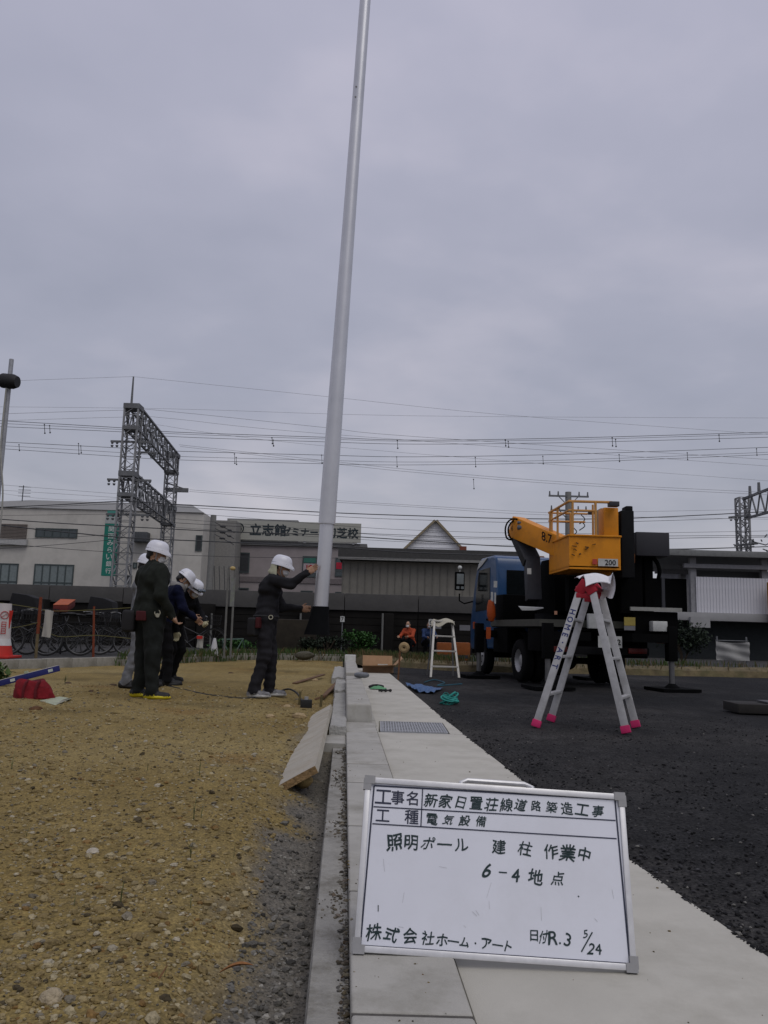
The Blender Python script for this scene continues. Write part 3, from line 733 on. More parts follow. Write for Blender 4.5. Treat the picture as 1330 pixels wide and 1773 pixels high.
# weed clump at the far left
def foliage(mb, c, rad, n_, ls, q, mi=0, up=.3):
    for k in range(n_):
        t = V(q.gauss(0, 1), q.gauss(0, 1), q.gauss(0, 1)); t = unit(t) * q.random() ** .4
        p = np.asarray(c) + t * np.asarray(rad)
        a = unit(V(q.gauss(0, 1), q.gauss(0, 1), q.gauss(up, 1))); d, s, u_ = frame(a); L_ = ls * q.uniform(.6, 1.3); w = L_ * .32
        mb.add([p, p + d * L_ * .5 + s * w + u_ * L_ * .06, p + d * L_, p + d * L_ * .5 - s * w + u_ * L_ * .06], [(0, 1, 2, 3)], False, mi)
M_weed = pm('weed_leaf', (.06, .10, .025), .7, var=.45, scale=12)
mb = MB(); wp = G(2, 1188, 0); foliage(mb, wp + V(-.1, 0, .14), (.2, .2, .15), 260, .09, random.Random(5))
one(mb, 'weed', M_weed, 'leafy green weed clump on the soil below the path kerb', 'weed', wp, recalc=False)

# red bag, spirit level, folder
bag_h = float(P(50, 1172, 8.98)[2]) - .035
M_red = pm('red_canvas', (.17, .006, .012), .9, var=.35, scale=9, bump=.5, bscale=22)
bp = G(58, 1212, 0); bag = thing('tool_bag', 'slumped dark red canvas tool bag with two handle straps on the soil', 'bag', bp)
mb = MB()
def bagf(a, b):
    th = 2 * math.pi * a; z = bag_h * b; r = (1 - .35 * b ** 2) * (1 + .06 * math.sin(3 * th + 4 * b) + .05 * math.sin(7 * th + 9 * b))
    if b > .999: r *= .93
    return V(.22 * r * math.cos(th) - .03 * b, .13 * r * math.sin(th), z * (1 + .08 * math.sin(2 * th)))
mb.grid(bagf, 33, 12); mb.add([bagf(i / 32, 1.0) for i in range(32)], [tuple(range(32))], True)
mb.build('bag_body', M_red, bag)
for x in (-.06, .07):
    mb = MB(); mb.tube([(x, -.135, .03), (x, -.14, .12), (x + .01, -.115, .19), (x + .01, -.06, bag_h)], .014, 6); mb.build('strap', pm('dark_strap', (.09, .006, .01), .9), bag)
mb = MB(); mb.grid(lambda a, b: V(.1 + .1 * a, -.13 + .03 * a, .03 + .11 * b), 6, 6); mb.build('pocket', M_red, bag)
la, lb = P(-110, 1211, 8.95), P(103, 1157, 9.02)
lv = thing('spirit_level', 'long blue spirit level lying aslant across the red bag', 'spirit level', la)
d, s, u_ = frame(lb - la)
mb = MB(); mb.bar(la, lb, .028, .062); mb.build('level_body', pm('blue_anodised', (.012, .016, .11), .45, var=.15, scale=12), lv, True, bevel=.003)
mb = MB(); mb.bar(la + u_ * .034, lb + u_ * .034, .03, .006); mb.build('top_edge', M_alu, lv, True)
for f in (.62, .93):
    mb = MB(); c = la + (lb - la) * f; mb.box(c, (.05, .031, .03), np.stack([d, s, u_], 1)); mb.build('vial', pm('vial_pale', (.45, .5, .45), .3), lv, True)
mb = MB(); c = la + (lb - la) * .735 + u_ * .045; mb.box(c, (.035, .03, .03), np.stack([d, s, u_], 1)); mb.build('clip', pm('clip_green', (.32, .36, .25), .6), lv, True)
fp = G(100, 1214, 0); fo = thing('folder', 'pale greenish document folder lying open beside the red bag', 'folder', fp)
mb = MB(); mb.add([G(68, 1213, .025), G(96, 1221, .022), G(124, 1209, .03), G(103, 1206, .03)], [(0, 1, 2, 3)]); mb.add([G(68, 1213, .012), G(96, 1221, .01), G(124, 1209, .012), G(103, 1206, .012)], [(3, 2, 1, 0)])
mb.build('cover', pm('folder_pale', (.34, .37, .26), .6), fo, True, recalc=False)
mb = MB(); mb.add([G(96, 1220, .028), G(124, 1208.5, .035), G(134, 1204, .05), G(107, 1212, .05)], [(0, 1, 2, 3)]); mb.build('sheet', pm('paper', (.5, .5, .44), .7), fo, True, recalc=False)

# cable and its box
M_blk = pm('black_rubber', (.014, .014, .014), .6, var=.2)
mb = MB(); pts = [(292, 1188, .01), (315, 1193, .01), (350, 1201, .01), (385, 1206, .01), (425, 1209, .01), (470, 1204, .02), (485, 1197, .06), (500, 1193, .10), (513, 1199, .08), (521, 1210, .04), (526, 1217, .03)]
P3 = [G(u, v, z) for u, v, z in pts]
def smooth_path(p, n_=6):
    p = [np.asarray(q) for q in p]; o_ = []
    for i in range(len(p) - 1):
        a, b, c, e = p[max(i - 1, 0)], p[i], p[i + 1], p[min(i + 2, len(p) - 1)]
        for k in range(n_):
            t = k / n_; o_.append(.5 * ((2 * b) + (c - a) * t + (2 * a - 5 * b + 4 * c - e) * t * t + (3 * b - a - 3 * c + e) * t ** 3))
    return o_ + [p[-1]]
mb.tube(smooth_path(P3), .011, 6)
one(mb, 'power_cable', M_blk, 'black power cable arching over the soil past the workers', 'cable', P3[0])
cp = G(530, 1226, 0); cb = thing('cable_box', 'small black cable connector box at the edge of the hole', 'box', cp, .2)
MB().bx(-.06, .06, -.04, .04, 0, .09).build('case', M_blk, cb, bevel=.008); MB().cyl((0, 0, .085), (0, 0, .12), .022, n=10).build('gland', M_cap, cb)
for u, v, h in ((518, 1217, .13), (555, 1222, .12)):
    p = G(u, v, 0); mb = MB(); mb.cyl(p - V(0, 0, .05), p + V(.01, 0, h), .016, .013, 8)
    one(mb, 'wooden_peg', pm('peg_wood', (.11, .09, .04), .9), 'short mossy wooden peg driven in beside the hole', 'peg', p, 'pegs by the hole')

# cardboard box
M_card = pm('cardboard', (.36, .22, .12), .85, var=.1, scale=12)
M_cardd = pm('cardboard_inside', (.22, .135, .08), .9)
bp = G(655, 1165, 0); bx = thing('cardboard_box', 'open cardboard box with raised flaps on the far gutter', 'box', bp, .05)
bw, bd, bh = .62, .42, .13
mb = MB()
for q in ((-bw / 2, bw / 2, 0, .006, 0, bh), (-bw / 2, bw / 2, bd - .006, bd, 0, bh), (-bw / 2, -bw / 2 + .006, .0065, bd - .0065, 0, bh), (bw / 2 - .006, bw / 2, .0065, bd - .0065, 0, bh), (-bw / 2 + .006, bw / 2 - .006, .0065, bd - .0065, .002, .008)): mb.bx(*q)
mb.build('box_body', M_cardd, bx)
def flap(a, b, c, d_, nm='flap'):
    m_ = MB(); n_ = unit(np.cross(np.subtract(b, a), np.subtract(d_, a))) * .005; vs = [np.asarray(q, float) for q in (a, b, c, d_)]
    m_.add(vs + [q + n_ for q in vs], [(0, 1, 2, 3), (7, 6, 5, 4), (0, 4, 5, 1), (1, 5, 6, 2), (2, 6, 7, 3), (3, 7, 4, 0)]); m_.build(nm, M_card, bx)
flap((-bw / 2, bd, bh), (bw / 2, bd, bh), (bw / 2, bd + .06, bh + .2), (-bw / 2, bd + .06, bh + .2))
flap((-bw / 2, 0, bh), (bw / 2, 0, bh), (bw / 2 + .03, -.2, bh + .045), (-bw / 2 - .03, -.2, bh + .02))
flap((bw / 2, 0, bh), (bw / 2, bd, bh), (bw / 2 + .18, bd, bh + .2), (bw / 2 + .18, 0, bh + .17))
mb = MB(); mb.box((.1, .25, bh + .02), (.2, .12, .03)); mb.build('paper_label', pm('paper', (.5, .5, .44), .7), bx)
# white offcut behind the kerb
mb = MB(); p = G(612, 1160, .05); mb.box(p + V(-.08, .3, .14), (.22, .3, .3)); one(mb, 'foam_block', pm('foam_white', (.5, .5, .47), .8), 'small white block wedged between kerb and cardboard box', 'block', p, bevel=.01)
# green glove and black tool, tape roll
gp = G(655, 1194, 0); mb = MB(); mb.grid(lambda a, b: gp + V(-.12 + .24 * a, -.05 + .3 * b, .012 + .03 * noise2(a * 4, b * 4, 3) * math.sin(math.pi * a) * math.sin(math.pi * b) * 2), 14, 14)
one(mb, 'green_cloth', pm('green_cloth', (.10, .27, .13), .85, var=.2), 'crumpled light green cloth lying on the gutter', 'cloth', gp, recalc=False)
tp = G(660, 1196, 0); tl = thing('hand_tool', 'black hand tool with knobbed shaft lying by the green cloth', 'tool', tp)
mb = MB(); mb.cyl(G(656, 1196, .02), G(676, 1195, .02), .012, n=8); mb.build('shaft', M_blk, tl, True)
for u in (661, 668, 676): mb = MB(); mb.ball(G(u, 1195.4, .025), .022); mb.build('knob', M_blk, tl, True)
mb = MB(); mb.tube([G(u, v, .03) for u, v in ((640, 1189), (645, 1187), (652, 1186.4), (660, 1187.5), (663, 1188.8))], .02, 6); mb.build('grip', M_blk, tl, True)
rp = G(625, 1176, .20); mb = MB(); mb.torus(rp + V(0, .35, .035), (0, .15, 1), .075, .032, 20, 8)
one(mb, 'tape_roll', pm('grey_roll', (.16, .17, .19), .6), 'grey roll of tape lying on top of the tall kerb', 'tape roll', rp)
# blue sheet, teal rope
sp = G(732, 1194, 0); mb = MB()
A, B, C_, D = G(702, 1187, 0), G(768, 1193, 0), G(752, 1201, 0), G(722, 1199, 0)
def bs(a, b):
    p = (A * (1 - a) + B * a) * (1 - b) + (D * (1 - a) + C_ * a) * b
    return p + V(0, 0, .006 + .09 * max(0, fbm(np.array(a * 5.), np.array(b * 5.), 3, 5) + .22))
mb.grid(bs, 26, 14, smooth=False)
one(mb, 'blue_sheet', pm('blue_tarp', (.03, .085, .20), .55, var=.25, scale=20), 'crumpled blue plastic sheet on the asphalt beside the gutter', 'sheet', sp, recalc=False)
M_teal = pm('teal_rope', (.02, .22, .19), .7, var=.2)
rp = G(779, 1219, 0); q = random.Random(3); mb = MB()
for k in range(9):
    c = rp + V(q.uniform(-.035, .035), q.uniform(-.03, .06), .02 + .008 * k); R_ = q.uniform(.05, .10); tl_ = q.uniform(-.5, .5)
    mb.tube([c + V(R_ * math.cos(t), R_ * .7 * math.sin(t), .03 * math.sin(t + k) + tl_ * .06 * math.cos(t)) for t in np.linspace(0, 6.28, 22)[:-1]], .011, 5, closed=True)
for k in range(3):
    c = rp + V(q.uniform(-.06, .06), 0, .03); mb.tube([c + V(.05 * math.cos(t), .03, .10 * math.sin(t)) for t in np.linspace(.1, 3.0, 14)], .006, 5)
one(mb, 'rope_coil', M_teal, 'tangled teal rope heaped on the dark asphalt', 'rope', rp)
mb = MB(); mb.tube(smooth_path([G(u, v, .01) for u, v in ((735, 1181), (752, 1177), (770, 1182), (758, 1187), (800, 1184))]), .01, 5)
one(mb, 'rope', pm('blue_cord', (.02, .09, .13), .7), 'loose bluish rope on the asphalt below the small stepladder', 'rope', G(752, 1180))
# stake with a roll on it
st = G(689, 1176, 0); sk = thing('marker_stake', 'reddish wooden marker stake with a pale tape reel tied on top', 'stake', st)
MB().bar((0, 0, -.1), (.03, .02, .56), .055, .03, up=(1, 0, 0)).build('post', pm('stake_wood', (.12, .055, .025), .9, var=.3, scale=15), sk)
mb = MB(); mb.torus((.1, .0, .56), (.2, 1, .1), .055, .045, 18, 8); mb.build('reel', pm('reel_tan', (.28, .2, .1), .8), sk)

# ------------------------------------------------------------------ big folding ladder
lA, lB, lC, lD = G(927, 1259, 0), G(953, 1249, 0), G(1085, 1270, 0), G(1102, 1260, 0)
tA, tC = P(1003, 1026, 7.85), P(1027, 1026, 7.78); tB, tD = P(1017, 1033, 8.33), P(1042, 1033, 8.25)
lad = thing('folding_ladder', 'open aluminium folding ladder with red hinges and pink feet on the asphalt', 'ladder', (lA + lD) / 2)
M_alu2 = pm('worn_aluminium', (.40, .40, .395), .5, metal=.35, var=.15, scale=12, dirt=(.22, .21, .2), dscale=9, damt=.5)
M_redp = pm('red_plastic', (.34, .008, .022), .5, var=.15)
M_pink = pm('pink_rubber', (.45, .015, .10), .65, var=.2)
for f, t in ((lA, tA), (lB, tB), (lC, tC), (lD, tD)):
    mb = MB(); d = unit(t - f); side = unit(np.cross(d, (0, 1, 0)))
    mb.bar(f + d * .03, t, .068, .028, up=unit(lB - lA)); rail = mb.build('rail', M_alu2, lad, True, bevel=.003)
    mb = MB(); mb.bar(f - d * .0, f + d * .07, .086, .05, up=unit(lB - lA)); mb.build('foot', M_pink, lad, True, bevel=.012)
for (f0, t0, f1, t1) in ((lA, tA, lB, tB), (lC, tC, lD, tD)):
    for k in (.235, .515, .80):
        mb = MB(); mb.bar(f0 + (t0 - f0) * k, f1 + (t1 - f1) * k, .05, .026); mb.build('rung', M_alu2, lad, True, bevel=.003)
for (a, b) in ((tA, tC), (tB, tD)):
    m_ = (a + b) / 2; top = m_ + V(0, 0, .10)
    for e in (a, b):
        mb = MB(); d = unit(top - e); mb.bar(e - d * .01, top + d * .015, .10, .05, up=unit(lB - lA)); mb.build('hinge_cover', M_redp, lad, True, bevel=.014)
    mb = MB(); mb.bar(a - V(.03, 0, .03), b + V(.03, 0, -.03), .03, .05); mb.build('hinge_bar', M_redp, lad, True, bevel=.008)
for (e, f) in ((tA, tB), (tC, tD)):
    mb = MB(); mb.bar(e + V(0, 0, .05), f + V(0, 0, .05), .07, .03); mb.build('top_step', M_redp, lad, True, bevel=.008)
mb = MB(); d = unit(tA - lA); nrm = unit(np.cross(d, unit(lB - lA)));  face_n = -unit(lB - lA - d * ((lB - lA) @ d)); across = np.cross(face_n, d)
rd = -d; upv = across if across[0] > 0 else -across
for i, ch in enumerate('HOME·ART'):
    put_text(mb, ch, lA + d * (np.linalg.norm(tA - lA) * (.85 - .058 * i)) + face_n * .0148, rd, np.cross(face_n, rd), .052 if ch != '·' else .014, .0, .03)
mb.build('lettering', pm('navy_letters', (.01, .02, .12), .5), lad, True)
# towel over the ladder top
tc_ = (tA + tC + tB + tD) / 4 + V(-.015, -.03, .145)
mb = MB()
def tw(a, b):
    t = a * 2.2 - .55; y = -.30 + .44 * b + .02 * math.sin(5 * a)
    if t < .55: x, z = -.11 + .26 * (t + .55) / 1.1, .02 + .035 * math.sin((t + .55) * 2.6)
    else: f = (t - .55) / 1.1; x, z = .15 - .02 * f + .02 * math.sin(f * 3), .035 - .21 * f
    return tc_ + V(x + .008 * math.sin(11 * b + 2 * a), y, z + .012 * math.sin(9 * b + 4 * a) - (.10 * max(0, .22 - b) / .22 if t < .5 else 0))
mb.grid(tw, 30, 26); mb.grid(lambda a, b: tw(a, b) - V(0.004, 0, .006), 30, 26)
one(mb, 'towel', pm('towel_white', (.7, .7, .72), .95, var=.06, scale=20, bump=.2, bscale=50), 'white towel draped over the top of the red-hinged folding ladder', 'towel', tc_, recalc=False)

# ------------------------------------------------------------------ small stepladder
fL, fR = G(746, 1173, 0), G(795, 1174, 0); tL, tR = P(752.5, 1076, 16.25), P(783, 1078, 16.4); bL, bR = V(fL[0] - .03, fL[1] + .75, 0), V(fR[0] - .05, fR[1] + .7, 0)
stp = thing('stepladder', 'small pale aluminium stepladder standing by the verge with a cloth on top', 'stepladder', (fL + bR) / 2)
M_pale = pm('pale_aluminium', (.46, .45, .41), .55, metal=.2, var=.1)
M_dkal = pm('dull_aluminium', (.10, .10, .10), .6, metal=.3)
for f, t in ((fL, tL), (fR, tR)): mb = MB(); mb.bar(f, t, .042, .03); mb.build('rail', M_pale, stp, True, bevel=.004)
for f, t in ((bL, tL), (bR, tR)): mb = MB(); mb.bar(f, t + V(0, .06, -.03), .04, .03); mb.build('back_leg', M_dkal, stp, True)
for k in (.19, .465, .735): mb = MB(); mb.bar(fL + (tL - fL) * k, fR + (tR - fR) * k, .06, .03); mb.build('rung', M_pale, stp, True, bevel=.004)
mb = MB(); mb.bar(tL + V(-.02, .04, .01), tR + V(.02, .04, .01), .16, .03); mb.build('top_plate', M_pale, stp, True, bevel=.006)
c0 = (tL + tR) / 2 + V(0, .04, .035)
mb = MB()
def tw2(a, b):
    x = -.24 + .46 * a; y = -.14 + .26 * b
    return c0 + V(x, y, .02 * math.sin(9 * a + 2) + .015 * math.sin(8 * b) + .01 - 1.6 * max(0, abs(x) - .19) - (1.0 + .5 * math.sin(5 * a)) * max(0, -y - .06))
mb.grid(tw2, 24, 14); mb.grid(lambda a, b: tw2(a, b) - V(0, 0, .006), 24, 14)
one(mb, 'rag', pm('rag_cream', (.42, .40, .32), .95, var=.15, scale=20), 'cream rag lying over the top of the small stepladder', 'rag', c0, recalc=False)

# dark pad at the right edge
pd = G(1284, 1236, 0); mb = MB(); R_ = rotz(-.05); mb.box(pd + V(.45, .28, .055), (.9, .5, .11), R_); one(mb, 'timber_pad', pm('dark_pad', (.018, .016, .014), .8), 'thick black timber pad lying alone on the asphalt', 'pad', pd, bevel=.012)
mb = MB(); mb.box(pd + V(.56, .3, .125), (.35, .3, .02), R_); one(mb, 'pad_plate', pm('grey_plate', (.07, .07, .075), .6), 'flat grey plate on top of the black timber pad', 'plate', pd + V(.56, .3, .115), bevel=.004)

# ------------------------------------------------------------------ the lighting column being lowered in
pb, pt = P(555.5, 1052, 9.95), P(645.0, -170, 9.98)
pole = thing('lighting_pole', 'tall tapered galvanised lighting pole with black skirt held upright by a worker', 'pole', P(551, 1097, 9.95))
pd_ = unit(pt - pb); PLn = float(np.linalg.norm(pt - pb))
M_pole = pm('galvanised_pole', (.56, .57, .60), .36, metal=.5, var=.06, scale=2.5, dirt=(.42, .43, .46), dscale=1.2, damt=.5)
mb = MB(); mb.lathe([(.086, -.02), (.088, 0), (.0875, 1.05), (.0, 1.05)], pb, pd_, 24); mb.build('shaft_foot', M_pole, pole, True)
mb = MB(); mb.lathe([(.0, 1.03), (.103, 1.03), (.105, 1.06), (.098, 2.6), (.086, 4.6), (.078, 6.5), (.072, PLn), (.0, PLn)], pb, pd_, 24); mb.build('shaft', M_pole, pole, True)
for f, s in ((6.95, 1), (6.8, 1)):
    mb = MB(); c = pb + pd_ * f + V(-.03, -.072, 0); mb.ball(c, .012); mb.build('bolt', M_cap, pole, True)
mb = MB()
db = P(548.5, 1099, 9.9) - pb
ring = lambda f, r, n_=24: [pb + db * f + V(r * math.cos(2 * math.pi * k / n_), r * math.sin(2 * math.pi * k / n_), 0) * (1 + .05 * math.sin(k * 2.1) * f) for k in range(n_)]
R1, R2, R3 = ring(-.04, .100), ring(.5, .122), ring(1, .152)
mb.add(R1 + R2 + R3, [(r * 24 + k, r * 24 + (k + 1) % 24, (r + 1) * 24 + (k + 1) % 24, (r + 1) * 24 + k) for r in range(2) for k in range(24)], True)
mb.add(R3, [tuple(range(24))]); mb.add(R1, [tuple(reversed(range(24)))])
mb.build('skirt', pm('black_sheath', (.003, .0035, .004), .9, spec=.1), pole, True)
# sling the crane lifts it by, above the picture
mb = MB(); a = pb + pd_ * (PLn - .3); mb.torus(a, pd_, .082, .014, 18, 6); mb.tube([a + V(-.09, 0, 0), a + V(-.07, 0, .5), pt + V(0, 0, 1.6), pt + V(0, 0, 9.0)], .012, 6); mb.tube([a + V(.09, 0, 0), a + V(.07, 0, .5), pt + V(0, 0, 1.6)], .012, 6)
mb.build('lifting_sling', M_blk, pole, True)

# ------------------------------------------------------------------ people: one continuous surface per body, grown from joints
def rc(a, b, r1, r2=None, tag_=0, k=.03): return ('c', np.asarray(a, float), np.asarray(b, float), r1, r1 if r2 is None else r2, tag_, k)
def el(c, r, R=None, tag_=0, k=.02): return ('e', np.asarray(c, float), np.asarray(r, float), np.eye(3) if R is None else np.asarray(R), None, tag_, k)
def grow(prims, vox, cloth_tags, amp=.006, seed=0):
    lo = np.min([np.minimum(p[1], p[2]) - max(p[3], p[4]) if p[0] == 'c' else p[1] - p[2].max() for p in prims], 0) - .05
    hi = np.max([np.maximum(p[1], p[2]) + max(p[3], p[4]) if p[0] == 'c' else p[1] + p[2].max() for p in prims], 0) + .05
    n_ = np.ceil((hi - lo) / vox).astype(int) + 1
    f = np.full(n_, 1.0, np.float32); best = np.full(n_, 1.0, np.float32); tg = np.zeros(n_, np.int8)
    axs = [lo[i] + vox * np.arange(n_[i]) for i in range(3)]
    for p in prims:
        if p[0] == 'c': l, h = np.minimum(p[1], p[2]) - max(p[3], p[4]) - .07, np.maximum(p[1], p[2]) + max(p[3], p[4]) + .07
        else: l, h = p[1] - p[2].max() - .07, p[1] + p[2].max() + .07
        a = np.clip(np.floor((l - lo) / vox).astype(int), 0, n_); b = np.clip(np.ceil((h - lo) / vox).astype(int) + 1, 0, n_)
        sl = tuple(slice(a[i], b[i]) for i in range(3))
        X = np.stack(np.meshgrid(*[axs[i][sl[i]] for i in range(3)], indexing='ij'), -1)
        if p[0] == 'c':
            ba = p[2] - p[1]; t = np.clip(((X - p[1]) @ ba) / max(ba @ ba, 1e-9), 0, 1)
            d = np.linalg.norm(X - p[1] - t[..., None] * ba, axis=-1) - (p[3] + (p[4] - p[3]) * t)
        else:
            q = (X - p[1]) @ p[3]; k0 = np.linalg.norm(q / p[2], axis=-1); k1 = np.linalg.norm(q / p[2] ** 2, axis=-1) + 1e-9
            d = k0 * (k0 - 1) / k1
        k = p[6]; o_ = f[sl]; h_ = np.clip(.5 + .5 * (o_ - d) / k, 0, 1); f[sl] = o_ * (1 - h_) + d * h_ - k * h_ * (1 - h_)
        w = d < best[sl]; best[sl] = np.where(w, d, best[sl]); tg[sl] = np.where(w, p[5], tg[sl])
    X = np.stack(np.meshgrid(*axs, indexing='ij'), -1); g_ = np.random.RandomState(seed); nz = np.zeros(n_, np.float32)
    for i in range(7):
        w = g_.randn(3) * (1, 1, 1.5); w = w / np.linalg.norm(w) * g_.uniform(18, 75); nz += np.sin(X @ w + g_.rand() * 6 + 1.5 * np.sin(X @ (g_.randn(3) * 14))) / 7
    f += np.where(np.isin(tg, cloth_tags), amp * 2.2 * nz, 0).astype(np.float32)
    ins = f < 0
    c_ = tuple(n_ - 1); cnt = np.zeros(c_, np.float32); pos = np.zeros(c_ + (3,), np.float32)
    for ax in range(3):
        b_, e_ = [q for q in range(3) if q != ax]
        for ob in (0, 1):
            for oc in (0, 1):
                s0 = [slice(0, n_[i] - 1) for i in range(3)]; s0[b_] = slice(ob, n_[b_] - 1 + ob); s0[e_] = slice(oc, n_[e_] - 1 + oc)
                s1 = list(s0); s1[ax] = slice(1, n_[ax]); f0, f1 = f[tuple(s0)], f[tuple(s1)]
                cr = (f0 < 0) != (f1 < 0); t = np.where(cr, f0 / np.where(cr, f0 - f1, 1), 0); cnt += cr
                pos[..., ax] += t; pos[..., b_] += cr * ob; pos[..., e_] += cr * oc
    act = cnt > 0; idx = np.full(c_, -1, np.int64); idx[act] = np.arange(act.sum())
    ii = np.argwhere(act); v = lo + (ii + pos[act] / cnt[act][:, None]) * vox
    node = np.clip(np.round((v - lo) / vox).astype(int), 0, n_ - 1); vt = tg[node[:, 0], node[:, 1], node[:, 2]]
    faces = []
    for ax in range(3):
        b_, e_ = (ax + 1) % 3, (ax + 2) % 3
        s0 = [slice(1, n_[i] - 1) for i in range(3)]; s0[ax] = slice(0, n_[ax] - 1); s1 = list(s0); s1[ax] = slice(1, n_[ax])
        i0 = ins[tuple(s0)]; i1 = ins[tuple(s1)]; cr = np.argwhere(i0 != i1)
        if not len(cr): continue
        flip = i1[tuple(cr.T)]; base = cr.copy(); base[:, b_] += 1; base[:, e_] += 1
        q = []
        for db_, de in ((-1, -1), (0, -1), (0, 0), (-1, 0)):
            c2 = base.copy(); c2[:, b_] += db_; c2[:, e_] += de; q.append(idx[tuple(c2.T)])
        q = np.stack(q, 1); q[flip] = q[flip][:, ::-1]; faces.append(q)
    fs = np.concatenate(faces); fs = fs[(fs >= 0).all(1)]
    # light smoothing
    for _ in range(2):
        acc = np.zeros_like(v); n2 = np.zeros(len(v))
        for i in range(4):
            np.add.at(acc, fs[:, i], v[fs[:, (i + 1) % 4]]); np.add.at(n2, fs[:, i], 1); np.add.at(acc, fs[:, (i + 1) % 4], v[fs[:, i]]); np.add.at(n2, fs[:, (i + 1) % 4], 1)
        v = v * .6 + .4 * acc / np.maximum(n2, 1)[:, None]
    ft = np.array([np.bincount(r, minlength=12).argmax() for r in vt[fs]]) if len(fs) < 5 else vt[fs[:, 0]]
    return v, fs, ft

T_SHIRT, T_PANTS, T_SKIN, T_SHOE, T_SOLE, T_GLOVE, T_HAIR, T_MASK, T_VEST, T_EYE = range(10)
M_skin = pm('skin', (.33, .19, .12), .6, var=.1, scale=30)
M_hair = pm('dark_hair', (.012, .011, .010), .6)
M_mask = pm('white_mask', (.55, .55, .55), .9)
M_helm = pm('helmet_white', (.62, .63, .68), .3, var=.03, spec=.5)
M_strap = pm('strap_grey', (.25, .25, .26), .8)
M_eye = pm('eye_dark', (.02, .015, .012), .3)

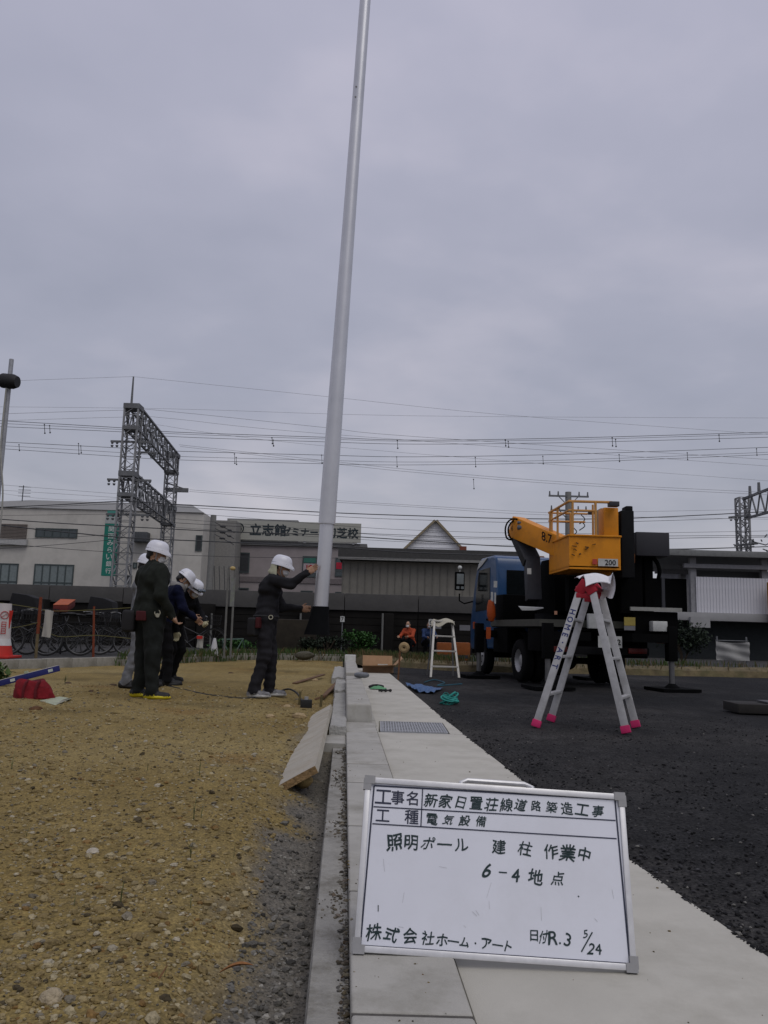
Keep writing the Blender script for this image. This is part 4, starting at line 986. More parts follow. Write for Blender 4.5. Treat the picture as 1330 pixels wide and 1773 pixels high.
def person(name, label, loc, face, shirt, pants, shoe, sole, J, height=1.72, head_yaw=0.0, head_pitch=0.0, helmet=True, glove=None, vest=None, vox=.0085, hands=None, group=None, bulk=1.0, seed=0, mask=True):
    """J: joints in the body's frame (x forward, y left, z up), scaled to height/1.72."""
    S = height / 1.72
    j = dict(pelvis=(0, 0, .95), waist=(0, 0, 1.10), chest=(.0, 0, 1.30), neck=(.0, 0, 1.46), head=(.025, 0, 1.60),
             shL=(0, .185, 1.405), shR=(0, -.185, 1.405), elL=(-.02, .245, 1.13), elR=(-.02, -.245, 1.13), wrL=(.08, .25, .89), wrR=(.08, -.25, .89),
             hipL=(0, .095, .93), hipR=(0, -.095, .93), knL=(.02, .11, .50), knR=(.02, -.11, .50), anL=(-.03, .12, .09), anR=(-.03, -.12, .09), ftL=0.1, ftR=-0.1)
    j.update(J)
    q = {k: np.asarray(v, float) for k, v in j.items() if not k.startswith('ft')}
    tsh = T_VEST if vest else T_SHIRT
    lat = unit(q['shL'] - q['shR']); pr = []
    ch, wa, pe = q['chest'], q['waist'], q['pelvis']; b = bulk
    pr += [rc(pe + V(0, .07, 0), pe + V(0, -.07, 0), .125 * b, tag_=T_PANTS, k=.04), rc(pe, wa, .125 * b, .12 * b, T_SHIRT, .04), rc(wa + lat * .06, wa - lat * .06, .118 * b, tag_=T_SHIRT, k=.04),
           rc(wa, ch, .12 * b, .12 * b, tsh, .05), rc(ch + lat * .085, ch - lat * .085, .128 * b, tag_=tsh, k=.05), rc(q['shL'] * .8 + q['shR'] * .2, q['shR'] * .8 + q['shL'] * .2, .078 * b, tag_=tsh, k=.05),
           rc(ch, q['neck'], .10, .07, T_SHIRT, .04), rc(q['neck'] + V(0, 0, -.02), q['neck'] + V(0, 0, .02), .07, .066, T_SHIRT, .02), rc(q['neck'], q['head'] + V(-.01, 0, -.04), .054, .05, T_SKIN, .02)]
    hem = pe + (wa - pe) * .35
    pr += [rc(hem + V(0, .075, -.04), hem + V(0, -.075, -.04), .131 * b, tag_=T_SHIRT, k=.02)]
    for s in 'LR':
        sg = 1 if s == 'L' else -1
        pr += [rc(q['hip' + s], q['kn' + s], .105 * b, .078 * b, T_PANTS, .03), rc(q['kn' + s], q['an' + s] + V(0, 0, .0), .078 * b, .066, T_PANTS, .03)]
        a = j['ft' + s] if not hasattr(j['ft' + s], '__len__') else 0; d = V(math.cos(a), math.sin(a), 0); an = q['an' + s]; z0 = an[2] - .09
        heel = V(an[0], an[1], z0 + .05) - d * .035; toe = V(an[0], an[1], z0 + .038) + d * .17
        pr += [rc(an + V(0, 0, -.01), heel, .05, .046, T_SHOE, .02), rc(heel, toe, .047, .038, T_SHOE, .03), el(V(an[0], an[1], z0 + .024) + d * .068, (.152, .054, .026), rotz(a), T_SOLE, .004), el(V(an[0], an[1], z0 + .026) - d * .03, (.06, .050, .028), rotz(a), T_SOLE, .004)]
        el_, wr = q['el' + s], q['wr' + s]
        pr += [rc(q['sh' + s], el_, .072 * b, .058 * b, T_SHIRT, .03), rc(el_, wr, .057 * b, .042, T_SHIRT, .03)]
        # hand: palm, four fingers in two segments, thumb from the side of the palm
        hd = (hands or {}).get(s, {}); f_ = unit(hd.get('dir', wr - el_)); curl = hd.get('curl', .5)
        th = np.asarray(hd.get('thumb', (.9, 0, .2)), float); th = unit(th - f_ * (th @ f_)); nr = np.cross(f_, th) * hd.get('side', 1.0)   # nr = palm side
        tg_ = T_GLOVE if glove else T_SKIN; g = 1.12 if glove else 1.0
        pc = wr + f_ * .05
        pr += [rc(wr - f_ * .01, wr + f_ * .02, .03 * g, tag_=tg_, k=.02), rc(pc + th * .022, pc - th * .024, .022 * g, tag_=tg_, k=.02), rc(pc + f_ * .03 + th * .026, pc + f_ * .028 - th * .028, .017 * g, tag_=tg_, k=.015)]
        for i, (o_, ln) in enumerate(((.031, .07), (.0105, .08), (-.0105, .074), (-.031, .056))):
            r0 = pc + f_ * .04 + th * o_; c1, c2 = curl * .6, curl * 1.5
            m1 = r0 + (f_ * math.cos(c1) + nr * math.sin(c1)) * ln * .52; m2 = m1 + (f_ * math.cos(c2) + nr * math.sin(c2)) * ln * .48
            pr += [rc(r0, m1, .0098 * g, .009 * g, tg_, .004), rc(m1, m2, .009 * g, .0075 * g, tg_, .003)]
        t0 = wr + f_ * .025 + th * .024; t1 = t0 + unit(th * .75 + f_ * .6 + nr * .25) * .042; t2 = t1 + unit(th * .25 + f_ * .85 + nr * .4) * .032
        pr += [rc(t0, t1, .013 * g, .0105 * g, tg_, .008), rc(t1, t2, .0105 * g, .0085 * g, tg_, .003)]
    # head in its own frame
    HR = rotz(head_yaw) @ rot((0, 1, 0), head_pitch); hc = q['head']; hp = lambda x, y, z: hc + HR @ V(x, y, z)
    pr += [el(hp(0, 0, .015), (.098, .077, .108), HR, T_SKIN, .02), el(hp(.03, 0, -.045), (.066, .058, .07), HR, T_SKIN, .03), rc(hp(.094, 0, .01), hp(.108, 0, -.018), .010, .013, T_SKIN, .015),
           el(hp(-.022, 0, .03), (.092, .083, .10), HR, T_HAIR, .01), rc(hp(-.07, .03, -.04), hp(-.07, -.03, -.04), .035, tag_=T_HAIR, k=.02)]
    for s in (1, -1):
        pr += [el(hp(.0, s * .079, -.005), (.017, .010, .032), HR, T_SKIN, .008), el(hp(.083, s * .031, .016), (.012, .014, .007), HR, T_EYE, .004), rc(hp(.087, s * .018, .034), hp(.077, s * .046, .034), .006, tag_=T_HAIR, k=.004)]
    if mask: pr += [el(hp(.062, 0, -.048), (.052, .056, .046), HR, T_MASK, .008)]
    else: pr += [rc(hp(.092, .02, -.05), hp(.092, -.02, -.05), .007, tag_=T_SKIN, k=.006)]
    v, fs, ft = grow(pr, vox, (T_SHIRT, T_PANTS, T_VEST), .0085, seed)
    me = bpy.data.meshes.new('body'); me.from_pydata((v * S).tolist(), [], fs.tolist())
    for m_ in (shirt, pants, M_skin, shoe, sole, glove or M_skin, M_hair, M_mask, vest or shirt, M_eye): me.materials.append(m_)
    me.polygons.foreach_set('material_index', ft.astype(np.int32)); me.polygons.foreach_set('use_smooth', np.ones(len(me.polygons), bool)); me.update()
    T = thing(name, label, 'person', loc, face, group)
    ob = bpy.data.objects.new('body', me); COL.objects.link(ob); ob.parent = T
    if helmet:
        mb = MB(); top = hp(0, 0, .035); n_, r_ = 28, 10
        def dome(sc_, brim):
            def fn(a, b):
                t = 2 * math.pi * a; ph = b * math.pi / 2; w = math.cos(ph) ** .55; z = .142 * math.sin(ph) ** .9
                fr = max(0, math.cos(t)); rx = (.131 + (brim * .04 * fr ** 2 if b < .09 else 0)) * w; ry = .113 * w + (brim * .008 if b < .09 else 0)
                dz = -.018 * fr ** 2 * brim if b < .09 else 0
                return (hc + HR @ (V(.0, 0, .018) + V(rx * math.cos(t), ry * math.sin(t), z + dz) * sc_)) * S
            return fn
        mb.grid(dome(1.0, 1), n_ + 1, r_ + 3); mb.grid(dome(.955, .8), n_ + 1, r_)
        h_ = mb.build('helmet', M_helm, T)
        mb = MB(); mb.tube([(hc + HR @ V(.127 * math.cos(t), .109 * math.sin(t), .05) * 1.0 + HR @ V(.0, 0, 0)) * S for t in np.linspace(0, 6.28, 25)[:-1]], .0065, 5, closed=True); mb.build('helmet_band', M_strap, h_)
        mb = MB()
        for s in (1, -1): mb.tube([hp(.02, s * .098, .03) * S, hp(.015, s * .088, -.05) * S, hp(.045, s * .03, -.118) * S], .006, 5)
        mb.build('chin_strap', M_strap, T)
    return T, q, S
def belt(T, q, S, col, w=.148):
    pe = q['pelvis']; wa = q['waist']; c = pe + (wa - pe) * .12; mb = MB()
    mb.tube([(c + V(w * .95 * math.cos(t), (w + .055) * math.sin(t), 0)) * S for t in np.linspace(0, 6.28, 29)[:-1]], .02, 6, closed=True)
    mb.build('belt', col, T); return c * S
def pouch(T, c, d, size, mat, nm='pouch'):
    mb = MB(); a = math.atan2(d[1], d[0]); mb.box(np.asarray(c) + np.asarray(d), size, rotz(a)); o = mb.build(nm, mat, T, bevel=min(size) * .25, seg=3); return o

M_green = pm('dark_green_workwear', (.016, .0185, .0155), .95, spec=.15, var=.3, scale=14)
M_greenp = pm('dark_green_trousers', (.013, .015, .0138), .95, spec=.15, var=.3, scale=14)
M_char = pm('charcoal_workwear', (.016, .016, .0185), .95, spec=.15, var=.3, scale=14)
M_charp = pm('charcoal_trousers', (.018, .0175, .0205), .95, spec=.15, var=.3, scale=14)
M_grey = pm('pale_grey_workwear', (.15, .155, .165), .95, spec=.15, var=.2, scale=14)
M_navy = pm('navy_vest', (.005, .0065, .022), .95, spec=.15, var=.3, scale=14)
M_gry2 = pm('mid_grey_sleeve', (.10, .10, .11), .9)
M_blackp = pm('black_trousers', (.006, .006, .007), .95, spec=.15, var=.2)
M_bshoe = pm('black_shoe', (.012, .012, .013), .6)
M_yel = pm('yellow_sole', (.50, .42, .015), .6)
M_gshoe = pm('grey_white_shoe', (.16, .16, .165), .7, var=.5, scale=25)
M_wsole = pm('white_sole', (.4, .4, .38), .7)
M_glove = pm('cream_glove', (.42, .39, .25), .9, var=.15)
M_pouch = pm('black_pouch', (.010, .010, .011), .75)
M_rpouch = pm('red_pouch', (.05, .003, .005), .75)
M_metal = pm('steel_clip', (.45, .43, .33), .4, metal=.6)

# worker in dark green with yellow soled shoes, hand at his hip, watching
loc = G(250, 1211, 0); loc[2] = float(soil_h(loc[0], loc[1]))
T, q, S = person('person', 'worker in dark green clothes and yellow soled shoes wearing a white helmet', loc, math.radians(42), M_green, M_greenp, M_bshoe, M_yel,
    dict(chest=(.0, 0, 1.32), hipL=(0, .1, .94), elL=(.06, .26, 1.14), wrL=(.22, .16, 1.0), elR=(-.03, -.28, 1.13), wrR=(.13, -.27, .91), knL=(.02, .12, .5), anL=(-.02, .14, .09), knR=(.0, -.13, .5), anR=(.0, -.16, .09), ftR=-.75, ftL=-.55),
    1.77, head_yaw=-.6, head_pitch=.2, hands=dict(R=dict(curl=.9, thumb=(.3, 1, 0)), L=dict(curl=.9)), bulk=1.2, seed=1)
c = belt(T, q, S, M_pouch)
pouch(T, c, (-.17, .15, -.13), (.15, .18, .25), M_pouch); pouch(T, c, (-.15, -.10, -.07), (.05, .13, .11), M_rpouch, 'red_pouch')
mb = MB(); mb.torus(c + V(-.03, -.235, -.03), (.3, 1, 0), .03, .008, 16, 6); mb.cyl(c + V(-.03, -.245, -.06), c + V(-.03, -.215, -.06), .024, n=12); mb.build('key_ring', M_metal, T)

# worker in pale grey behind him
loc = G(216, 1193, 0); loc[2] = float(soil_h(loc[0], loc[1]))
person('person', 'worker in pale grey clothes half hidden behind the dark green one', loc + V(.12, .1, 0), math.radians(5), M_grey, M_grey, M_bshoe, M_bshoe,
    dict(elR=(.0, -.25, 1.12), wrR=(.22, -.2, 1.0), elL=(.02, .25, 1.12), wrL=(.25, .2, 1.0), knR=(.0, -.11, .5), anR=(-.12, -.12, .09), anL=(.1, .12, .09), knL=(.08, .11, .5)), 1.74, head_pitch=.2, seed=2)

# worker in navy vest bending over
loc = G(281, 1187, 0); loc[2] = float(soil_h(loc[0], loc[1]))
T, q, S = person('person', 'worker in navy vest and black trousers with banded white helmet, bending forward', loc, math.radians(25), M_navy, M_blackp, M_bshoe, M_bshoe,
    dict(pelvis=(-.06, 0, .93), waist=(.0, 0, 1.08), chest=(.08, 0, 1.25), neck=(.15, 0, 1.39), head=(.21, 0, 1.49), shL=(.09, .185, 1.33), shR=(.09, -.185, 1.33), hipL=(-.06, .095, .92), hipR=(-.06, -.095, .92),
         elL=(.2, .23, 1.09), wrL=(.38, .12, .98), elR=(.17, -.24, 1.08), wrR=(.36, -.16, .95), knR=(.02, -.11, .5), anR=(.04, -.12, .09), knL=(-.06, .11, .5), anL=(-.16, .12, .09)),
    1.73, head_pitch=.75, vest=M_navy, seed=3, hands=dict(L=dict(curl=1.0), R=dict(curl=1.0)))
belt(T, q, S, M_pouch)
mb = MB(); c = q['neck'] + V(-.02, 0, .01); mb.torus(c * S, (.35, 0, 1), .085, .032, 20, 8, sq=1.3); mb.build('neck_towel', pm('towel_grey', (.26, .25, .24), .95, var=.2), T)
# worker with goggles stooping beside him
loc = G(306, 1186, 0); loc[2] = float(soil_h(loc[0], loc[1])); loc = loc + V(-.02, .25, 0)
T, q, S = person('person', 'stooping worker with goggles pushed onto his white helmet and a cream glove', loc, math.radians(-25), M_blackp, M_blackp, M_bshoe, M_bshoe,
    dict(pelvis=(-.22, 0, .90), waist=(-.13, 0, 1.04), chest=(-.02, 0, 1.18), neck=(.08, 0, 1.28), head=(.15, 0, 1.36), shL=(-.0, .185, 1.24), shR=(-.0, -.185, 1.24), hipL=(-.22, .095, .89), hipR=(-.22, -.095, .89),
         elL=(.1, .24, 1.0), wrL=(.3, .1, .88), elR=(.0, -.24, .97), wrR=(.08, -.24, .75), knR=(-.1, -.11, .49), anR=(-.2, -.12, .09), knL=(-.12, .11, .49), anL=(-.26, .12, .09)),
    1.72, head_pitch=.55, glove=M_glove, seed=4, hands=dict(R=dict(curl=.7, dir=(.1, 0, -1), thumb=(1, .3, 0)), L=dict(curl=.9)))
HR = rot((0, 1, 0), .55); hc = q['head']; mb = MB()
mb.tube([(hc + HR @ (V(.01, 0, .06) + V(.14 * math.cos(t), .117 * math.sin(t), .0))) * S for t in np.linspace(-3.1, 3.1, 22)], .011, 6); mb.build('goggle_strap', M_pouch, T)
mb = MB()
for s in (1, -1): mb.ball((hc + HR @ V(.135, s * .042, .062)) * S, (.03, .042, .026), HR)
mb.build('goggles', pm('goggle_lens', (.05, .07, .09), .15, spec=.8), T)

# worker steadying the pole
loc = G(459, 1208, 0); loc[2] = float(soil_h(loc[0], loc[1]))
hand_t = P(545, 986, 9.86)
rel = (hand_t - loc) / (1.74 / 1.72)
T, q, S = person('person', 'worker in charcoal clothes and white helmet steadying the pole with one raised hand', loc, 0.0, M_char, M_charp, M_gshoe, M_wsole,
    dict(pelvis=(-.03, 0, .95), waist=(-.02, 0, 1.1), chest=(.0, 0, 1.31), neck=(.045, 0, 1.45), head=(.12, 0, 1.57), shR=(.05, -.17, 1.41), shL=(.02, .185, 1.40),
         elR=(.28, -.21, 1.36), wrR=tuple(rel + V(-.095, -.01, -.045)), elL=(.12, .22, 1.08), wrL=(.37, .14, 1.08), hipL=(-.03, .095, .93), hipR=(-.03, -.095, .93), knL=(.03, .1, .5), anL=(.03, .13, .09), knR=(-.02, -.1, .5), anR=(-.12, -.12, .09), ftR=-.15, ftL=.1),
    1.74, head_pitch=.22, seed=5, bulk=1.03, hands=dict(R=dict(dir=(.8, .1, .55), curl=.35, thumb=(-.4, -.1, .9), side=1), L=dict(curl=.8, dir=(1, -.1, 0), thumb=(0, 0, 1))))
c = belt(T, q, S, M_pouch)
pouch(T, c, (-.13, -.17, -.13), (.10, .13, .22), M_pouch); pouch(T, c, (-.06, -.215, -.08), (.11, .05, .13), M_rpouch, 'red_pouch')
mb = MB(); mb.torus(c + V(.08, -.21, -.01), (0, 1, 0), .024, .006, 14, 6); mb.build('key_ring', M_metal, T)
mb = MB(); hc = q['head']; mb.grid(lambda a, b: (hc + V(-.03 - (.085 + .035 * math.sin(3.1 * b)) * math.cos((a - .5) * 3.0) * (1 + .1 * math.sin(9 * b + 5 * a)), .1 * math.sin((a - .5) * 3.0), .04 - .15 * b)) * S, 16, 8)
mb.build('neck_cloth', pm('neck_cloth', (.42, .42, .30), .95, var=.2), T)

# two far people by the bicycle stands
for u, v, Y, colr, lab, fc in ((708, 1122, 25.4, (.30, .045, .012), 'far person crouching in a bright orange jacket by the dark wall', 4.2), (741, 1122, 25.6, (.012, .03, .09), 'far person crouching in a blue jacket by the dark wall', 5.0)):
    p = P(u, v, Y); p[2] = .16
    person('person', lab, p, fc, pm('jacket_%d' % u, colr, .8), M_blackp, M_bshoe, M_bshoe,
        dict(pelvis=(-.12, 0, .38), waist=(-.08, 0, .52), chest=(0, 0, .72), neck=(.05, 0, .88), head=(.09, 0, 1.02), shL=(.01, .185, .83), shR=(.01, -.185, .83), elL=(.2, .24, .62), wrL=(.42, .18, .6), elR=(.2, -.24, .62), wrR=(.42, -.18, .6), hipL=(-.12, .1, .37), hipR=(-.12, -.1, .37), knL=(.25, .13, .5), knR=(.25, -.13, .5), anL=(.02, .13, .09), anR=(.02, -.13, .09)), 1.5, helmet=False, vox=.014, seed=u)

# ------------------------------------------------------------------ aerial work platform truck
TH = math.radians(10)
TO = V(3.46, 15.12, 0)
trk = thing('lift_truck', 'blue cab aerial lift truck with folded yellow boom parked on outriggers', 'truck', TO, math.pi / 2 + TH)
M_blue = pm('cab_blue_paint', (.002, .042, .125), .35, var=.12, scale=4, coat=.3, spec=.5)
M_dark = pm('truck_black', (.0022, .0024, .0026), .9, var=.3, scale=6, spec=.08)
M_dark2 = pm('truck_dark_steel', (.0055, .006, .007), .75, var=.3, scale=6, spec=.15)
M_glass = pm('dark_glass', (.006, .008, .009), .12, spec=.6)
M_yell = pm('boom_yellow', (.64, .235, .002), .5, var=.1, scale=3, dirt=(.34, .115, .006), dscale=4, damt=.5)
M_gray = pm('arm_grey', (.028, .030, .036), .55, var=.2)
M_tyre = pm('tyre', (.006, .006, .006), .9, bump=.3, spec=.1)
M_rim = pm('rim_silver', (.36, .36, .36), .45, metal=.4)
M_orange = pm('reflex_orange', (.34, .055, .004), .6, var=.2)
M_sticker = pm('sticker_white', (.45, .46, .44), .6)
# cab: side profile (f, z) pushed across the width
prof = [(1.55, .55), (3.30, .50), (3.38, .62), (3.38, 1.05), (3.33, 1.28), (3.05, 2.05), (2.85, 2.36), (2.6, 2.46), (1.75, 2.46), (1.6, 2.40), (1.55, 2.25)]
mb = MB(); mb.prism(prof, (0, -.88, 0), (1, 0, 0), (0, 0, 1), (0, 1, 0), 1.76); cab = mb.build('cab', M_blue, trk, bevel=.05, seg=3)
for s in (1, -1):
    y = s * .885
    mb = MB(); mb.prism([(1.95, 1.35), (2.95, 1.32), (2.93, 1.75), (2.72, 2.2), (1.95, 2.22)], (0, y - .006, 0), (1, 0, 0), (0, 0, 1), (0, 1, 0), .012); mb.build('side_window', M_glass, cab)
    mb = MB(); mb.bx(1.98, 2.14, y - .02, y + .02, 1.12, 1.16); mb.build('door_handle', M_dark, cab)
    mb = MB(); mb.prism([(2.1, .5), (2.2, .85), (2.5, .98), (2.85, .85), (2.95, .5)], (0, y - .012, 0), (1, 0, 0), (0, 0, 1), (0, 1, 0), .024); mb.build('wheel_arch', M_dark, cab)
mb = MB(); nrm = unit(V(.77, 0, .28)); mb.prism([(-.74, 0), (.74, 0), (.66, .72), (-.66, .72)], V(3.345, 0, 1.36), (0, 1, 0), unit(V(-.28, 0, .77)), nrm, .012); mb.build('windscreen', M_glass, cab)
mb = MB(); mb.bx(1.535, 1.552, -.66, .66, 1.55, 2.15); mb.build('rear_window', M_glass, cab)
mb = MB(); mb.prism([(2.5, 2.30), (2.86, 2.22), (2.62, 2.40), (2.1, 2.43)], (0, .884, 0), (1, 0, 0), (0, 0, 1), (0, 1, 0), .018); mb.build('window_visor', M_sticker, cab)
mb = MB(); mb.bx(3.3, 3.44, -.86, .86, .42, .62); mb.build('front_bumper', M_dark2, trk, bevel=.02)
for s in (1, -1):
    mb = MB(); mb.bx(3.3, 3.4, s * .78 - .08, s * .78 + .08, .66, .84); mb.build('headlight', M_sticker, cab, bevel=.02)
    mb = MB(); mb.bx(3.0, 3.1, s * .892 - .012, s * .892 + .012, .95, 1.1); mb.build('side_marker', M_orange, cab)
    mir = MB(); y = s * 1.16; mir.tube([(3.2, s * .88, 1.55), (3.3, s * 1.05, 1.5), (3.32, y, 1.56), (3.32, y, 1.72)], .018, 6); ma = mir.build('mirror_arm', M_dark, trk)
    mb = MB(); mb.box((3.31, y, 2.0), (.07, .22, .42)); mb.build('mirror', M_dark, ma, bevel=.03, seg=3)
    mb = MB(); mb.bx(3.265, 3.272, y - .08, y + .08, 1.93, 2.16); mb.bx(3.265, 3.272, y - .085, y - .02, 1.82, 1.88); mb.bx(3.265, 3.272, y + .02, y + .085, 1.82, 1.88); mb.build('mirror_glass', pm('mirror_glass', (.16, .18, .18), .15, spec=.8), ma)
mb = MB(); mb.cyl((3.31, 1.16, 2.2), (3.31, 1.16, 2.27), .012, n=6); mb.ball((3.31, 1.16, 2.3), .05); mb.build('round_mirror', M_sticker, trk)
# chassis and deck
mb = MB()
for y in (-.38, .38): mb.bx(-1.15, 3.2, y - .05, y + .05, .62, .80)
for x in (-1.0, -.3, .5, 1.3, 2.2): mb.bx(x - .05, x + .05, -.329, .329, .64, .78)
mb.build('chassis', M_dark, trk)
mb = MB(); mb.cyl((0, -.8, .40), (0, .8, .40), .06, n=10); mb.ball((0, 0, .4), (.17, .17, .17)); mb.build('rear_axle', M_dark, trk)
mb = MB(); mb.cyl((2.5, -.75, .40), (2.5, .75, .40), .05, n=10); mb.build('front_axle', M_dark, trk)
mb = MB(); mb.bx(-1.2, 1.45, -1.0, 1.0, .98, 1.08); mb.build('deck', M_dark2, trk, bevel=.01)
mb = MB(); mb.bx(-1.215, 1.45, -1.02, -1.003, 1.0, 1.12); mb.bx(-1.215, 1.45, 1.003, 1.02, 1.0, 1.12); mb.bx(-1.23, -1.216, -1.02, 1.02, 1.0, 1.12); mb.build('deck_edge', pm('deck_edge', (.05, .05, .04), .6), trk)
for (a, b, y0, y1, z0, z1) in ((.55, 1.4, .62, .98, .5, .97), (.6, 1.4, -.98, -.62, .5, .97), (-1.15, -.55, .66, .98, .58, .97), (-1.15, -.5, -.98, -.55, .5, .97)):
    mb = MB(); mb.bx(a, b, y0, y1, z0, z1); mb.build('toolbox', M_dark, trk, bevel=.012)
mb = MB(); mb.bx(-.1, 1.35, -.95, -.2, 1.085, 1.75); mb.build('equipment_cabinet', M_dark, trk, bevel=.02)
mb = MB(); mb.bx(.9, 1.4, .05, .95, 1.085, 1.62); mb.build('equipment_cabinet', M_dark, trk, bevel=.02)
mb = MB(); mb.bx(-1.1, -.3, -.98, -.3, 1.085, 1.62); mb.build('equipment_cabinet', M_dark, trk, bevel=.02)
# white laminated panel edge on the deck, left side
mb = MB(); A, B = P(899, 1051, 14.6), P(942, 1053, 14.5); mb.prism([(0, 0), (1, 0), (.62, -.10), (.12, -.13)], A, (B - A), (0, 0, .45), (0, .1, .02), 1.0); mb.build('pale_panel', M_sticker, trk, True)
# wheels
def wheel(x, y, s, dual):
    w = .2; r = .385
    for k in range(2 if dual else 1):
        yy = y - s * k * .24; m_ = MB()
        m_.lathe([(.21, -w / 2 + .01), (.26, -w / 2), (.35, -w / 2 + .005), (.38, -w / 2 + .03), (r, -w / 4), (r, w / 4), (.38, w / 2 - .03), (.35, w / 2 - .005), (.26, w / 2), (.21, w / 2 - .01), (.2, 0), (.21, -w / 2 + .01)], (x, yy, r), (0, 1, 0), 32)
        t = m_.build('wheel', M_tyre, trk)
        m_ = MB()
        if dual and k == 0: pr_ = [(.215, .09), (.20, .06), (.17, -.02), (.12, -.03), (.11, .03), (.06, .05), (0, .05)]
        else: pr_ = [(.215, .09), (.20, .085), (.15, .10), (.11, .115), (.08, .16), (0, .165)]
        m_.lathe([(a, b * s) for a, b in pr_], (x, yy, r), (0, 1, 0), 24); m_.build('rim', M_rim, t)
        m_ = MB()
        for i in range(6):
            q = i * math.pi / 3; m_.ball((x + .14 * math.cos(q), yy + s * (.0 if dual else .11), r + .14 * math.sin(q)), .016, nu=6, nv=4)
        m_.build('wheel_nuts', M_dark2, t)
for s in (1, -1): wheel(0, s * .87, s, True); wheel(2.5, s * .80, s, False)
for s in (1, -1):
    mb = MB(); mb.grid(lambda a, b: V(.47 * math.cos(.35 + 2.45 * a), s * (.62 + .34 * b), .42 + .47 * math.sin(.35 + 2.45 * a)), 14, 2); mb.build('mudguard', M_dark, trk, recalc=False)
# outriggers: box beam, jack, pad
for (x, y) in ((-1.75, 1.08), (-1.75, -1.08), (1.25, 1.32), (1.25, -1.1)):
    mb = MB(); xb = max(x, -1.1); mb.bx(x - .07, x + .07, y - .08, y + .08, .48, 1.05); o = mb.build('outrigger', M_dark, trk, bevel=.01)
    mb = MB(); s = 1 if y > 0 else -1; mb.bx(x - .06, x + .06, s * .36, y - s * .08, .78, .92)
    if x < -1.2: mb.bx(x + .06, -1.1, s * .36, s * .52, .78, .92)
    mb.build('beam', M_dark, o)
    mb = MB(); mb.cyl((x, y, .09), (x, y, .52), .045, n=12); mb.build('ram', pm('ram_steel', (.12, .12, .12), .4, metal=.5), o)
    mb = MB(); mb.cyl((x, y, .055), (x, y, .12), .13, .05, 14); mb.bx(x - .33, x + .33, y - .33, y + .33, 0.0, .05); mb.build('foot_pad', M_dark, o)
# rear: bumper, lamps, plate, stickers
mb = MB(); mb.bx(-1.26, -1.18, -.95, .95, .55, .68); mb.build('rear_bumper', M_dark2, trk, bevel=.01)
for s in (1, -1): mb = MB(); mb.bx(-1.3, -1.262, s * .72 - .17, s * .72 + .17, .58, .67); mb.build('tail_lamp', pm('tail_red', (.09, .006, .004), .4), trk, bevel=.008)
def wbox(name, u0, v0, u1, v1, Y, d, mat, parent=trk, bevel=.0):
    """A box whose front fills a pixel rectangle at distance Y, d deep."""
    a, b = P(u0, v1, Y), P(u1, v0, Y); m_ = MB(); m_.bx(a[0], b[0], Y, Y + d, a[2], b[2]); return m_.build(name, mat, parent, True, bevel=bevel)
wbox('white_case', 1019, 1063, 1046, 1088, 13.75, .12, M_sticker, bevel=.01); wbox('white_case', 1131, 1076, 1156, 1093, 13.55, .2, M_sticker, bevel=.012)
wbox('side_box', 1098, 1060, 1174, 1103, 13.78, .5, M_dark, bevel=.02); wbox('red_reflector', 1138, 1104, 1166, 1114, 13.6, .04, pm('tail_red', (.09, .006, .004), .4))
wbox('deck_rail', 1092, 1053, 1181, 1057, 13.7, .05, pm('rail_pale', (.26, .26, .24), .6)); wbox('post', 1147, 1000, 1151, 1054, 13.75, .04, M_gray)
wbox('warning_label', 1081, 1069, 1100, 1083, 13.72, .01, pm('label_yellow', (.28, .22, .05), .6)); wbox('label', 1081, 1084, 1100, 1091, 13.72, .01, pm('label_grey', (.16, .16, .17), .6))
pl = wbox('number_plate', 1036, 1102, 1077, 1121, 13.7, .015, M_sticker)
mb = MB(); put_text(mb, '2', P(1072, 1112, 13.69), (1, 0, 0), (0, 0, 1), .09, .002, .02); put_text(mb, '7', P(1043, 1112, 13.69), (1, 0, 0), (0, 0, 1), .06, .002, .01); mb.build('plate_digits', M_dark2, pl, True)
wbox('sticker', 855, 1006, 861, 1017, 15.9, .01, M_sticker); wbox('sticker', 850, 1025, 854, 1041, 15.9, .01, M_sticker); wbox('sticker', 856, 1026, 859, 1045, 15.88, .01, M_sticker)
wbox('sticker', 913, 984, 920, 994, 14.4, .01, M_sticker); wbox('hazard_sticker', 960, 1058, 965, 1064, 13.7, .01, pm('sticker_pink', (.4, .2, .12), .6))
# rolled orange cover hung behind the cab, and orange flap
mb = MB(); a = P(850, 1041, 15.95); b = P(851, 1077, 15.95); mb.lathe([(0, 0), (.05, .02), (.085, .12), (.08, .3), (.05, .42), (0, .44)], b, a - b, 14); mb.build('orange_cover', M_orange, trk, True)
wbox('orange_flap', 842, 1086, 850, 1106, 15.9, .03, M_orange)
wbox('red_lamp', 938, 1092, 944, 1106, 13.9, .03, pm('lamp_amber', (.12, .03, .004), .4))
# turret
mb = MB(); mb.cyl((.25, .1, 1.08), (.25, .1, 1.25), .42, n=24); mb.build('turntable', M_dark2, trk)
mb = MB(); mb.prism([(-.35, 1.25), (.6, 1.25), (.55, 1.9), (.35, 2.25), (-.05, 2.25), (-.3, 1.9)], (0, -.22, 0), (1, 0, 0), (0, 0, 1), (0, 1, 0), .6); mb.build('turret', M_dark, trk, bevel=.02)
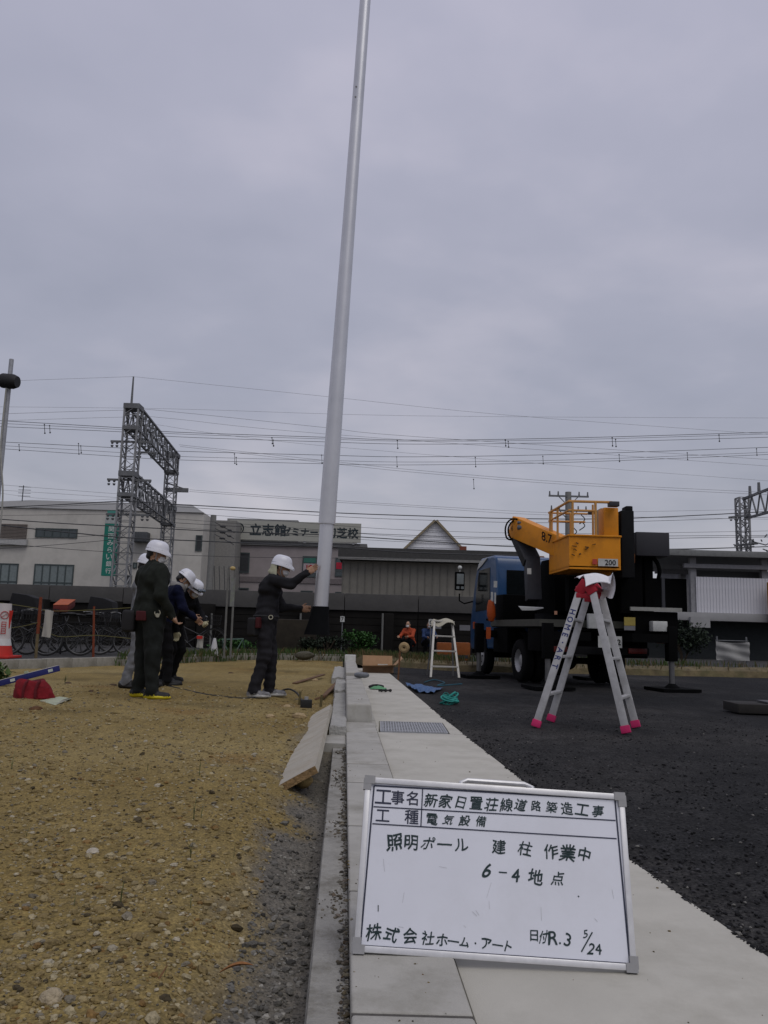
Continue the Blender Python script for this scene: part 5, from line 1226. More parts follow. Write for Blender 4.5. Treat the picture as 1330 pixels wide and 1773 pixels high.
# grey lower arm from turret up to the knuckle, yellow boom coming back down towards the bucket
def beam(mb, p, q, w, h0, h1, up=(0, 0, 1)):
    p, q = np.asarray(p), np.asarray(q); d, s, u = frame(q - p, up); vs = []
    for e, h in ((p, h0), (q, h1)):
        for a, b in ((-1, -1), (1, -1), (1, 1), (-1, 1)): vs.append(e + s * a * w / 2 + u * b * h / 2)
    return mb.add(vs, [(0, 1, 2, 3), (7, 6, 5, 4), (0, 4, 5, 1), (1, 5, 6, 2), (2, 6, 7, 3), (3, 7, 4, 0)])
kn = P(898, 913, 15.3)
mb = MB(); beam(mb, P(893, 916, 15.3), P(920, 972, 15.0), .26, .26, .30, (1, 0, 0)); beam(mb, P(921, 966, 15.0), P(924, 1040, 14.9), .28, .26, .26, (1, 0, 0)); mb.build('lower_arm', M_gray, trk, True, bevel=.015)
mb = MB(); beam(mb, P(893, 912, 15.25), P(1000, 958, 13.95), .30, .40, .36); beam(mb, P(990, 953, 14.1), P(1062, 988, 13.9), .26, .34, .3); boom = mb.build('boom', M_yell, trk, True, bevel=.02)
mb = MB(); put_text(mb, '8.7', P(948, 931, 14.3), unit(P(1000, 958, 13.95) - P(893, 912, 15.25)), (0, 0, 1), .16, .02, .02); mb.build('boom_number', M_dark2, boom, True)
mb = MB(); A, B = P(886, 913, 15.1), P(905, 915, 15.0); mb.cyl(A + V(.09, -.02, -.02), A + V(.22, .35, -.02), .10, n=18); mb.box(A + V(.10, .1, -.05), (.16, .2, .30)); mb.build('knuckle', M_dark2, trk, True)
mb = MB(); mb.cyl(P(897, 913, 14.98), P(921, 915, 14.85), .048, n=12); mb.cyl(P(897, 905, 14.98), P(908, 905, 14.9), .03, n=10); mb.build('cylinder', pm('cylinder_grey', (.10, .105, .12), .45), trk, True)
mb = MB()
for k, o_ in enumerate((0, .08)):
    pts = [P(896, 899, 15.0 + o_), P(886 + k * 4, 899 + k * 2, 15.0 + o_), P(878 + k * 5, 906 + k * 2, 15.0 + o_), P(875 + k * 5, 918, 15.0 + o_), P(878 + k * 5, 932 - k * 2, 15.0 + o_), P(888, 935 - k, 15.0 + o_)]
    mb.tube(smooth_path(pts, 4), .017, 6)
mb.build('hoses', M_dark, trk, True)
mb = MB(); beam(mb, P(950, 945, 14.45) , P(905, 940, 15.1), .05, .03, .03)
mb.build('boom_label', M_sticker, boom, True) if False else None
# bucket: four panels, floor, rails
c1, c2, c3, c4 = P(1075, 984, 13.2), P(986, 982, 13.2), P(951, 991, 14.55), P(1035, 992, 14.55)
bz0, bz1 = float(c1[2]), float(P(1030, 929, 13.2)[2])
cs = [V(c[0], c[1], bz0) for c in (c1, c2, c3, c4)]
bk = MB()
for i in range(4):
    a, b = cs[i], cs[(i + 1) % 4]; nr_ = unit(np.cross(b - a, (0, 0, 1))) * .025
    bk.add([a, b, b + V(0, 0, bz1 - bz0), a + V(0, 0, bz1 - bz0), a + nr_, b + nr_, b + nr_ + V(0, 0, bz1 - bz0), a + nr_ + V(0, 0, bz1 - bz0)], [(0, 1, 2, 3), (7, 6, 5, 4), (0, 4, 5, 1), (1, 5, 6, 2), (2, 6, 7, 3), (3, 7, 4, 0)])
bk.add([c + V(0, 0, .02) for c in cs] + [c + V(0, 0, -.03) for c in cs], [(0, 1, 2, 3), (7, 6, 5, 4), (0, 4, 5, 1), (1, 5, 6, 2), (2, 6, 7, 3), (3, 7, 4, 0)])
bucket = bk.build('bucket', M_yell, trk, True)
mb = MB()
for i in range(4):
    a, b = cs[i] + V(0, 0, bz1 - bz0 + .012), cs[(i + 1) % 4] + V(0, 0, bz1 - bz0 + .012); mb.bar(a, b, .05, .03)
mb.build('panel_lip', M_yell, bucket, True, bevel=.006)
bq = random.Random(8); mb = MB()                                # chipped dents and rust marks as small raised flakes
for k in range(22):
    if bq.random() < .5: u, v, Y = bq.uniform(990, 1030), bq.uniform(940, 962), 13.17
    else: continue
    a = P(u, v, Y); mb.box(a, (bq.uniform(.03, .08), .012, bq.uniform(.012, .03)), rot((0, 1, 0), bq.uniform(-.6, .6)))
mb.build('paint_chips', pm('rust_chip', (.10, .045, .008), .8), bucket, True)
rz1 = float(P(1030, 869, 13.2)[2]); rmid = float(P(1030, 895, 13.2)[2])
M_rail = pm('rail_yellow', (.50, .25, .06), .5, var=.1)
mb = MB(); rp_ = [V(c[0], c[1], rz1) for c in cs]
mb.tube([rp_[0] * .85 + rp_[1] * .15, rp_[1], rp_[2]], .022, 8); mb.tube([rp_[2], rp_[3] * .8 + rp_[2] * .2], .018, 8); mb.build('top_rail', M_rail, bucket, True)
mb = MB(); mb.tube([V(c[0], c[1], rmid + .1) for c in (rp_[0] * .5 + rp_[1] * .5, rp_[1], rp_[2], rp_[3] * .75 + rp_[2] * .25)], .018, 8); mb.build('mid_rail', M_rail, bucket, True)
for c, r_ in ((cs[1] * .93 + cs[0] * .07, .02), (cs[2] * .9 + cs[1] * .1, .035), (cs[1] * .45 + cs[2] * .55, .02), (cs[0] * .52 + cs[1] * .48, .022), (cs[0] * .56 + cs[1] * .44 + V(0, .3, 0), .018), (cs[2] * .55 + cs[3] * .45, .022)):
    mb = MB(); mb.cyl(V(c[0], c[1], bz1), V(c[0], c[1], rz1), r_, n=8); mb.build('rail_post', M_rail, bucket, True)
wbox('back_panel', 1046, 879, 1071, 930, 13.35, .35, M_yell, bucket, .02); wbox('side_panel', 1041, 880, 1045.5, 930, 13.6, .4, pm('cream_panel', (.33, .26, .15), .6), bucket)
wbox('rail_pad', 1056, 868, 1073, 876, 13.15, .15, M_gray, bucket, .01); wbox('control_box', 1020, 884, 1030, 890, 13.5, .1, M_gray, bucket, .01)
lp_ = wbox('capacity_plate', 1036, 968, 1070, 980, 13.165, .006, M_sticker, bucket); wbox('red_mark', 1026, 968, 1034, 977, 13.165, .006, pm('mark_red', (.4, .05, .03), .6), bucket)
mb = MB(); put_text(mb, '200', P(1057, 974, 13.16), (1, 0, 0), (0, 0, 1), .085, .002, .01); mb.build('capacity_digits', M_dark2, lp_, True)
wbox('sticker', 972, 972, 984, 979, 13.6, .006, pm('sticker_dull', (.34, .24, .1), .6), bucket) if False else None
# bucket support, boxes on its right
wbox('levelling_unit', 1077, 884, 1098, 1000, 13.4, .5, M_dark2, trk, .02); wbox('levelling_head', 1084, 876, 1096, 886, 13.45, .25, M_dark2, trk, .02)
mb = MB(); c = [P(1102, 962, 13.7), P(1148, 962, 13.7)]; top = float(P(1120, 921, 13.7)[2]); mb.bx(c[0][0], c[1][0] + .12, 13.7, 14.25, float(c[0][2]), top); mb.build('grey_cabinet', pm('cabinet_grey', (.024, .024, .029), .6, var=.1), trk, True, bevel=.02)
wbox('cabinet_post', 1118, 962, 1130, 1060, 13.9, .15, M_dark, trk); wbox('support', 1076, 960, 1112, 1062, 13.85, .5, M_dark, trk, .02)
mb = MB(); mb.tube(smooth_path([P(1131, 966, 13.9), P(1138, 975, 13.85), P(1142, 988, 13.85), P(1140, 1002, 13.9)], 5), .035, 7); mb.build('hose', M_dark, trk, True)
wbox('lift_frame', 985, 1000, 1092, 1058, 14.05, .3, M_dark, trk, .02); wbox('boom_rest', 1084, 958, 1100, 975, 13.5, .3, pm('rust_orange', (.16, .05, .004), .7), trk, .02)

# ------------------------------------------------------------------ overhead line portals, wires, poles
M_steel = pm('painted_steel', (.13, .135, .14), .7, var=.25, scale=3)
M_steel2 = pm('galvanised_lattice', (.22, .225, .23), .65, var=.25, scale=3)
def lattice(mb, a, b, w, n_, t=.05, up=(0, 1, 0), w2=None):
    a, b = np.asarray(a, float), np.asarray(b, float); d, s, u = frame(b - a, up); w2 = w2 or w
    cs_ = [(-1, -1), (1, -1), (1, 1), (-1, 1)]; pt_ = lambda k, f: a + (b - a) * f + s * cs_[k][0] * w / 2 + u * cs_[k][1] * w2 / 2
    for k in range(4): mb.bar(pt_(k, 0), pt_(k, 1), t * 1.5, t * 1.5)
    for i in range(n_):
        f0, f1 = i / n_, (i + 1) / n_
        for k in range(4):
            k2 = (k + 1) % 4; p, q_ = (pt_(k, f0), pt_(k2, f1)) if i % 2 == 0 else (pt_(k2, f0), pt_(k, f1)); mb.bar(p, q_, t, t * .5); mb.bar(pt_(k, f1), pt_(k2, f1), t, t * .5)
def insul(mb, p, n_=3, r=.07):
    for i in range(n_): mb.cyl(np.asarray(p) - V(0, 0, .12 * i), np.asarray(p) - V(0, 0, .12 * i + .07), r, r * .6, 8)
Yn, Yf = 30.0, 38.6
nb, ntp = P(201, 1060, Yn), P(232, 703, Yn); nb = V(ntp[0], Yn, .2)
fb, ftp = V(P(299, 790, Yf)[0], Yf, .2), P(297, 786, Yf)
por = thing('catenary_portal', 'tall lattice steel railway portal with two trusses in front of the pale bank', 'railway portal', nb)
mb = MB(); lattice(mb, nb, V(nb[0], Yn, ntp[2]), .52, 22, .042); mb.build('column', M_steel2, por, True)
mb = MB(); lattice(mb, fb, V(fb[0], Yf, ntp[2] - .15), .48, 20, .042); mb.build('column', M_steel2, por, True)
for z, h in ((ntp[2] - .45, .9), (float(P(220, 838, Yn)[2]), .85)):
    mb = MB(); lattice(mb, V(nb[0], Yn - .2, z), V(fb[0], Yf + .2, z), .5, 14, .045, (0, 0, 1), h); tr = mb.build('truss', M_steel, por, True)
    for Y_, x_ in ((Yn, nb[0]), (Yf, fb[0])): mb = MB(); mb.bx(x_ - .30, x_ + .30, Y_ - .31, Y_ + .31, z + h / 2 - .16, z + h / 2 + .03); mb.bx(x_ - .29, x_ + .29, Y_ - .30, Y_ + .30, z - h / 2 - .08, z - h / 2 + .06); mb.build('gusset', M_steel, tr, True)
    for k in range(6):
        f = (k + .5) / 6; mb = MB(); c = V(nb[0] + (fb[0] - nb[0]) * f, Yn + (Yf - Yn) * f, z + h / 2); mb.cyl(c, c + V(0, 0, .26), .07, .05, 8); mb.build('pin_insulator', M_steel, tr, True)
mb = MB(); mb.cyl(V(nb[0] - .1, Yn, ntp[2] - .1), V(nb[0] - .1, Yn, float(P(230, 652, Yn)[2])), .05, .03, 8); mb.build('mast', M_steel, por, True)
for u0, u1, v, Y_ in ((192, 262, 764, Yn), (186, 262, 830, Yn), (184, 258, 890, Yn), (233, 268, 783, Yn + 1.5)):
    mb = MB(); a, b = P(u0, v, Y_), P(u1, v + 2, Y_); b[2] = a[2]; mb.bar(a, b, .08, .07)
    for f in (.04, .16, .28, .85, .97): insul(mb, a + (b - a) * f - V(0, 0, .03), 2, .06)
    mb.build('crossarm', M_steel, por, True)
mb = MB(); a = P(287, 848, Yf); b = P(326, 849, Yf); mb.bar(a, b, .12, .2); mb.bar(a + V(0, 0, .35), b, .06, .06); mb.build('side_bracket', M_steel, por, True)
# right-hand portal, farther off
Yr = 43.0
rb, rt_ = V(P(1285, 870, Yr)[0], Yr, .2), P(1281, 862, Yr)
por2 = thing('catenary_portal', 'distant railway portal whose truss rises behind the station roof', 'railway portal', rb)
mb = MB(); lattice(mb, rb, V(rb[0], Yr, rt_[2]), .5, 18, .06); mb.build('column', M_steel2, por2, True)
mb = MB(); a = P(1287, 864, Yr); b = P(1400, 820, Yr - 6); a2, b2 = P(1290, 898, Yr), P(1400, 868, Yr - 6)
mb.bar(a, b, .12, .12); mb.bar(a2, b2, .12, .12)
for k in range(7):
    f0, f1 = k / 7, (k + 1) / 7; mb.bar(a + (b - a) * f0, a2 + (b2 - a2) * ((f0 + f1) / 2), .07, .05); mb.bar(a2 + (b2 - a2) * ((f0 + f1) / 2), a + (b - a) * f1, .07, .05)
for f in (.12, .27, .6): c = a + (b - a) * f; mb.cyl(c, c + V(0, 0, .55), .09, .07, 8)
mb.build('truss', M_steel, por2, True)
for u0, u1, v in ((1262, 1300, 896), (1272, 1312, 945)):
    mb = MB(); A, B = P(u0, v, Yr - .4), P(u1, v - 4, Yr - .4); mb.bar(A, B, .1, .1)
    for f in (.1, .3, .8): insul(mb, A + (B - A) * f, 2, .08)
    mb.build('crossarm', M_steel, por2, True)
sw = MB(); q = random.Random(4)
for k in range(16):
    A = P(q.uniform(1278, 1330), q.uniform(928, 956), Yr - .6); sw.bar(A, A + V(q.uniform(-.7, .7), 0, q.uniform(-.3, .4)), .06, .05)
sw.build('switchgear', M_steel, por2, True)
# wires: (photo pixels along the wire, distance, radius)
M_wire = pm('wire_dark', (.04, .042, .045), .6)
M_wire_l = pm('wire_bright', (.26, .265, .275), .6)
WIRES = [
 ([(30, 659), (230, 652)], 30, .007, 0, 'thin earth wire running from the portal mast top to the left'), ([(230, 652), (560, 686), (870, 718), (1330, 752)], 30, .007, 0, 'thin earth wire sloping right from the portal mast top'),
 ([(-40, 704), (300, 708), (720, 720), (1400, 724)], 37, .008, 0, ''), ([(-40, 718), (225, 710), (300, 713), (560, 740), (720, 756), (1400, 800)], 30.5, .009, 0, ''), ([(-40, 730), (222, 722), (300, 725), (560, 751), (1400, 812)], 31.5, .008, 0, ''), ([(250, 732), (560, 772), (1400, 838)], 33, .007, 0, ''),
 ([(-40, 726), (215, 741), (300, 748), (560, 757), (720, 762), (1000, 758), (1400, 746)], 31, .014, 1, ''), ([(-40, 731), (215, 744), (300, 751), (560, 760), (720, 764), (1000, 761), (1400, 749)], 31.3, .010, 1, ''), ([(-40, 737), (215, 748), (300, 756), (560, 765), (720, 769), (1000, 766), (1400, 755)], 31, .012, 1, ''),
 ([(-40, 763), (215, 776), (300, 781), (560, 788), (720, 791), (1000, 786), (1400, 772)], 34.5, .014, 1, ''), ([(-40, 769), (215, 784), (300, 790), (560, 797), (720, 800), (1000, 796), (1400, 780)], 34.8, .010, 1, ''), ([(-40, 774), (215, 791), (300, 796), (560, 803), (720, 805), (1000, 800), (1400, 784)], 34.5, .012, 1, ''),
 ([(310, 770), (560, 797), (720, 814), (1000, 836), (1400, 856)], 36, .010, 0, ''), ([(312, 773), (560, 801), (720, 818), (1000, 840), (1400, 860)], 36, .010, 0, ''),
 ([(328, 848), (560, 865), (720, 875), (960, 888), (1100, 886), (1400, 880)], 38.5, .010, 0, ''), ([(328, 851), (560, 868), (720, 878), (960, 892), (1400, 900)], 38.5, .010, 0, ''), ([(-40, 836), (150, 851), (300, 862)], 40, .010, 0, ''), ([(-40, 846), (150, 858), (300, 868)], 40.5, .010, 0, ''),
 ([(-40, 880), (100, 874), (215, 868), (300, 873), (560, 887), (720, 893), (900, 898), (1100, 897), (1400, 882)], 29, .022, 1, ''), ([(-40, 884), (215, 872), (300, 877), (560, 893), (720, 900), (1000, 905), (1400, 893)], 33.5, .012, 1, ''), ([(-40, 893), (200, 890), (300, 887), (560, 908), (720, 918), (1000, 924), (1400, 918)], 36, .010, 1, ''),
 ([(300, 898), (560, 918), (720, 930), (1000, 934), (1400, 928)], 36.5, .010, 1, ''), ([(300, 905), (560, 920), (720, 927), (900, 931), (1156, 928), (1400, 927)], 35, .014, 1, ''), ([(300, 913), (560, 930), (720, 939), (900, 944), (1156, 932), (1400, 930)], 35.5, .010, 1, ''),
 ([(-40, 896), (0, 899), (120, 907), (220, 912), (400, 921), (560, 926), (720, 936), (900, 947), (1150, 951), (1400, 944)], 28.5, .022, 1, ''), ([(-40, 906), (0, 909), (60, 916), (140, 924), (220, 931), (400, 939), (560, 946), (720, 957), (900, 962)], 28, .024, 1, ''),
 ([(-40, 938), (60, 946), (180, 955), (400, 964), (560, 966), (720, 968)], 28.2, .011, 1, ''), ([(-40, 952), (60, 946), (180, 936), (215, 931)], 29.3, .012, 1, ''), ([(-40, 936), (100, 931), (215, 924)], 29.5, .010, 1, ''), ([(-40, 852), (0, 854), (60, 862), (140, 866), (215, 863)], 39, .008, 0, ''), ([(1090, 953), (1200, 951), (1400, 944)], 34, .016, 1, '')]
for i, (pts, Y_, r_, dk, lab) in enumerate(WIRES):
    p3 = [P(u, v, Y_ + .0012 * u) for u, v in pts]; p3 = smooth_path(p3, 5) if len(p3) > 2 else p3
    mb = MB(); mb.tube(p3, r_ * .8, 5); lab = lab or ('thick black cable strung low in front of the buildings' if r_ >= .02 else 'dark contact wire carrying droppers over the tracks' if r_ in (.014, .012) and Y_ < 35 and pts[0][1] < 800 else 'dark wire sagging past the rooftops' if dk else 'faint thin grey wire high above the railway'); one(mb, 'overhead_wire', M_wire if dk else M_wire_l, lab or 'overhead wire strung across the sky above the railway', 'wire', p3[0], 'overhead wires of the railway')
drops = [(77, 735, 750, 31.1), (86, 737, 749, 31.2), (136, 768, 786, 34.6), (140, 772, 784, 34.7), (33, 770, 780, 34.6), (406, 786, 802, 34.9), (409, 792, 804, 34.9), (471, 758, 768, 31.5), (473, 762, 772, 31.6), (688, 763, 776, 31.7), (687, 791, 808, 35.2), (557, 788, 802, 35), (875, 762, 772, 32), (880, 764, 774, 32), (823, 792, 808, 35.4), (940, 790, 803, 35.6), (1060, 758, 772, 32.3), (1066, 761, 773, 32.3), (1072, 787, 799, 35.8), (1245, 753, 764, 32.5), (1190, 784, 796, 36), (1310, 777, 788, 36), (820, 830, 846, 36)]
for u, v0, v1, Y_ in drops:
    mb = MB(); a, b = P(u, v0, Y_), P(u + .8, v1, Y_); mb.bar(a, b, .018, .018); mb.ball(b, .035, nu=6, nv=4); mb.ball(a, .03, nu=6, nv=4)
    one(mb, 'wire_dropper', M_wire, 'small dropper clip hanging between two catenary wires', 'wire clip', a, 'droppers on the catenary wires')

# poles
M_cpole = pm('concrete_pole', (.19, .19, .18), .85, var=.12)
def upole(u, vt_, Y_, r_, arms, label, extra=None, zb=.15):
    t_ = P(u, vt_, Y_); b_ = V(t_[0], t_[1], zb); T_ = thing('utility_pole', label, 'utility pole', b_)
    mb = MB(); mb.cyl(b_, t_, r_ * 1.25, r_, 12); mb.build('shaft', M_cpole, T_, True)
    for dv, w in arms:
        mb = MB(); c = t_ - V(0, 0, dv); mb.bar(c - V(w, .1, 0), c + V(w, -.1, 0), .09, .09)
        for f in (-1, -.55, .55, 1): mb.cyl(c + V(w * f * .95, -.1, .04), c + V(w * f * .95, -.1, .26), .05, .035, 8)
        mb.bar(c - V(w * .5, .05, 0), c - V(0, .05, .55), .05, .04); mb.bar(c + V(w * .5, -.05, 0), c - V(0, .05, .55), .05, .04)
        mb.build('crossarm', M_steel, T_, True)
    return T_, t_
T_, t_ = upole(984, 852, 44, .17, ((.25, 1.1), (1.05, 1.0)), 'concrete utility pole with two crossarms rising behind the yellow bucket')
mb = MB(); q = random.Random(2)
for k in range(7): c = t_ + V(.35 + q.uniform(-.2, .3), -.3, -1.3 - .35 * k); mb.tube(smooth_path([c, c + V(.2, 0, -.25), c + V(-.1, 0, -.5)], 4), .03, 5)
mb.build('hanging_leads', M_wire, T_, True)
T_, t_ = upole(370, 892, 41, .15, (), 'concrete utility pole standing between the bank and the seminar building')
mb = MB(); c = t_ - V(0, 0, .4)
for k in range(3):
    a = c + V(.15, -.2, -.3 * k); b = a + V(1.0, 0, -.5); mb.tube([a, b], .02, 5); mb.ball(a + (b - a) * .4, (.16, .06, .06), nu=8, nv=5); mb.ball(a + (b - a) * .75, (.12, .05, .05), nu=8, nv=5)
for k in range(6): a = c + V(.2 + .25 * k, -.1, -2.2); mb.tube(smooth_path([a, a + V(.1, 0, -1.5), a + V(-.1, 0, -3.2)], 4), .018, 5)
mb.build('hanging_leads', M_wire, T_, True)
# floodlight pole at the left edge
b_ = V(P(11, 700, 18)[0], 18, .14); t_ = P(15, 622, 18); t_[0] = b_[0] + .02
fl = thing('floodlight_pole', 'slim grey pole with a dark drum shaped lamp at the left edge', 'light pole', b_)
mb = MB(); mb.cyl(b_, t_, .065, .05, 12); mb.build('shaft', pm('grey_tube', (.30, .31, .33), .5, metal=.3), fl, True)
c = P(15, 660, 17.95); mb = MB(); mb.lathe([(0, -.2), (.14, -.2), (.17, -.14), (.17, .12), (.13, .22), (0, .22)], c, (1, -.1, -.1), 20); mb.build('lamp_drum', pm('lamp_black', (.012, .012, .013), .6), fl, True)
mb = MB(); mb.tube(smooth_path([P(11, 672, 17.9), P(2, 760, 17.9), P(2, 800, 17.9), P(5, 850, 17.9), P(2, 900, 17.9), P(-6, 960, 17.9)], 5), .018, 6); mb.build('cable', pm('cable_pale', (.3, .3, .27), .7), fl, True)

# ------------------------------------------------------------------ buildings beyond the railway
def face(name, u0, v0, u1, v1, Y_, d, mat, parent, bevel=0.0):
    a, b = P(u0, v1, Y_), P(u1, v0, Y_); m_ = MB(); m_.bx(a[0], b[0], Y_, Y_ + d, a[2], b[2]); return m_.build(name, mat, parent, True, bevel=bevel)
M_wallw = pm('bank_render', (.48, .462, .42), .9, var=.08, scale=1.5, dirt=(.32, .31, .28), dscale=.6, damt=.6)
M_wallp = pm('seminar_wall', (.27, .24, .235), .9, var=.08, scale=1.5, dirt=(.17, .15, .15), dscale=.6, damt=.5)
M_win = pm('window_glass', (.035, .05, .055), .15, spec=.6)
M_winl = pm('window_blinds', (.16, .19, .19), .4)
M_frm = pm('window_frame', (.05, .065, .065), .5)
M_shade = pm('dark_opening', (.03, .032, .035), .5)
YB = 48.0
def zat(v, u, Y_): return float(P(u, v, Y_)[2])
def window(parent, u0, v0, u1, v1, Y_, n_, pane=None, frame_m=None, rail=None, z=.0):
    """Window set in the wall at Y_: frame bars standing proud, one pane per light."""
    a, b = P(u0, v1, Y_), P(u1, v0, Y_); x0, x1, z0, z1 = a[0], b[0], (a[2]), (b[2]); w = MB(); f_ = .07
    for q_ in ((x0, x1, z0, z0 + f_), (x0, x1, z1 - f_, z1)): w.bx(q_[0], q_[1], Y_ - .05, Y_ + .06, q_[2], q_[3])
    for k in range(n_ + 1): xx_ = x0 + (x1 - x0 - f_) * k / n_; w.bx(xx_, xx_ + f_, Y_ - .048, Y_ + .06, z0 + f_ + .001, z1 - f_ - .001)
    if rail: zz = z0 + (z1 - z0) * rail; w.bx(x0, x1, Y_ - .045, Y_ + .05, zz - .04, zz + .04)
    wo = w.build('window', frame_m or M_frm, parent, True)
    for k in range(n_):
        xa = x0 + f_ + (x1 - x0 - f_) * k / n_; xb = x0 + (x1 - x0 - f_) * (k + 1) / n_
        m_ = MB(); m_.bx(xa, xb, Y_ - .02, Y_ + .01, z0 + f_, z1 - f_); m_.build('pane', pane or M_win, wo, True)
    return wo
bank = thing('bank_building', 'pale rendered bank building with ribbon windows behind the railway', 'building', V(P(180, 1000, YB)[0], YB, 0))
xl, xr = P(-150, 950, YB)[0], P(350, 950, YB)[0]; zt = zat(884, 200, YB)
mb = MB(); mb.bx(xl, xr, YB, YB + 14, -.2, zt); mb.build('wall', M_wallw, bank, True)
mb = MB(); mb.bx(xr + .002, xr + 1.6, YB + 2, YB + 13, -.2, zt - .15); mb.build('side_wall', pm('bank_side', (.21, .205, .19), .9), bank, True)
x55, zr = P(56, 865, YB + 5)[0], zat(866, 60, YB + 5)
mb = MB(); mb.add([(xl, YB - .1, zt + .01), (xr, YB - .1, zt + .01), (xr, YB + 10, zt + .01), (xl, YB + 10, zt + .01), (x55, YB + 5, zr), (xr - 2, YB + 5, zr)], [(0, 1, 5, 4), (1, 2, 5), (2, 3, 4, 5), (3, 0, 4), (3, 2, 1, 0)]); mb.build('roof', pm('bank_roof', (.22, .22, .21), .8, var=.06), bank, True)
window(bank, 57, 978, 129, 1016, YB - .01, 5, M_winl, rail=.2); window(bank, -60, 976, 33, 1013, YB - .01, 6, M_winl, rail=.2); window(bank, 61, 916, 135, 930, YB - .01, 5, M_win); window(bank, 338, 927, 351, 954, YB - .01, 1, M_shade)
window(bank, 230, 974, 238, 984, YB - .01, 1, M_winl); window(bank, 216, 996, 229, 1010, YB - .01, 1, M_shade)
x0, x1 = P(-60, 920, YB)[0], P(47, 920, YB)[0]; z0, z1 = zat(934, 20, YB), zat(907, 20, YB); lm = None
for k in range(11):
    z = z0 + (z1 - z0) * (k + .5) / 11
    if lm is None: m_ = MB(); m_.box((0, 0, 0), (x1 - x0, .10, (z1 - z0) / 11 * .62), rot((1, 0, 0), .0)); o = m_.build('louvre', pm('louvre_brown', (.15, .13, .115), .8), bank); lm = o.data
    else: o = bpy.data.objects.new('louvre', lm); COL.objects.link(o); o.parent = bank
    c = V((x0 + x1) / 2, YB - .05, z); o.location = tuple(c - XF[bank.name][0])
face('air_conditioner', 227, 921, 255, 937, YB - .7, .68, pm('ac_dark', (.06, .065, .07), .7), bank, .02)
face('parapet_ledge', -60, 934, 46, 941, YB - .25, .25, pm('ledge_white', (.36, .36, .35), .8), bank)
mb = MB(); a = P(38, 872, YB + 4); mb.cyl(a - V(0, 0, 1.4), a + V(0, 0, 1.2), .03, n=6)
for k in range(4): mb.bar(a + V(-.3, 0, 1.1 - .2 * k), a + V(.5, 0, 1.1 - .2 * k), .03, .03)
mb.build('aerial', M_wire, bank, True)
# green vertical sign in front of it
Ys = 45.5; a, b = P(184, 997, Ys), P(201, 907, Ys); cx_ = (a[0] + b[0]) / 2 - .10
sg = thing('vertical_sign', 'tall green vertical bank sign with white Japanese lettering', 'sign', V(cx_, Ys, 0))
sw_ = .72; z0, z1 = float(a[2]), float(b[2])
mb = MB(); mb.bx(cx_ - sw_ / 2, cx_ + sw_ / 2, Ys, Ys + .3, z0, z1); mb.build('sign_panel', pm('sign_green', (.008, .16, .115), .5, var=.06), sg, True)
mb = MB(); mb.bx(cx_ - sw_ / 2, cx_ + sw_ / 2, Ys, Ys + .3, z1 + .01, z1 + .42); mb.build('sign_top', pm('sign_pale', (.33, .36, .35), .5), sg, True)
mb = MB(); mb.bx(cx_ - sw_ / 2 + .08, cx_ + sw_ / 2 - .1, Ys, Ys + .3, z1 + .43, z1 + .75); mb.build('sign_cap', pm('sign_green2', (.06, .24, .2), .5), sg, True)
mb = MB()
for i, ch in enumerate('関西みらい銀行'): put_text(mb, ch, V(cx_ + .02, Ys, z1 - .3 - (z1 - z0 - .45) * i / 6.35), (1, 0, 0), (0, 0, 1), .30, .004, .012)
mb.build('sign_lettering', pm('letter_white', (.5, .52, .5), .5), sg, True)
mb = MB(); mb.bx(cx_ + .05, cx_ + .18, Ys + .31, Ys + .44, -.2, z1 + .5); mb.build('sign_post', M_steel2, sg, True)

# seminar building
YS = 52.0
sem = thing('seminar_building', 'pinkish grey two storey seminar school with roof signboard', 'building', V(P(500, 1000, YS)[0], YS, 0))
mb = MB(); x0, x1 = P(383, 980, YS)[0], P(632, 980, YS)[0]; zt = zat(946, 500, YS); mb.bx(x0, x1, YS, YS + 10, -.2, zt); mb.build('wall', M_wallp, sem, True)
mb = MB(); mb.bx(x0 - .1, x1 + .1, YS - .15, YS + 10.1, zt + .01, zt + .28); mb.build('roof_edge', pm('roof_edge', (.13, .13, .13), .8), sem, True)
mb = MB(); xa, xb = P(392, 930, YS + 1)[0], P(515, 930, YS + 1)[0]; mb.bx(xa, xb, YS + 1, YS + 8, zt + .29, zat(899, 450, YS + 1)); mb.build('penthouse', pm('penthouse_grey', (.22, .22, .215), .9), sem, True)
mb = MB(); mb.bx(xb + .01, x1 - .6, YS + 1.5, YS + 1.56, zt + .3, zt + .95); mb.build('roof_screen', pm('roof_screen', (.42, .42, .41), .8), sem, True)
window(sem, 397, 957, 433, 991, YS - .01, 2, M_shade); window(sem, 523, 964, 571, 999, YS - .01, 2, M_win, M_frm); window(sem, 580, 966, 600, 998, YS - .01, 1, M_win, M_frm, rail=.3); window(sem, 412, 1018, 431, 1034, YS - .01, 1, M_shade); window(sem, 520, 1023, 542, 1040, YS - .01, 1, M_shade); window(sem, 580, 1025, 592, 1038, YS - .01, 1, M_shade)
face('poster', 526, 966, 547, 974, YS - .08, .02, pm('poster_teal', (.03, .13, .1), .6), sem); po = face('poster', 525, 976, 547, 991, YS - .08, .02, pm('poster_pale', (.32, .27, .28), .6), sem)
mb = MB(); put_text(mb, '10', P(536, 983, YS - .09), (1, 0, 0), (0, 0, 1), .36, .003, .03); mb.build('poster_digits', pm('poster_red', (.35, .01, .03), .6), po, True)
face('poster', 582, 974, 592, 985, YS - .08, .02, pm('poster_red', (.35, .01, .03), .6), sem)
face('string_course', 384, 1003, 600, 1006, YS - .06, .05, pm('course_dark', (.15, .13, .13), .9), sem)
YG = YS - .3
rs = thing('roof_signboard', 'long pale roof signboard with dark Japanese school name', 'sign', V(P(510, 925, YG)[0], YG, zt + .28))
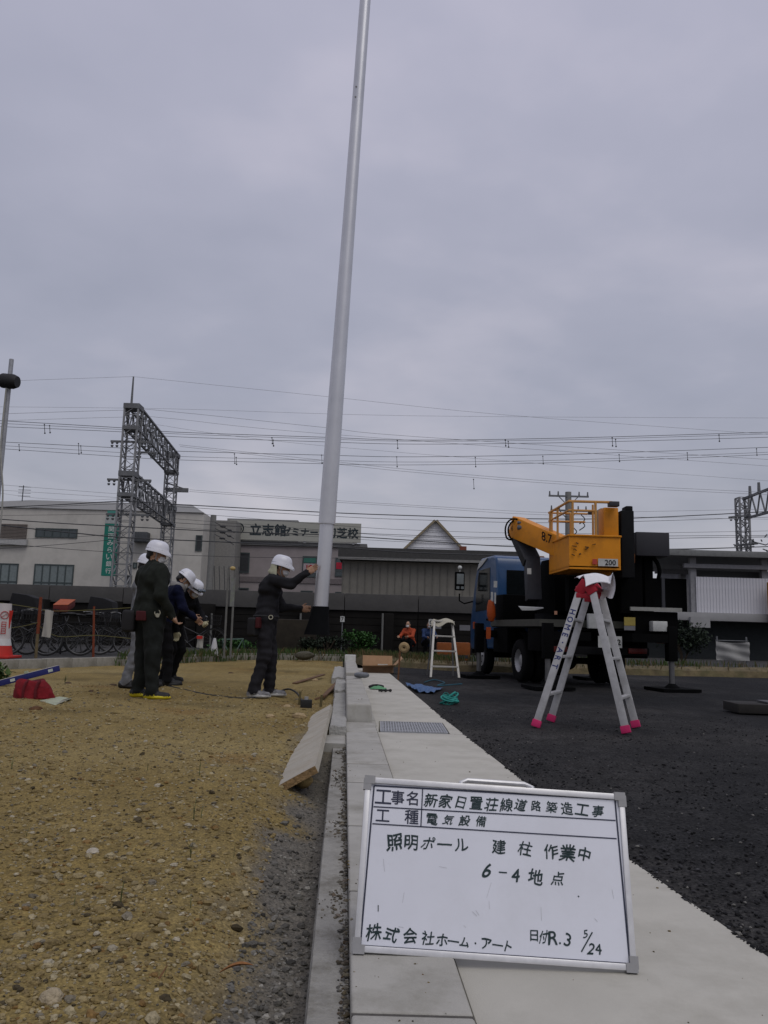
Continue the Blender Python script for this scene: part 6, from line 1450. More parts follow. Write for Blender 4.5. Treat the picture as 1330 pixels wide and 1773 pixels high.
a0, a1 = P(405, 922, YG), P(625, 926, YG); zc_ = float(P(510, 920, YG)[2]); hh = .62
mb = MB(); mb.bx(a0[0] - .3, a1[0], YG, YG + .2, zc_ - hh, zc_ + hh); mb.build('sign_panel', pm('sign_cream', (.34, .34, .30), .7, var=.06), rs, True)
mb = MB(); xs_ = a0[0]; put_text(mb, '立志館', V(P(464, 917, YG)[0], YG, zc_ + .05), (1, 0, 0), (0, 0, 1), .74, .006, .03); put_text(mb, 'ゼミナール', V(P(528, 919, YG)[0], YG, zc_ - .02), (1, 0, 0), (0, 0, 1), .52, .006, .03); put_text(mb, '初芝校', V(P(592, 925, YG)[0], YG, zc_ - .02), (1, 0, 0), (0, 0, 1), .66, .006, .03)
mb.build('sign_lettering', pm('letter_dark', (.015, .025, .03), .6), rs, True)
mb = MB(); c = P(413, 915, YG); mb.torus(V(c[0], YG - .01, zc_ + .1), (0, 1, 0), .33, .035, 24, 6); mb.torus(V(c[0] + .02, YG - .01, zc_ + .05), (0, 1, 0), .17, .03, 20, 6); mb.build('sign_emblem', pm('letter_dark', (.015, .025, .03), .6), rs, True)
for u in (528, 612): c = P(u, 940, YG + .1); mb = MB(); mb.bx(c[0] - .08, c[0] + .08, YG + .02, YG + .15, zt + .2, zc_ - hh); mb.build('sign_leg', M_steel2, rs, True)
# grey shed
YW = 40.0
shed = thing('grey_shed', 'long low grey shed with dark flat roof edge beyond the railway wall', 'building', V(P(720, 1000, YW)[0], YW, 0))
x0, x1 = P(592, 1000, YW)[0], P(905, 1000, YW)[0]; zt = zat(973, 700, YW); mb = MB(); mb.bx(x0, x1, YW, YW + 9, -.2, zt); mb.build('wall', pm('shed_wall', (.19, .18, .155), .9, var=.08, scale=1.5, dirt=(.12, .115, .1), dscale=.8, damt=.6), shed, True)
mb = MB(); mb.bx(x0 - .2, x1 + .2, YW - .5, YW + 9.2, zt + .12, zt + .62); mb.build('roof', pm('shed_roof', (.05, .05, .048), .8), shed, True)
mb = MB(); mb.bx(x0 - .2, x1 + .2, YW - .53, YW - .42, zt + .01, zt + .13); mb.build('gutter_line', pm('shed_gutter', (.20, .20, .19), .7), shed, True)
pmh = None
for k in range(24):
    x = x0 + .02 + (x1 - x0 - .04) * k / 24
    if pmh is None: m_ = MB(); m_.bx(0, .035, -.03, 0, 0, zt - .1); o = m_.build('wall_batten', pm('shed_batten', (.14, .135, .12), .9), shed); pmh = o.data
    else: o = bpy.data.objects.new('wall_batten', pmh); COL.objects.link(o); o.parent = shed
    o.location = tuple(V(x, YW - .002, 0) - XF[shed.name][0])
# gabled house
YH = 50.0
ho = thing('gabled_house', 'house showing one steep pale gable end with tan trim above the shed', 'house', V(P(752, 1000, YH)[0], YH, 0))
A, B, C_ = P(690, 962, YH), P(812, 966, YH), P(754, 903, YH); A[2] = B[2] = min(A[2], B[2])
mb = MB(); mb.prism([(A[0], -.2), (B[0], -.2), (B[0], A[2]), (C_[0], C_[2]), (A[0], A[2])], (0, YH, 0), (1, 0, 0), (0, 0, 1), (0, 1, 0), 8); mb.build('wall', pm('gable_siding', (.74, .75, .77), .8, var=.05), ho, True)
for e in (A, B):
    m_ = MB(); p, q_ = V(e[0], YH - .3, e[2]), V(C_[0], YH - .3, C_[2]); dr = unit(p - q_); p = p + dr * .5; n2 = unit(V(-(q_ - p)[2], 0, (q_ - p)[0])); n2 = n2 if n2[2] > 0 else -n2
    m_.add([p, q_, q_ + n2 * .13, p + n2 * .13, p + V(0, 8.6, 0), q_ + V(0, 8.6, 0), q_ + n2 * .13 + V(0, 8.6, 0), p + n2 * .13 + V(0, 8.6, 0)], [(0, 1, 2, 3), (7, 6, 5, 4), (0, 4, 5, 1), (1, 5, 6, 2), (2, 6, 7, 3), (3, 7, 4, 0)]); m_.build('roof_slope', pm('roof_tan', (.24, .2, .13), .8), ho, True)
for k in range(9):
    z = A[2] + (C_[2] - A[2]) * (k + .3) / 9; f = (C_[2] - z) / (C_[2] - A[2]); m_ = MB(); m_.bx(C_[0] - (C_[0] - A[0]) * f + .15, C_[0] + (B[0] - C_[0]) * f - .15, YH - .03, YH - .002, z, z + .035); m_.build('siding_board', pm('siding_line', (.64, .65, .68), .8), ho, True)
mb = MB(); c = P(756, 962, YW - .2); mb.lathe([(0, .2), (.18, .17), (.27, .05), (.28, -.35), (0, -.35)], c, (0, 0, 1), 16); one(mb, 'roof_vent', pm('vent_dark', (.03, .03, .03), .7), 'small dark domed vent on the shed roof', 'vent', c)
YR = 46.0; th_ = thing('tiled_house', 'low reddish brown tiled roof and chimney behind the truck cab', 'house', V(P(850, 1000, YR)[0], YR, 0))
a, b = P(800, 968, YR), P(960, 972, YR); zr = zat(952, 870, YR); mb = MB(); mb.add([V(a[0], YR, a[2] - .6), V(b[0], YR, a[2] - .6), V(b[0], YR + 3, zr), V(a[0], YR + 3, zr), V(a[0], YR + 6, a[2] - .6), V(b[0], YR + 6, a[2] - .6)], [(0, 1, 2, 3), (3, 2, 5, 4), (0, 3, 4), (1, 5, 2)]); mb.build('roof', pm('roof_tile', (.13, .065, .04), .85, var=.3, scale=6), th_, True)
mb = MB(); mb.bx(a[0] + .3, b[0] - .3, YR + .4, YR + 5.6, -.2, a[2] - .45); mb.build('wall', M_wallp, th_, True)
face('chimney', 797, 946, 808, 958, YR + .5, .5, pm('brick_red', (.16, .05, .03), .9), th_)

# railway wall: pale coping band on dark stained panels, with buttresses
YL = 26.5
wl = thing('railway_wall', 'long dark stained railway wall with paler concrete band along its top', 'wall', V(0, YL, 0))
M_band = pm('wall_band', (.07, .068, .065), .95, var=.22, scale=1.2, dirt=(.04, .04, .038), dscale=1.1, damt=.8)
M_low = pm('wall_dark', (.013, .012, .011), .95, spec=.1, var=.35, scale=1.5, dirt=(.012, .012, .011), dscale=.9, damt=.7)
slope = lambda x: 0.0
wm = wm2 = None
for k in range(24):
    x = -30 + k * 2.4
    if x > 5.5: break
    if wm is None:
        m_ = MB(); m_.bx(.01, 2.39, -.08, .25, 1.48, 2.02); o = m_.build('coping_panel', M_band, wl, bevel=.015); wm = o.data
        m_ = MB()
        for r_ in range(6): m_.bx(.01, 2.39, 0, .2, .10 + r_ * .23, .10 + r_ * .23 + .215)
        o2 = m_.build('wall_panel', M_low, wl); wm2 = o2.data
    else:
        o = bpy.data.objects.new('coping_panel', wm); o2 = bpy.data.objects.new('wall_panel', wm2)
        for q_ in (o, o2): COL.objects.link(q_); q_.parent = wl
    o.location = (x, 0, 0); o2.location = (x, 0, 0)
for u, w in ((352, 26), (530, 24), (673, 16), (60, 22), (190, 20)):
    c = P(u, 1100, YL - .6); m_ = MB(); m_.bx(c[0] - w / 106, c[0] + w / 106, -.55, -.09, .1, 1.55 if u != 673 else 1.4); m_.build('buttress', M_low, wl, bevel=.03)
mb = MB(); mb.bx(-30, 7.8, .26, .6, -.2, 1.9); mb.build('backing', pm('backing_dark', (.01, .01, .01), .95), wl)
# low brick ruin and stone by the weeds
mb = MB(); c = P(508, 1137, 23.5); mb.box(V(c[0], 23.5, .6), (1.3, .5, 1.0)); one(mb, 'brick_stub', pm('brick_stub', (.022, .018, .012), .95, var=.4, scale=4), 'low mossy brown masonry stub behind the kneeling verge weeds', 'masonry', V(c[0], 23.5, .1), bevel=.04)
rock(527, 1139, .1, (.26, .18, .11), (.07, .065, .045), 'large dull boulder lying in the weeds near the pole', seed=31)

# station platform on the right
YP = 29.5
st_ = thing('station_platform', 'raised station platform with white corrugated screen and flat canopy', 'platform', V(P(1265, 1100, YP)[0], YP, .1))
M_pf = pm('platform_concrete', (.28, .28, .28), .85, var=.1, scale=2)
x0, x1 = P(1085, 1065, YP)[0], P(1420, 1065, YP)[0]
zs0, zs1 = zat(1076, 1260, YP), zat(1062, 1260, YP)
mb = MB(); mb.bx(x0, x1, YP - .2, YP + 6, zs0, zs1); mb.build('platform_slab', M_pf, st_, True, bevel=.02)
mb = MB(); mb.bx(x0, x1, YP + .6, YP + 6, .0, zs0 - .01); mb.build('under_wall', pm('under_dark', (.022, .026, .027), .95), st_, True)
xa, xb = P(1206, 1030, YP)[0], P(1420, 1030, YP)[0]; zp0, zp1 = zs1 + .01, zat(1000, 1260, YP); sm_ = None; nrib = 40
for k in range(nrib):
    w_ = (xb - xa) / nrib
    if sm_ is None: m_ = MB(); m_.prism([(0, 0), (w_ * .35, 0), (w_ * .45, -.02), (w_ * .9, -.02), (w_, 0), (w_, .03), (0, .03)], (0, 0, 0), (1, 0, 0), (0, 1, 0), (0, 0, 1), zp1 - zp0); o = m_.build('screen_panel', pm('screen_white', (.55, .55, .58), .6, var=.06), st_); sm_ = o.data
    else: o = bpy.data.objects.new('screen_panel', sm_); COL.objects.link(o); o.parent = st_
    o.location = tuple(V(xa + k * w_, YP, zp0) - XF[st_.name][0])
for u, Y_ in ((1201, YP + .05), (1325, YP + .1), (1183, YP + 3.5)):
    c = P(u, 1000, Y_); mb = MB(); mb.bx(c[0] - .11, c[0] + .11, Y_, Y_ + .2, zs1, zat(965, u, Y_)); mb.build('canopy_post', pm('post_grey', (.22, .22, .23), .7), st_, True)
c = P(1203, 1040, YP); mb = MB(); mb.bx(c[0] - .3, c[0] + .4, YP - .35, YP - .21, zs0 - .25, zs0 + .12); mb.build('post_bracket', M_pf, st_, True)
mb = MB(); a, b = P(1150, 962, YP - .3), P(1430, 972, YP - .3); zc_ = zat(966, 1260, YP); mb.bx(a[0], b[0], YP - .4, YP + 6, zc_, zc_ + .22); mb.build('canopy_roof', pm('canopy_roof', (.16, .165, .16), .7), st_, True, bevel=.02)
mb = MB(); mb.bx(a[0] + .8, b[0], YP - .1, YP + .05, zat(985, 1260, YP), zat(978, 1260, YP)); mb.build('canopy_beam', pm('beam_grey', (.17, .17, .18), .7), st_, True); mb = MB(); mb.bx(a[0] + .8, b[0], YP + 3, YP + 3.15, zat(985, 1260, YP), zat(976, 1260, YP)); mb.build('canopy_beam', pm('beam_grey', (.17, .17, .18), .7), st_, True)
mb = MB(); mb.bx(xa, xb, YP + .6, YP + .7, zp1 - 1.2, zat(987, 1260, YP)); mb.build('inner_screen', M_shade, st_, True)
mb = MB(); mb.bx(x0, xa - .2, YP + .4, YP + .6, zs1, zat(1000, 1150, YP)); mb.build('interior_shade', M_dark, st_, True)  # near-black sheet standing in for the shade inside the platform
yl = face('yellow_post', 1338, 1008, 1350, 1095, YP - .6, .3, pm('post_yellow', (.30, .15, .01), .7), None); tag(yl, 'yellow painted post by the white platform screen', 'post')
wh = thing('far_shelter', 'distant white shelter roof seen below the canopy edge', 'shelter', V(P(1170, 985, 37)[0], 37, 0))
mb = MB(); a, b = P(1138, 975, 37), P(1330, 978, 37); mb.bx(a[0], b[0], 37, 40, a[2] - .15, a[2] + .05); mb.build('roof', pm('shelter_white', (.34, .35, .37), .7), wh, True)
mb = MB(); mb.bx(a[0] + .3, b[0], 37.5, 37.7, .1, a[2] - .15); mb.build('wall', pm('shelter_grey', (.16, .16, .17), .8), wh, True)
# banner, bush, stakes at the foot of the platform
a, b = P(1241, 1143, 24), P(1297, 1112, 24); mb = MB()
mb.grid(lambda s, t: V(a[0] + (b[0] - a[0]) * s, 24 + .03 * math.sin(9 * s + 3 * t) + .02 * math.sin(14 * t + s * 5), a[2] + (b[2] - a[2]) * t - .03 * math.sin(math.pi * s) * (t > .9)), 20, 12)
bn = thing('banner', 'plain white cloth banner hung on a thin frame below the platform', 'banner', V((a[0] + b[0]) / 2, 24, .1))
mb.build('cloth', pm('banner_white', (.26, .26, .25), .8, var=.08), bn, True, recalc=False)
for x in (a[0] + .05, b[0] - .05): mb = MB(); mb.cyl((x, 24.06, .1), (x, 24.06, b[2] + .15), .025, n=8); mb.build('post', M_steel, bn, True)
mb = MB(); mb.tube([(a[0], 24.05, b[2] + .03), (b[0], 24.05, b[2] + .03)], .012, 5); mb.build('top_rail', M_steel, bn, True)
def bush(name, label, u, v, Y_, rad, n_, ls, mat, seed, cat='bush', group=None, zb=.15):
    b_ = P(u, v, Y_); b_[2] = zb; T_ = thing(name, label, cat, b_, group=group); q_ = random.Random(seed); mb = MB()
    for k in range(5):
        a_ = V(q_.uniform(-.5, .5) * rad[0], q_.uniform(-.5, .5) * rad[1], rad[2] * q_.uniform(.9, 1.4)); mb.tube([(0, 0, 0), a_ * .5 + V(.05, 0, 0), a_], [.03, .02, .01], 5)
    mb.build('stem', pm('stem_brown', (.06, .045, .03), .9), T_)
    mb = MB()
    for k in range(9): foliage(mb, V(q_.uniform(-.6, .6) * rad[0], q_.uniform(-.6, .6) * rad[1], rad[2] * q_.uniform(.45, 1.5)), V(*rad) * q_.uniform(.35, .6), n_ // 9, ls, q_)
    mb.build('foliage', mat, T_, recalc=False); return T_
M_leaf = pm('bush_leaf', (.022, .075, .010), .75, var=.5, scale=3)
M_leafd = pm('bush_leaf_dark', (.012, .022, .010), .8, var=.5, scale=3)
bush('bush', 'dark green bush under the platform beside the truck', 1182, 1145, 22.5, (.75, .5, .6), 1500, .1, M_leafd, 4)
bush('bush', 'bright green leafy shrub behind the end of the kerb', 622, 1141, 22.6, (.62, .45, .38), 1700, .09, M_leaf, 6); bush('bush', 'darker green low shrub beneath the hanging pole', 560, 1143, 23.2, (.8, .4, .33), 1300, .09, M_leafd, 9)
bush('bush', 'small weedy shrub beside the worker at the pole', 400, 1143, 22.9, (.7, .4, .18), 900, .08, M_leaf, 12)
# grass along the verge and by the path: uncountable
q = random.Random(21); mb = MB()
def blade(p, h, col=0):
    th_ = q.uniform(0, 6.28); d_ = V(math.cos(th_), math.sin(th_), 0); s_2 = V(-d_[1], d_[0], 0) * h * .05; t_2 = p + d_ * h * q.uniform(.1, .5) + V(0, 0, h); m2 = p + d_ * h * .12 + V(0, 0, h * .55)
    mb.add([p - s_2, p + s_2, m2 + s_2 * .8, t_2, m2 - s_2 * .8], [(0, 1, 2, 3, 4)], False, col)
for k in range(5200):
    f = q.random(); i = f * (len(vl) - 1); ki = min(int(i), len(vl) - 2); p = vl[ki] + (vl[ki + 1] - vl[ki]) * (i - ki); w = q.random() ** .8
    blade(p + V(0, .05 + w * 1.3, .06 + .13 * min(1, w * 2.5)), q.uniform(.06, .2), 0 if q.random() < (.75 if w > .45 else .2) else 1)
for k in range(2600):
    f = .55 + .45 * q.random(); p = on_line(f * tot, kl, seg_d); blade(p + V(.1, -.25 + q.uniform(-.2, .9), .0 if q.random() < .4 else .14), q.uniform(.05, .22), 0 if q.random() < .7 else 1)
tag(mb.build('verge_grass', [pm('grass_green', (.04, .075, .015), .8, var=.4, scale=2), pm('grass_dry', (.11, .085, .035), .85, var=.3, scale=2)], recalc=False), 'green and dry weeds growing along the far verge', kind='stuff')

# orange crates behind the stepladder, small plates, posts
for u0, u1, lab in ((757, 784, 'dull orange plastic barrier block seen between the stepladder rails'), (786, 816, 'dull orange plastic barrier block between stepladder and truck wheel')):
    a, b = P(u0, 1139, 20.6), P(u1, 1113, 20.6); T_ = thing('barrier_block', lab, 'barrier', V((a[0] + b[0]) / 2, 20.6, .18)); mb = MB(); mb.bx(a[0], b[0] - .02, 20.6, 20.9, .16, b[2]); mb.build('block_body', pm('barrier_orange', (.20, .055, .008), .7, var=.2), T_, True, bevel=.03)
    mb = MB(); mb.bx(a[0] + .06, b[0] - .08, 20.59, 20.6, .22, .30); mb.build('slot', M_shade, T_, True)
for u, v, ch in ((593, 1072, '7'), (746, 1077, '6')):
    p = P(u, v, 25.3); T_ = thing('number_post', {'7': 'thin post with a white number plate above the bright green shrub', '6': 'thin post with a white number plate just left of the small stepladder'}[ch], 'number sign', V(p[0], 25.3, .14))
    mb = MB(); mb.cyl((p[0], 25.34, .14), (p[0], 25.34, p[2] + .1), .02, n=6); mb.build('post', M_steel, T_, True)
    mb = MB(); mb.box(V(p[0], 25.3, p[2]), (.13, .01, .17)); pl_ = mb.build('plate', M_sticker, T_, True); mb = MB(); put_text(mb, ch, V(p[0], 25.294, p[2]), (1, 0, 0), (0, 0, 1), .12, .001, .01); mb.build('digit', M_dark2, pl_, True)
for u in (663, 367, 521): p = P(u, 1062, 25); mb = MB(); mb.cyl((p[0], 25, .14), p, .03, n=8); one(mb, 'steel_post', pm('post_pale', (.13, .13, .12), .7), 'slim pale steel post standing before the railway wall', 'post', V(p[0], 25, .14), 'posts before the railway wall')
for u, v, w in ((757, 1084, 16), (805, 1087, 20)): p = P(u, v, 25.8); mb = MB(); mb.box(p, (w / 60, .02, .17)); one(mb, 'notice_plate', pm('notice_grey', (.13, .13, .14), .7), 'small pale notice plate fixed on the railway wall', 'notice', p, 'notices on the railway wall')
# notice post near the worker at the pole
p = P(402, 1060, 19.5); T_ = thing('notice_post', 'narrow pale notice panel on two posts left of the pole worker', 'notice board', V(p[0], 19.5, .14))
for du in (-6, 5): a = P(402 + du, 985, 19.5); mb = MB(); mb.cyl((a[0], 19.52, .1), a, .025, n=8); mb.build('post', pm('post_pale', (.13, .13, .12), .7), T_, True)
mb = MB(); a, b = P(398, 1050, 19.5), P(408, 1000, 19.5); mb.bx(a[0], b[0], 19.48, 19.5, a[2], b[2]); mb.build('panel', pm('panel_grey', (.16, .165, .16), .7, dirt=(.2, .25, .1), dscale=6), T_, True)
mb = MB(); mb.ball(P(403, 984, 19.48), (.07, .05, .05), nu=8, nv=6); mb.build('lamp_cap', pm('cap_yellow', (.4, .3, .12), .6), T_, True)
# white cone by the kerb, trestle
def cone(p, h, label, mats, sleeve=None):
    T_ = thing('traffic_cone', label, 'traffic cone', p); r_ = h * .27
    mb = MB(); mb.bx(-r_ * 1.1, r_ * 1.1, -r_ * 1.1, r_ * 1.1, 0, h * .05); mb.build('base', mats[0], T_, bevel=h * .015)
    zs = np.linspace(.045, 1, 6)
    for i in range(5):
        z0_, z1_ = zs[i] * h, zs[i + 1] * h; f = lambda z: r_ * .78 * (1 - z / h) + .03; mb = MB(); mb.lathe([(f(z0_), z0_), (f(z1_), z1_)] + ([(0, z1_)] if i == 4 else []), n=18); mb.build('cone_band', mats[i % 2 if len(mats) > 1 else 0], T_)
    return T_
M_cone_r = pm('cone_red', (.42, .02, .012), .6, var=.1); M_cone_w = pm('cone_white', (.5, .5, .49), .6, var=.1)
p = P(370, 1139, 19.9); p[2] = .14; cone(p, .42, 'slim white cone standing on the path beside the parked bicycle', [M_cone_w])
p = P(-1, 1142, 14.9); p[2] = .17; T_ = cone(p, .95, 'red and white traffic cone wearing a printed cover on the path kerb', [M_cone_r, M_cone_w])
mb = MB(); mb.lathe([(.16, .30), (.15, .45), (.125, .98), (.0, .98)], n=18); sl = mb.build('printed_cover', pm('cover_white', (.50, .47, .46), .6, var=.06), T_)
mb = MB()
mb.torus((.075, -.12, .77), (.5, -.85, 0), .065, .007, 22, 5); mb.bar((.03, -.155, .73), (.12, -.10, .81), .01, .006)
dx = unit(V(.85, .5, 0))
for i, ch in enumerate('日日'): put_text(mb, ch, V(.082, -.135, .60 - .12 * i), dx, (0, 0, 1), .10, .01, .02)
mb.build('cover_print', pm('cover_red', (.35, .03, .03), .6), sl)
mb = MB(); a, b = P(11, 1057, 14.8), P(22, 1088, 14.8); fg = [P(10, 1057, 14.85), P(23, 1057, 14.85), P(16, 1088, 14.85), P(10, 1088, 14.85)]; mb.add(fg + [q_ + V(0, .01, 0) for q_ in fg], [(0, 1, 2, 3), (7, 6, 5, 4), (0, 4, 5, 1), (1, 5, 6, 2), (2, 6, 7, 3), (3, 7, 4, 0)])
mb.build('red_flag', M_cone_r, T_, True)
p = P(402, 1135, 21.4); T_ = thing('folding_trestle', 'thin green folding trestle by the kerb left of the pole worker', 'trestle', V(p[0], 21.4, .0)); mb = MB()
a, b = P(385, 1107, 21.4), P(421, 1106, 21.4); mb.bar(a, b, .03, .03)
for e, s in ((a, 1), (b, -1)): mb.bar(e, V(e[0] + s * .25, 21.4, .05), .025, .025); mb.bar(e, V(e[0] - s * .02, 21.8, .05), .025, .025)
mb.build('frame', pm('trestle_green', (.10, .16, .13), .6), T_, True)

# rope fence in front of the bicycles
M_stakeR = pm('stake_red', (.16, .035, .012), .8, var=.3, scale=12); M_stakeB = pm('stake_bamboo', (.13, .10, .05), .8, var=.3, scale=12)
p = G(62, 1138, .16); p[2] = .1; T_ = thing('fence_stake', 'leaning red topped stake of the rope fence with white sheet beside it', 'stake', p)
tp = P(71, 1034, float(p[1])); mid = p + (tp - p) * .42
mb = MB(); mb.cyl(p, mid, .03, .03, 8); mb.build('lower_post', M_stakeB, T_, True); mb = MB(); mb.cyl(mid, tp, .034, .03, 8); mb.build('red_sleeve', M_stakeR, T_, True)
Yk = float(p[1])
p2 = P(162, 1134, Yk + 1.2); p2[2] = .1; t2 = P(163, 1050, Yk + 1.2); mb = MB(); mb.cyl(p2, t2, .026, .022, 8); one(mb, 'fence_stake', M_stakeR, 'thin dull red stake of the rope fence among the bicycles', 'stake', p2)
ropes = [[(-30, 1092), (30, 1086), (66, 1078)], [(68, 1054), (90, 1058), (163, 1056), (230, 1052)], [(66, 1082), (100, 1102), (163, 1100), (230, 1106)], [(-30, 1040), (30, 1048), (68, 1054)]]
for i, r_ in enumerate(ropes):
    pts = [P(u, v, Yk + .0085 * max(u - 66, 0) - .03) for u, v in r_]; mb = MB(); mb.tube(smooth_path(pts, 4), .007, 5); one(mb, 'rope', pm('rope_khaki', (.12, .11, .04), .9), 'thin khaki rope strung between the fence stakes', 'rope', pts[0], 'ropes of the stake fence')
def sheet_(u0, v0, u1, v1, Y_, label, sk=0.0, mat=None):
    a, b = P(u0, v1, Y_), P(u1, v0, Y_); mb = MB(); mb.grid(lambda s, t: V(a[0] + (b[0] - a[0]) * s + sk * t, Y_ + .015 * math.sin(7 * s + 4 * t), a[2] + (b[2] - a[2]) * t - .02 * s), 8, 10); return one(mb, 'hanging_sheet', mat or pm('sheet_white', (.34, .33, .29), .8, var=.06), label, 'sheet', V(a[0], Y_, a[2]), recalc=False)
sheet_(72, 1056, 91, 1102, Yk - .07, 'white paper sheet hanging on the rope beside the red stake', .03)
s2_ = sheet_(340, 1100, 352, 1121, 19.6, 'small white notice with red heading tied to a bicycle', .02)
mb = MB(); a, b = P(341, 1106, 19.57), P(351, 1101, 19.57); mb.bx(a[0], b[0], 19.55, 19.565, a[2], b[2]); o = mb.build('red_heading', M_cone_r); o.parent = s2_; o.location = tuple(-Vector(s2_.location))

# ------------------------------------------------------------------ bicycles
M_bk = pm('bike_black', (.008, .008, .009), .5); M_chr = pm('bike_chrome', (.10, .10, .10), .4, metal=.6); M_tyr = pm('bike_tyre', (.016, .016, .016), .8); M_sad = pm('saddle_black', (.012, .012, .012), .7)
def bicycle(frame_m, label, group='parked bicycles behind the kerb', basket=True):
    T_ = thing('bicycle', label, 'bicycle', group=group); r_ = .33
    for x in (-.53, .53):
        mb = MB(); mb.torus((x, 0, r_), (0, 1, 0), r_ - .017, .017, 30, 6); w_ = mb.build('wheel', M_tyr, T_)
        mb = MB(); mb.torus((x, 0, r_), (0, 1, 0), r_ - .04, .012, 30, 5); mb.build('rim', M_chr, w_)
        mb = MB(); mb.cyl((x, -.04, r_), (x, .04, r_), .02, n=8)
        for k in range(14): t = k * math.pi / 7; mb.bar((x, .02 * (-1) ** k, r_), (x + .29 * math.cos(t), 0, r_ + .29 * math.sin(t)), .004)
        mb.build('spokes', M_chr, w_)
        mb = MB(); t0, t1 = (.5, 3.3) if x < 0 else (.4, 2.2); mb.grid(lambda a, b: V(x + .36 * math.cos(t0 + (t1 - t0) * a), -.025 + .05 * b, r_ + .36 * math.sin(t0 + (t1 - t0) * a)), 14, 3); mb.build('mudguard', M_chr if x < 0 else frame_m, T_, recalc=False)
    mb = MB(); bb = V(-.08, 0, .28); st2 = V(-.22, 0, .72); hd = V(.36, 0, .74); hl = V(.39, 0, .62)
    for a, b, w in ((bb, st2, .016), (st2 - V(-.02, 0, .06), bb * .3 + hl * .7 + V(0, 0, -.06), .016), (bb, hl, .018), (hd, hl, .02)): mb.cyl(a, b, w, n=8)
    for s in (-.06, .06): mb.cyl((-.53, s, .33), bb + V(0, s * .5, 0), .009, n=6); mb.cyl((-.53, s, .33), st2 + V(.01, s * .4, -.06), .008, n=6); mb.cyl((.53, s, .33), hl + V(.01, s * .6, -.02), .011, n=6)
    mb.build('frame', frame_m, T_)
    mb = MB(); mb.cyl(st2, st2 + V(-.04, 0, .14), .013, n=8); mb.build('seat_post', M_chr, T_)
    mb = MB(); mb.ball(st2 + V(-.06, 0, .16), (.13, .085, .035)); mb.ball(st2 + V(.06, 0, .155), (.09, .035, .025)); mb.build('saddle', M_sad, T_)
    mb = MB(); mb.cyl(hd, hd + V(-.03, 0, .18), .012, n=8); mb.tube(smooth_path([hd + V(-.2, .27, .2), hd + V(-.08, .24, .21), hd + V(-.02, .1, .18), hd + V(-.02, -.1, .18), hd + V(-.08, -.24, .21), hd + V(-.2, -.27, .2)], 4), .011, 6); mb.build('handlebar', M_chr, T_)
    mb = MB()
    for s in (1, -1): mb.cyl((.1, 0, 0), (.1, 0, 0.001), .001, n=3); mb.cyl(V(-.08, s * .06, .28), V(-.08 + s * .11, s * .07, .28 - s * .12), .01, n=6); mb.box(V(-.08 + s * .11, s * .11, .28 - s * .12), (.08, .08, .02))
    mb.build('crank', M_chr, T_)
    mb = MB(); mb.bx(-.66, -.3, -.06, .06, .70, .715); mb.cyl((-.6, .06, .7), (-.53, .06, .33), .006, n=5); mb.cyl((-.6, -.06, .7), (-.53, -.06, .33), .006, n=5); mb.build('carrier', M_bk, T_)
    mb = MB(); mb.bar((-.5, -.08, .3), (-.56, -.16, 0), .016); mb.build('kickstand', M_chr, T_)
    if basket:
        mb = MB(); c = V(.56, 0, .74)
        for z, w in ((0, .8), (.11, .9), (.22, 1.0)):
            q4 = [c + V(sx * .13 * w, sy * .17 * w, z) for sx, sy in ((-1, -1), (1, -1), (1, 1), (-1, 1))]
            for i in range(4): mb.bar(q4[i], q4[(i + 1) % 4], .012)
        for k in range(16):
            t = k / 16 * 4; i = int(t); f = t - i; cs4 = [(-1, -1), (1, -1), (1, 1), (-1, 1)]; e = V(*cs4[i], 0) * (1 - f) + V(*cs4[(i + 1) % 4], 0) * f
            mb.bar(c + e * V(.13, .17, 0) * .8, c + e * V(.13, .17, 0) + V(0, 0, .22), .006)
        mb.build('basket', M_bk, T_)
    return T_
spots = [(-38, 1132, 16.6, .3, 'parked bicycle with pale frame half behind the printed traffic cone'), (32, 1134, 16.9, .15, 'parked bicycle standing between the traffic cone and the red stake'), (92, 1134, 17.4, .25, 'parked bicycle with chrome mudguard behind the white hanging sheet'), (128, 1133, 18.1, .5, 'parked bicycle under the orange box cover'), (176, 1132, 18.4, .2, 'parked bicycle right of the thin red stake'), (215, 1131, 19.0, .35, 'parked bicycle just left of the pale grey worker'), (330, 1132, 20.2, .1, 'parked bicycle with notice, right of the stooping worker'), (150, 1131, 19.6, .4, 'bicycle in the back row behind the orange covered one'), (60, 1131, 18.6, .6, 'bicycle in the back row behind the red stake')]
protos = None
for i, (u, v, Y_, rz_, lab) in enumerate(spots):
    p = P(u, v, Y_); p[2] = .142
    if protos is None: b_ = protos = bicycle(M_bk, lab); b_.location = tuple(p); b_.rotation_euler = (0, 0, rz_)
    else: b_ = copy_tree(protos, p, rz_ + (math.pi if i % 3 == 2 else 0)); b_['label'] = lab
    XF[b_.name] = (p, rotz(rz_))
M_chb = pm('mudguard_chrome', (.55, .55, .53), .3, metal=.6)
for ob in [q_ for q_ in bpy.data.objects if q_.parent is not None and q_.parent.get('label', '').startswith('parked bicycle with chrome') and q_.name.startswith('mudguard')]: ob.data = ob.data.copy(); ob.data.materials[0] = M_chb
M_frp = pm('bike_pale', (.22, .23, .12), .5)
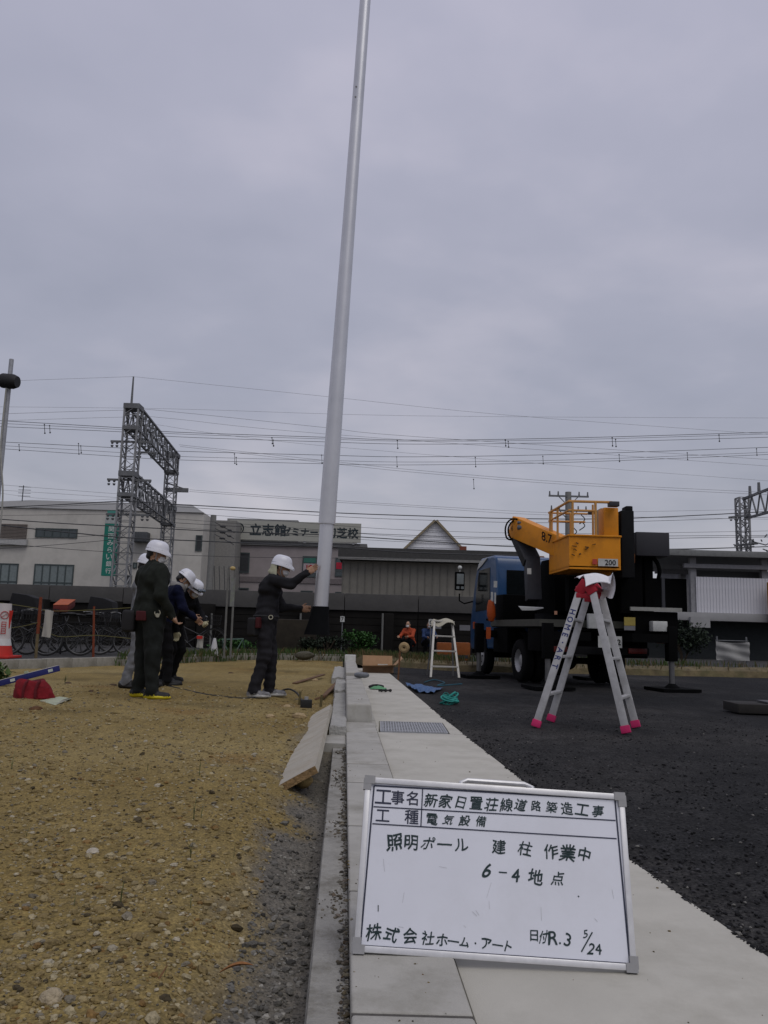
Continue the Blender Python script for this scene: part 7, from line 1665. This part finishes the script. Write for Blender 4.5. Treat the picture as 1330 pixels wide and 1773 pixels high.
for ob in [q_ for q_ in bpy.data.objects if q_.parent is not None and q_.parent.name == 'bicycle' and q_.name.startswith('frame')]: ob.data = ob.data.copy(); ob.data.materials[0] = M_frp
# orange box-like cover on a bicycle, seen at y 1038-1060
p = P(104, 1062, 18.0); T_ = thing('child_seat_cover', 'orange and dark red box shaped cover on a parked bicycle', 'bicycle cover', p)
a, b, c, d = P(92, 1048, 17.8), P(118, 1048, 17.8), P(131, 1039, 18.5), P(105, 1038, 18.5); bt = P(92, 1060, 17.8)
h_ = a[2] - bt[2]; mb = MB(); mb.add([a, b, c, d, a - V(0, 0, h_), b - V(0, 0, h_), c - V(0, 0, h_), d - V(0, 0, h_)], [(0, 1, 2, 3), (4, 7, 6, 5), (0, 4, 5, 1), (1, 5, 6, 2), (2, 6, 7, 3), (3, 7, 4, 0)]); mb.build('cover_body', pm('cover_dark_red', (.10, .012, .008), .7), T_, True, bevel=.02)
mb = MB(); mb.add([q_ + V(0, 0, .014) for q_ in (a, b, c, d)] + [q_ + V(0, 0, .004) for q_ in (a, b, c, d)], [(0, 1, 2, 3), (7, 6, 5, 4), (0, 4, 5, 1), (1, 5, 6, 2), (2, 6, 7, 3), (3, 7, 4, 0)]); mb.build('cover_top', pm('cover_orange', (.34, .075, .02), .65), T_, True)
mb = MB(); m0 = (a + c) / 2 - V(0, 0, h_); mb.cyl(m0, V(m0[0], m0[1], .14), .02, n=8); mb.build('support', M_bk, T_, True)
# dark rain hoods on bicycles near the wall
for u, v, w, lab in ((45, 1030, 26, 'black sloping rain hood on a bicycle left of the red stake'), (178, 1036, 24, 'black sloping rain hood on a bicycle right of the thin stake')):
    c = P(u, v, 20.5); mb = MB(); w_ = w / 68; mb.prism([(-w_, -.45), (w_, -.5), (w_ * .8, -.08), (w_ * .2, .0), (-w_ * .75, .04)], V(c[0], 20.35, c[2]), (1, 0, 0), (0, 0, 1), (0, 1, 0), .45); mb.bx(c[0] - .02, c[0] + .02, 20.5, 20.54, .14, c[2] - .3)
    one(mb, 'rain_hood', pm('cover_black', (.008, .008, .009), .85), lab, 'bicycle cover', V(c[0], 20.5, .14), 'black bicycle covers', bevel=.05)
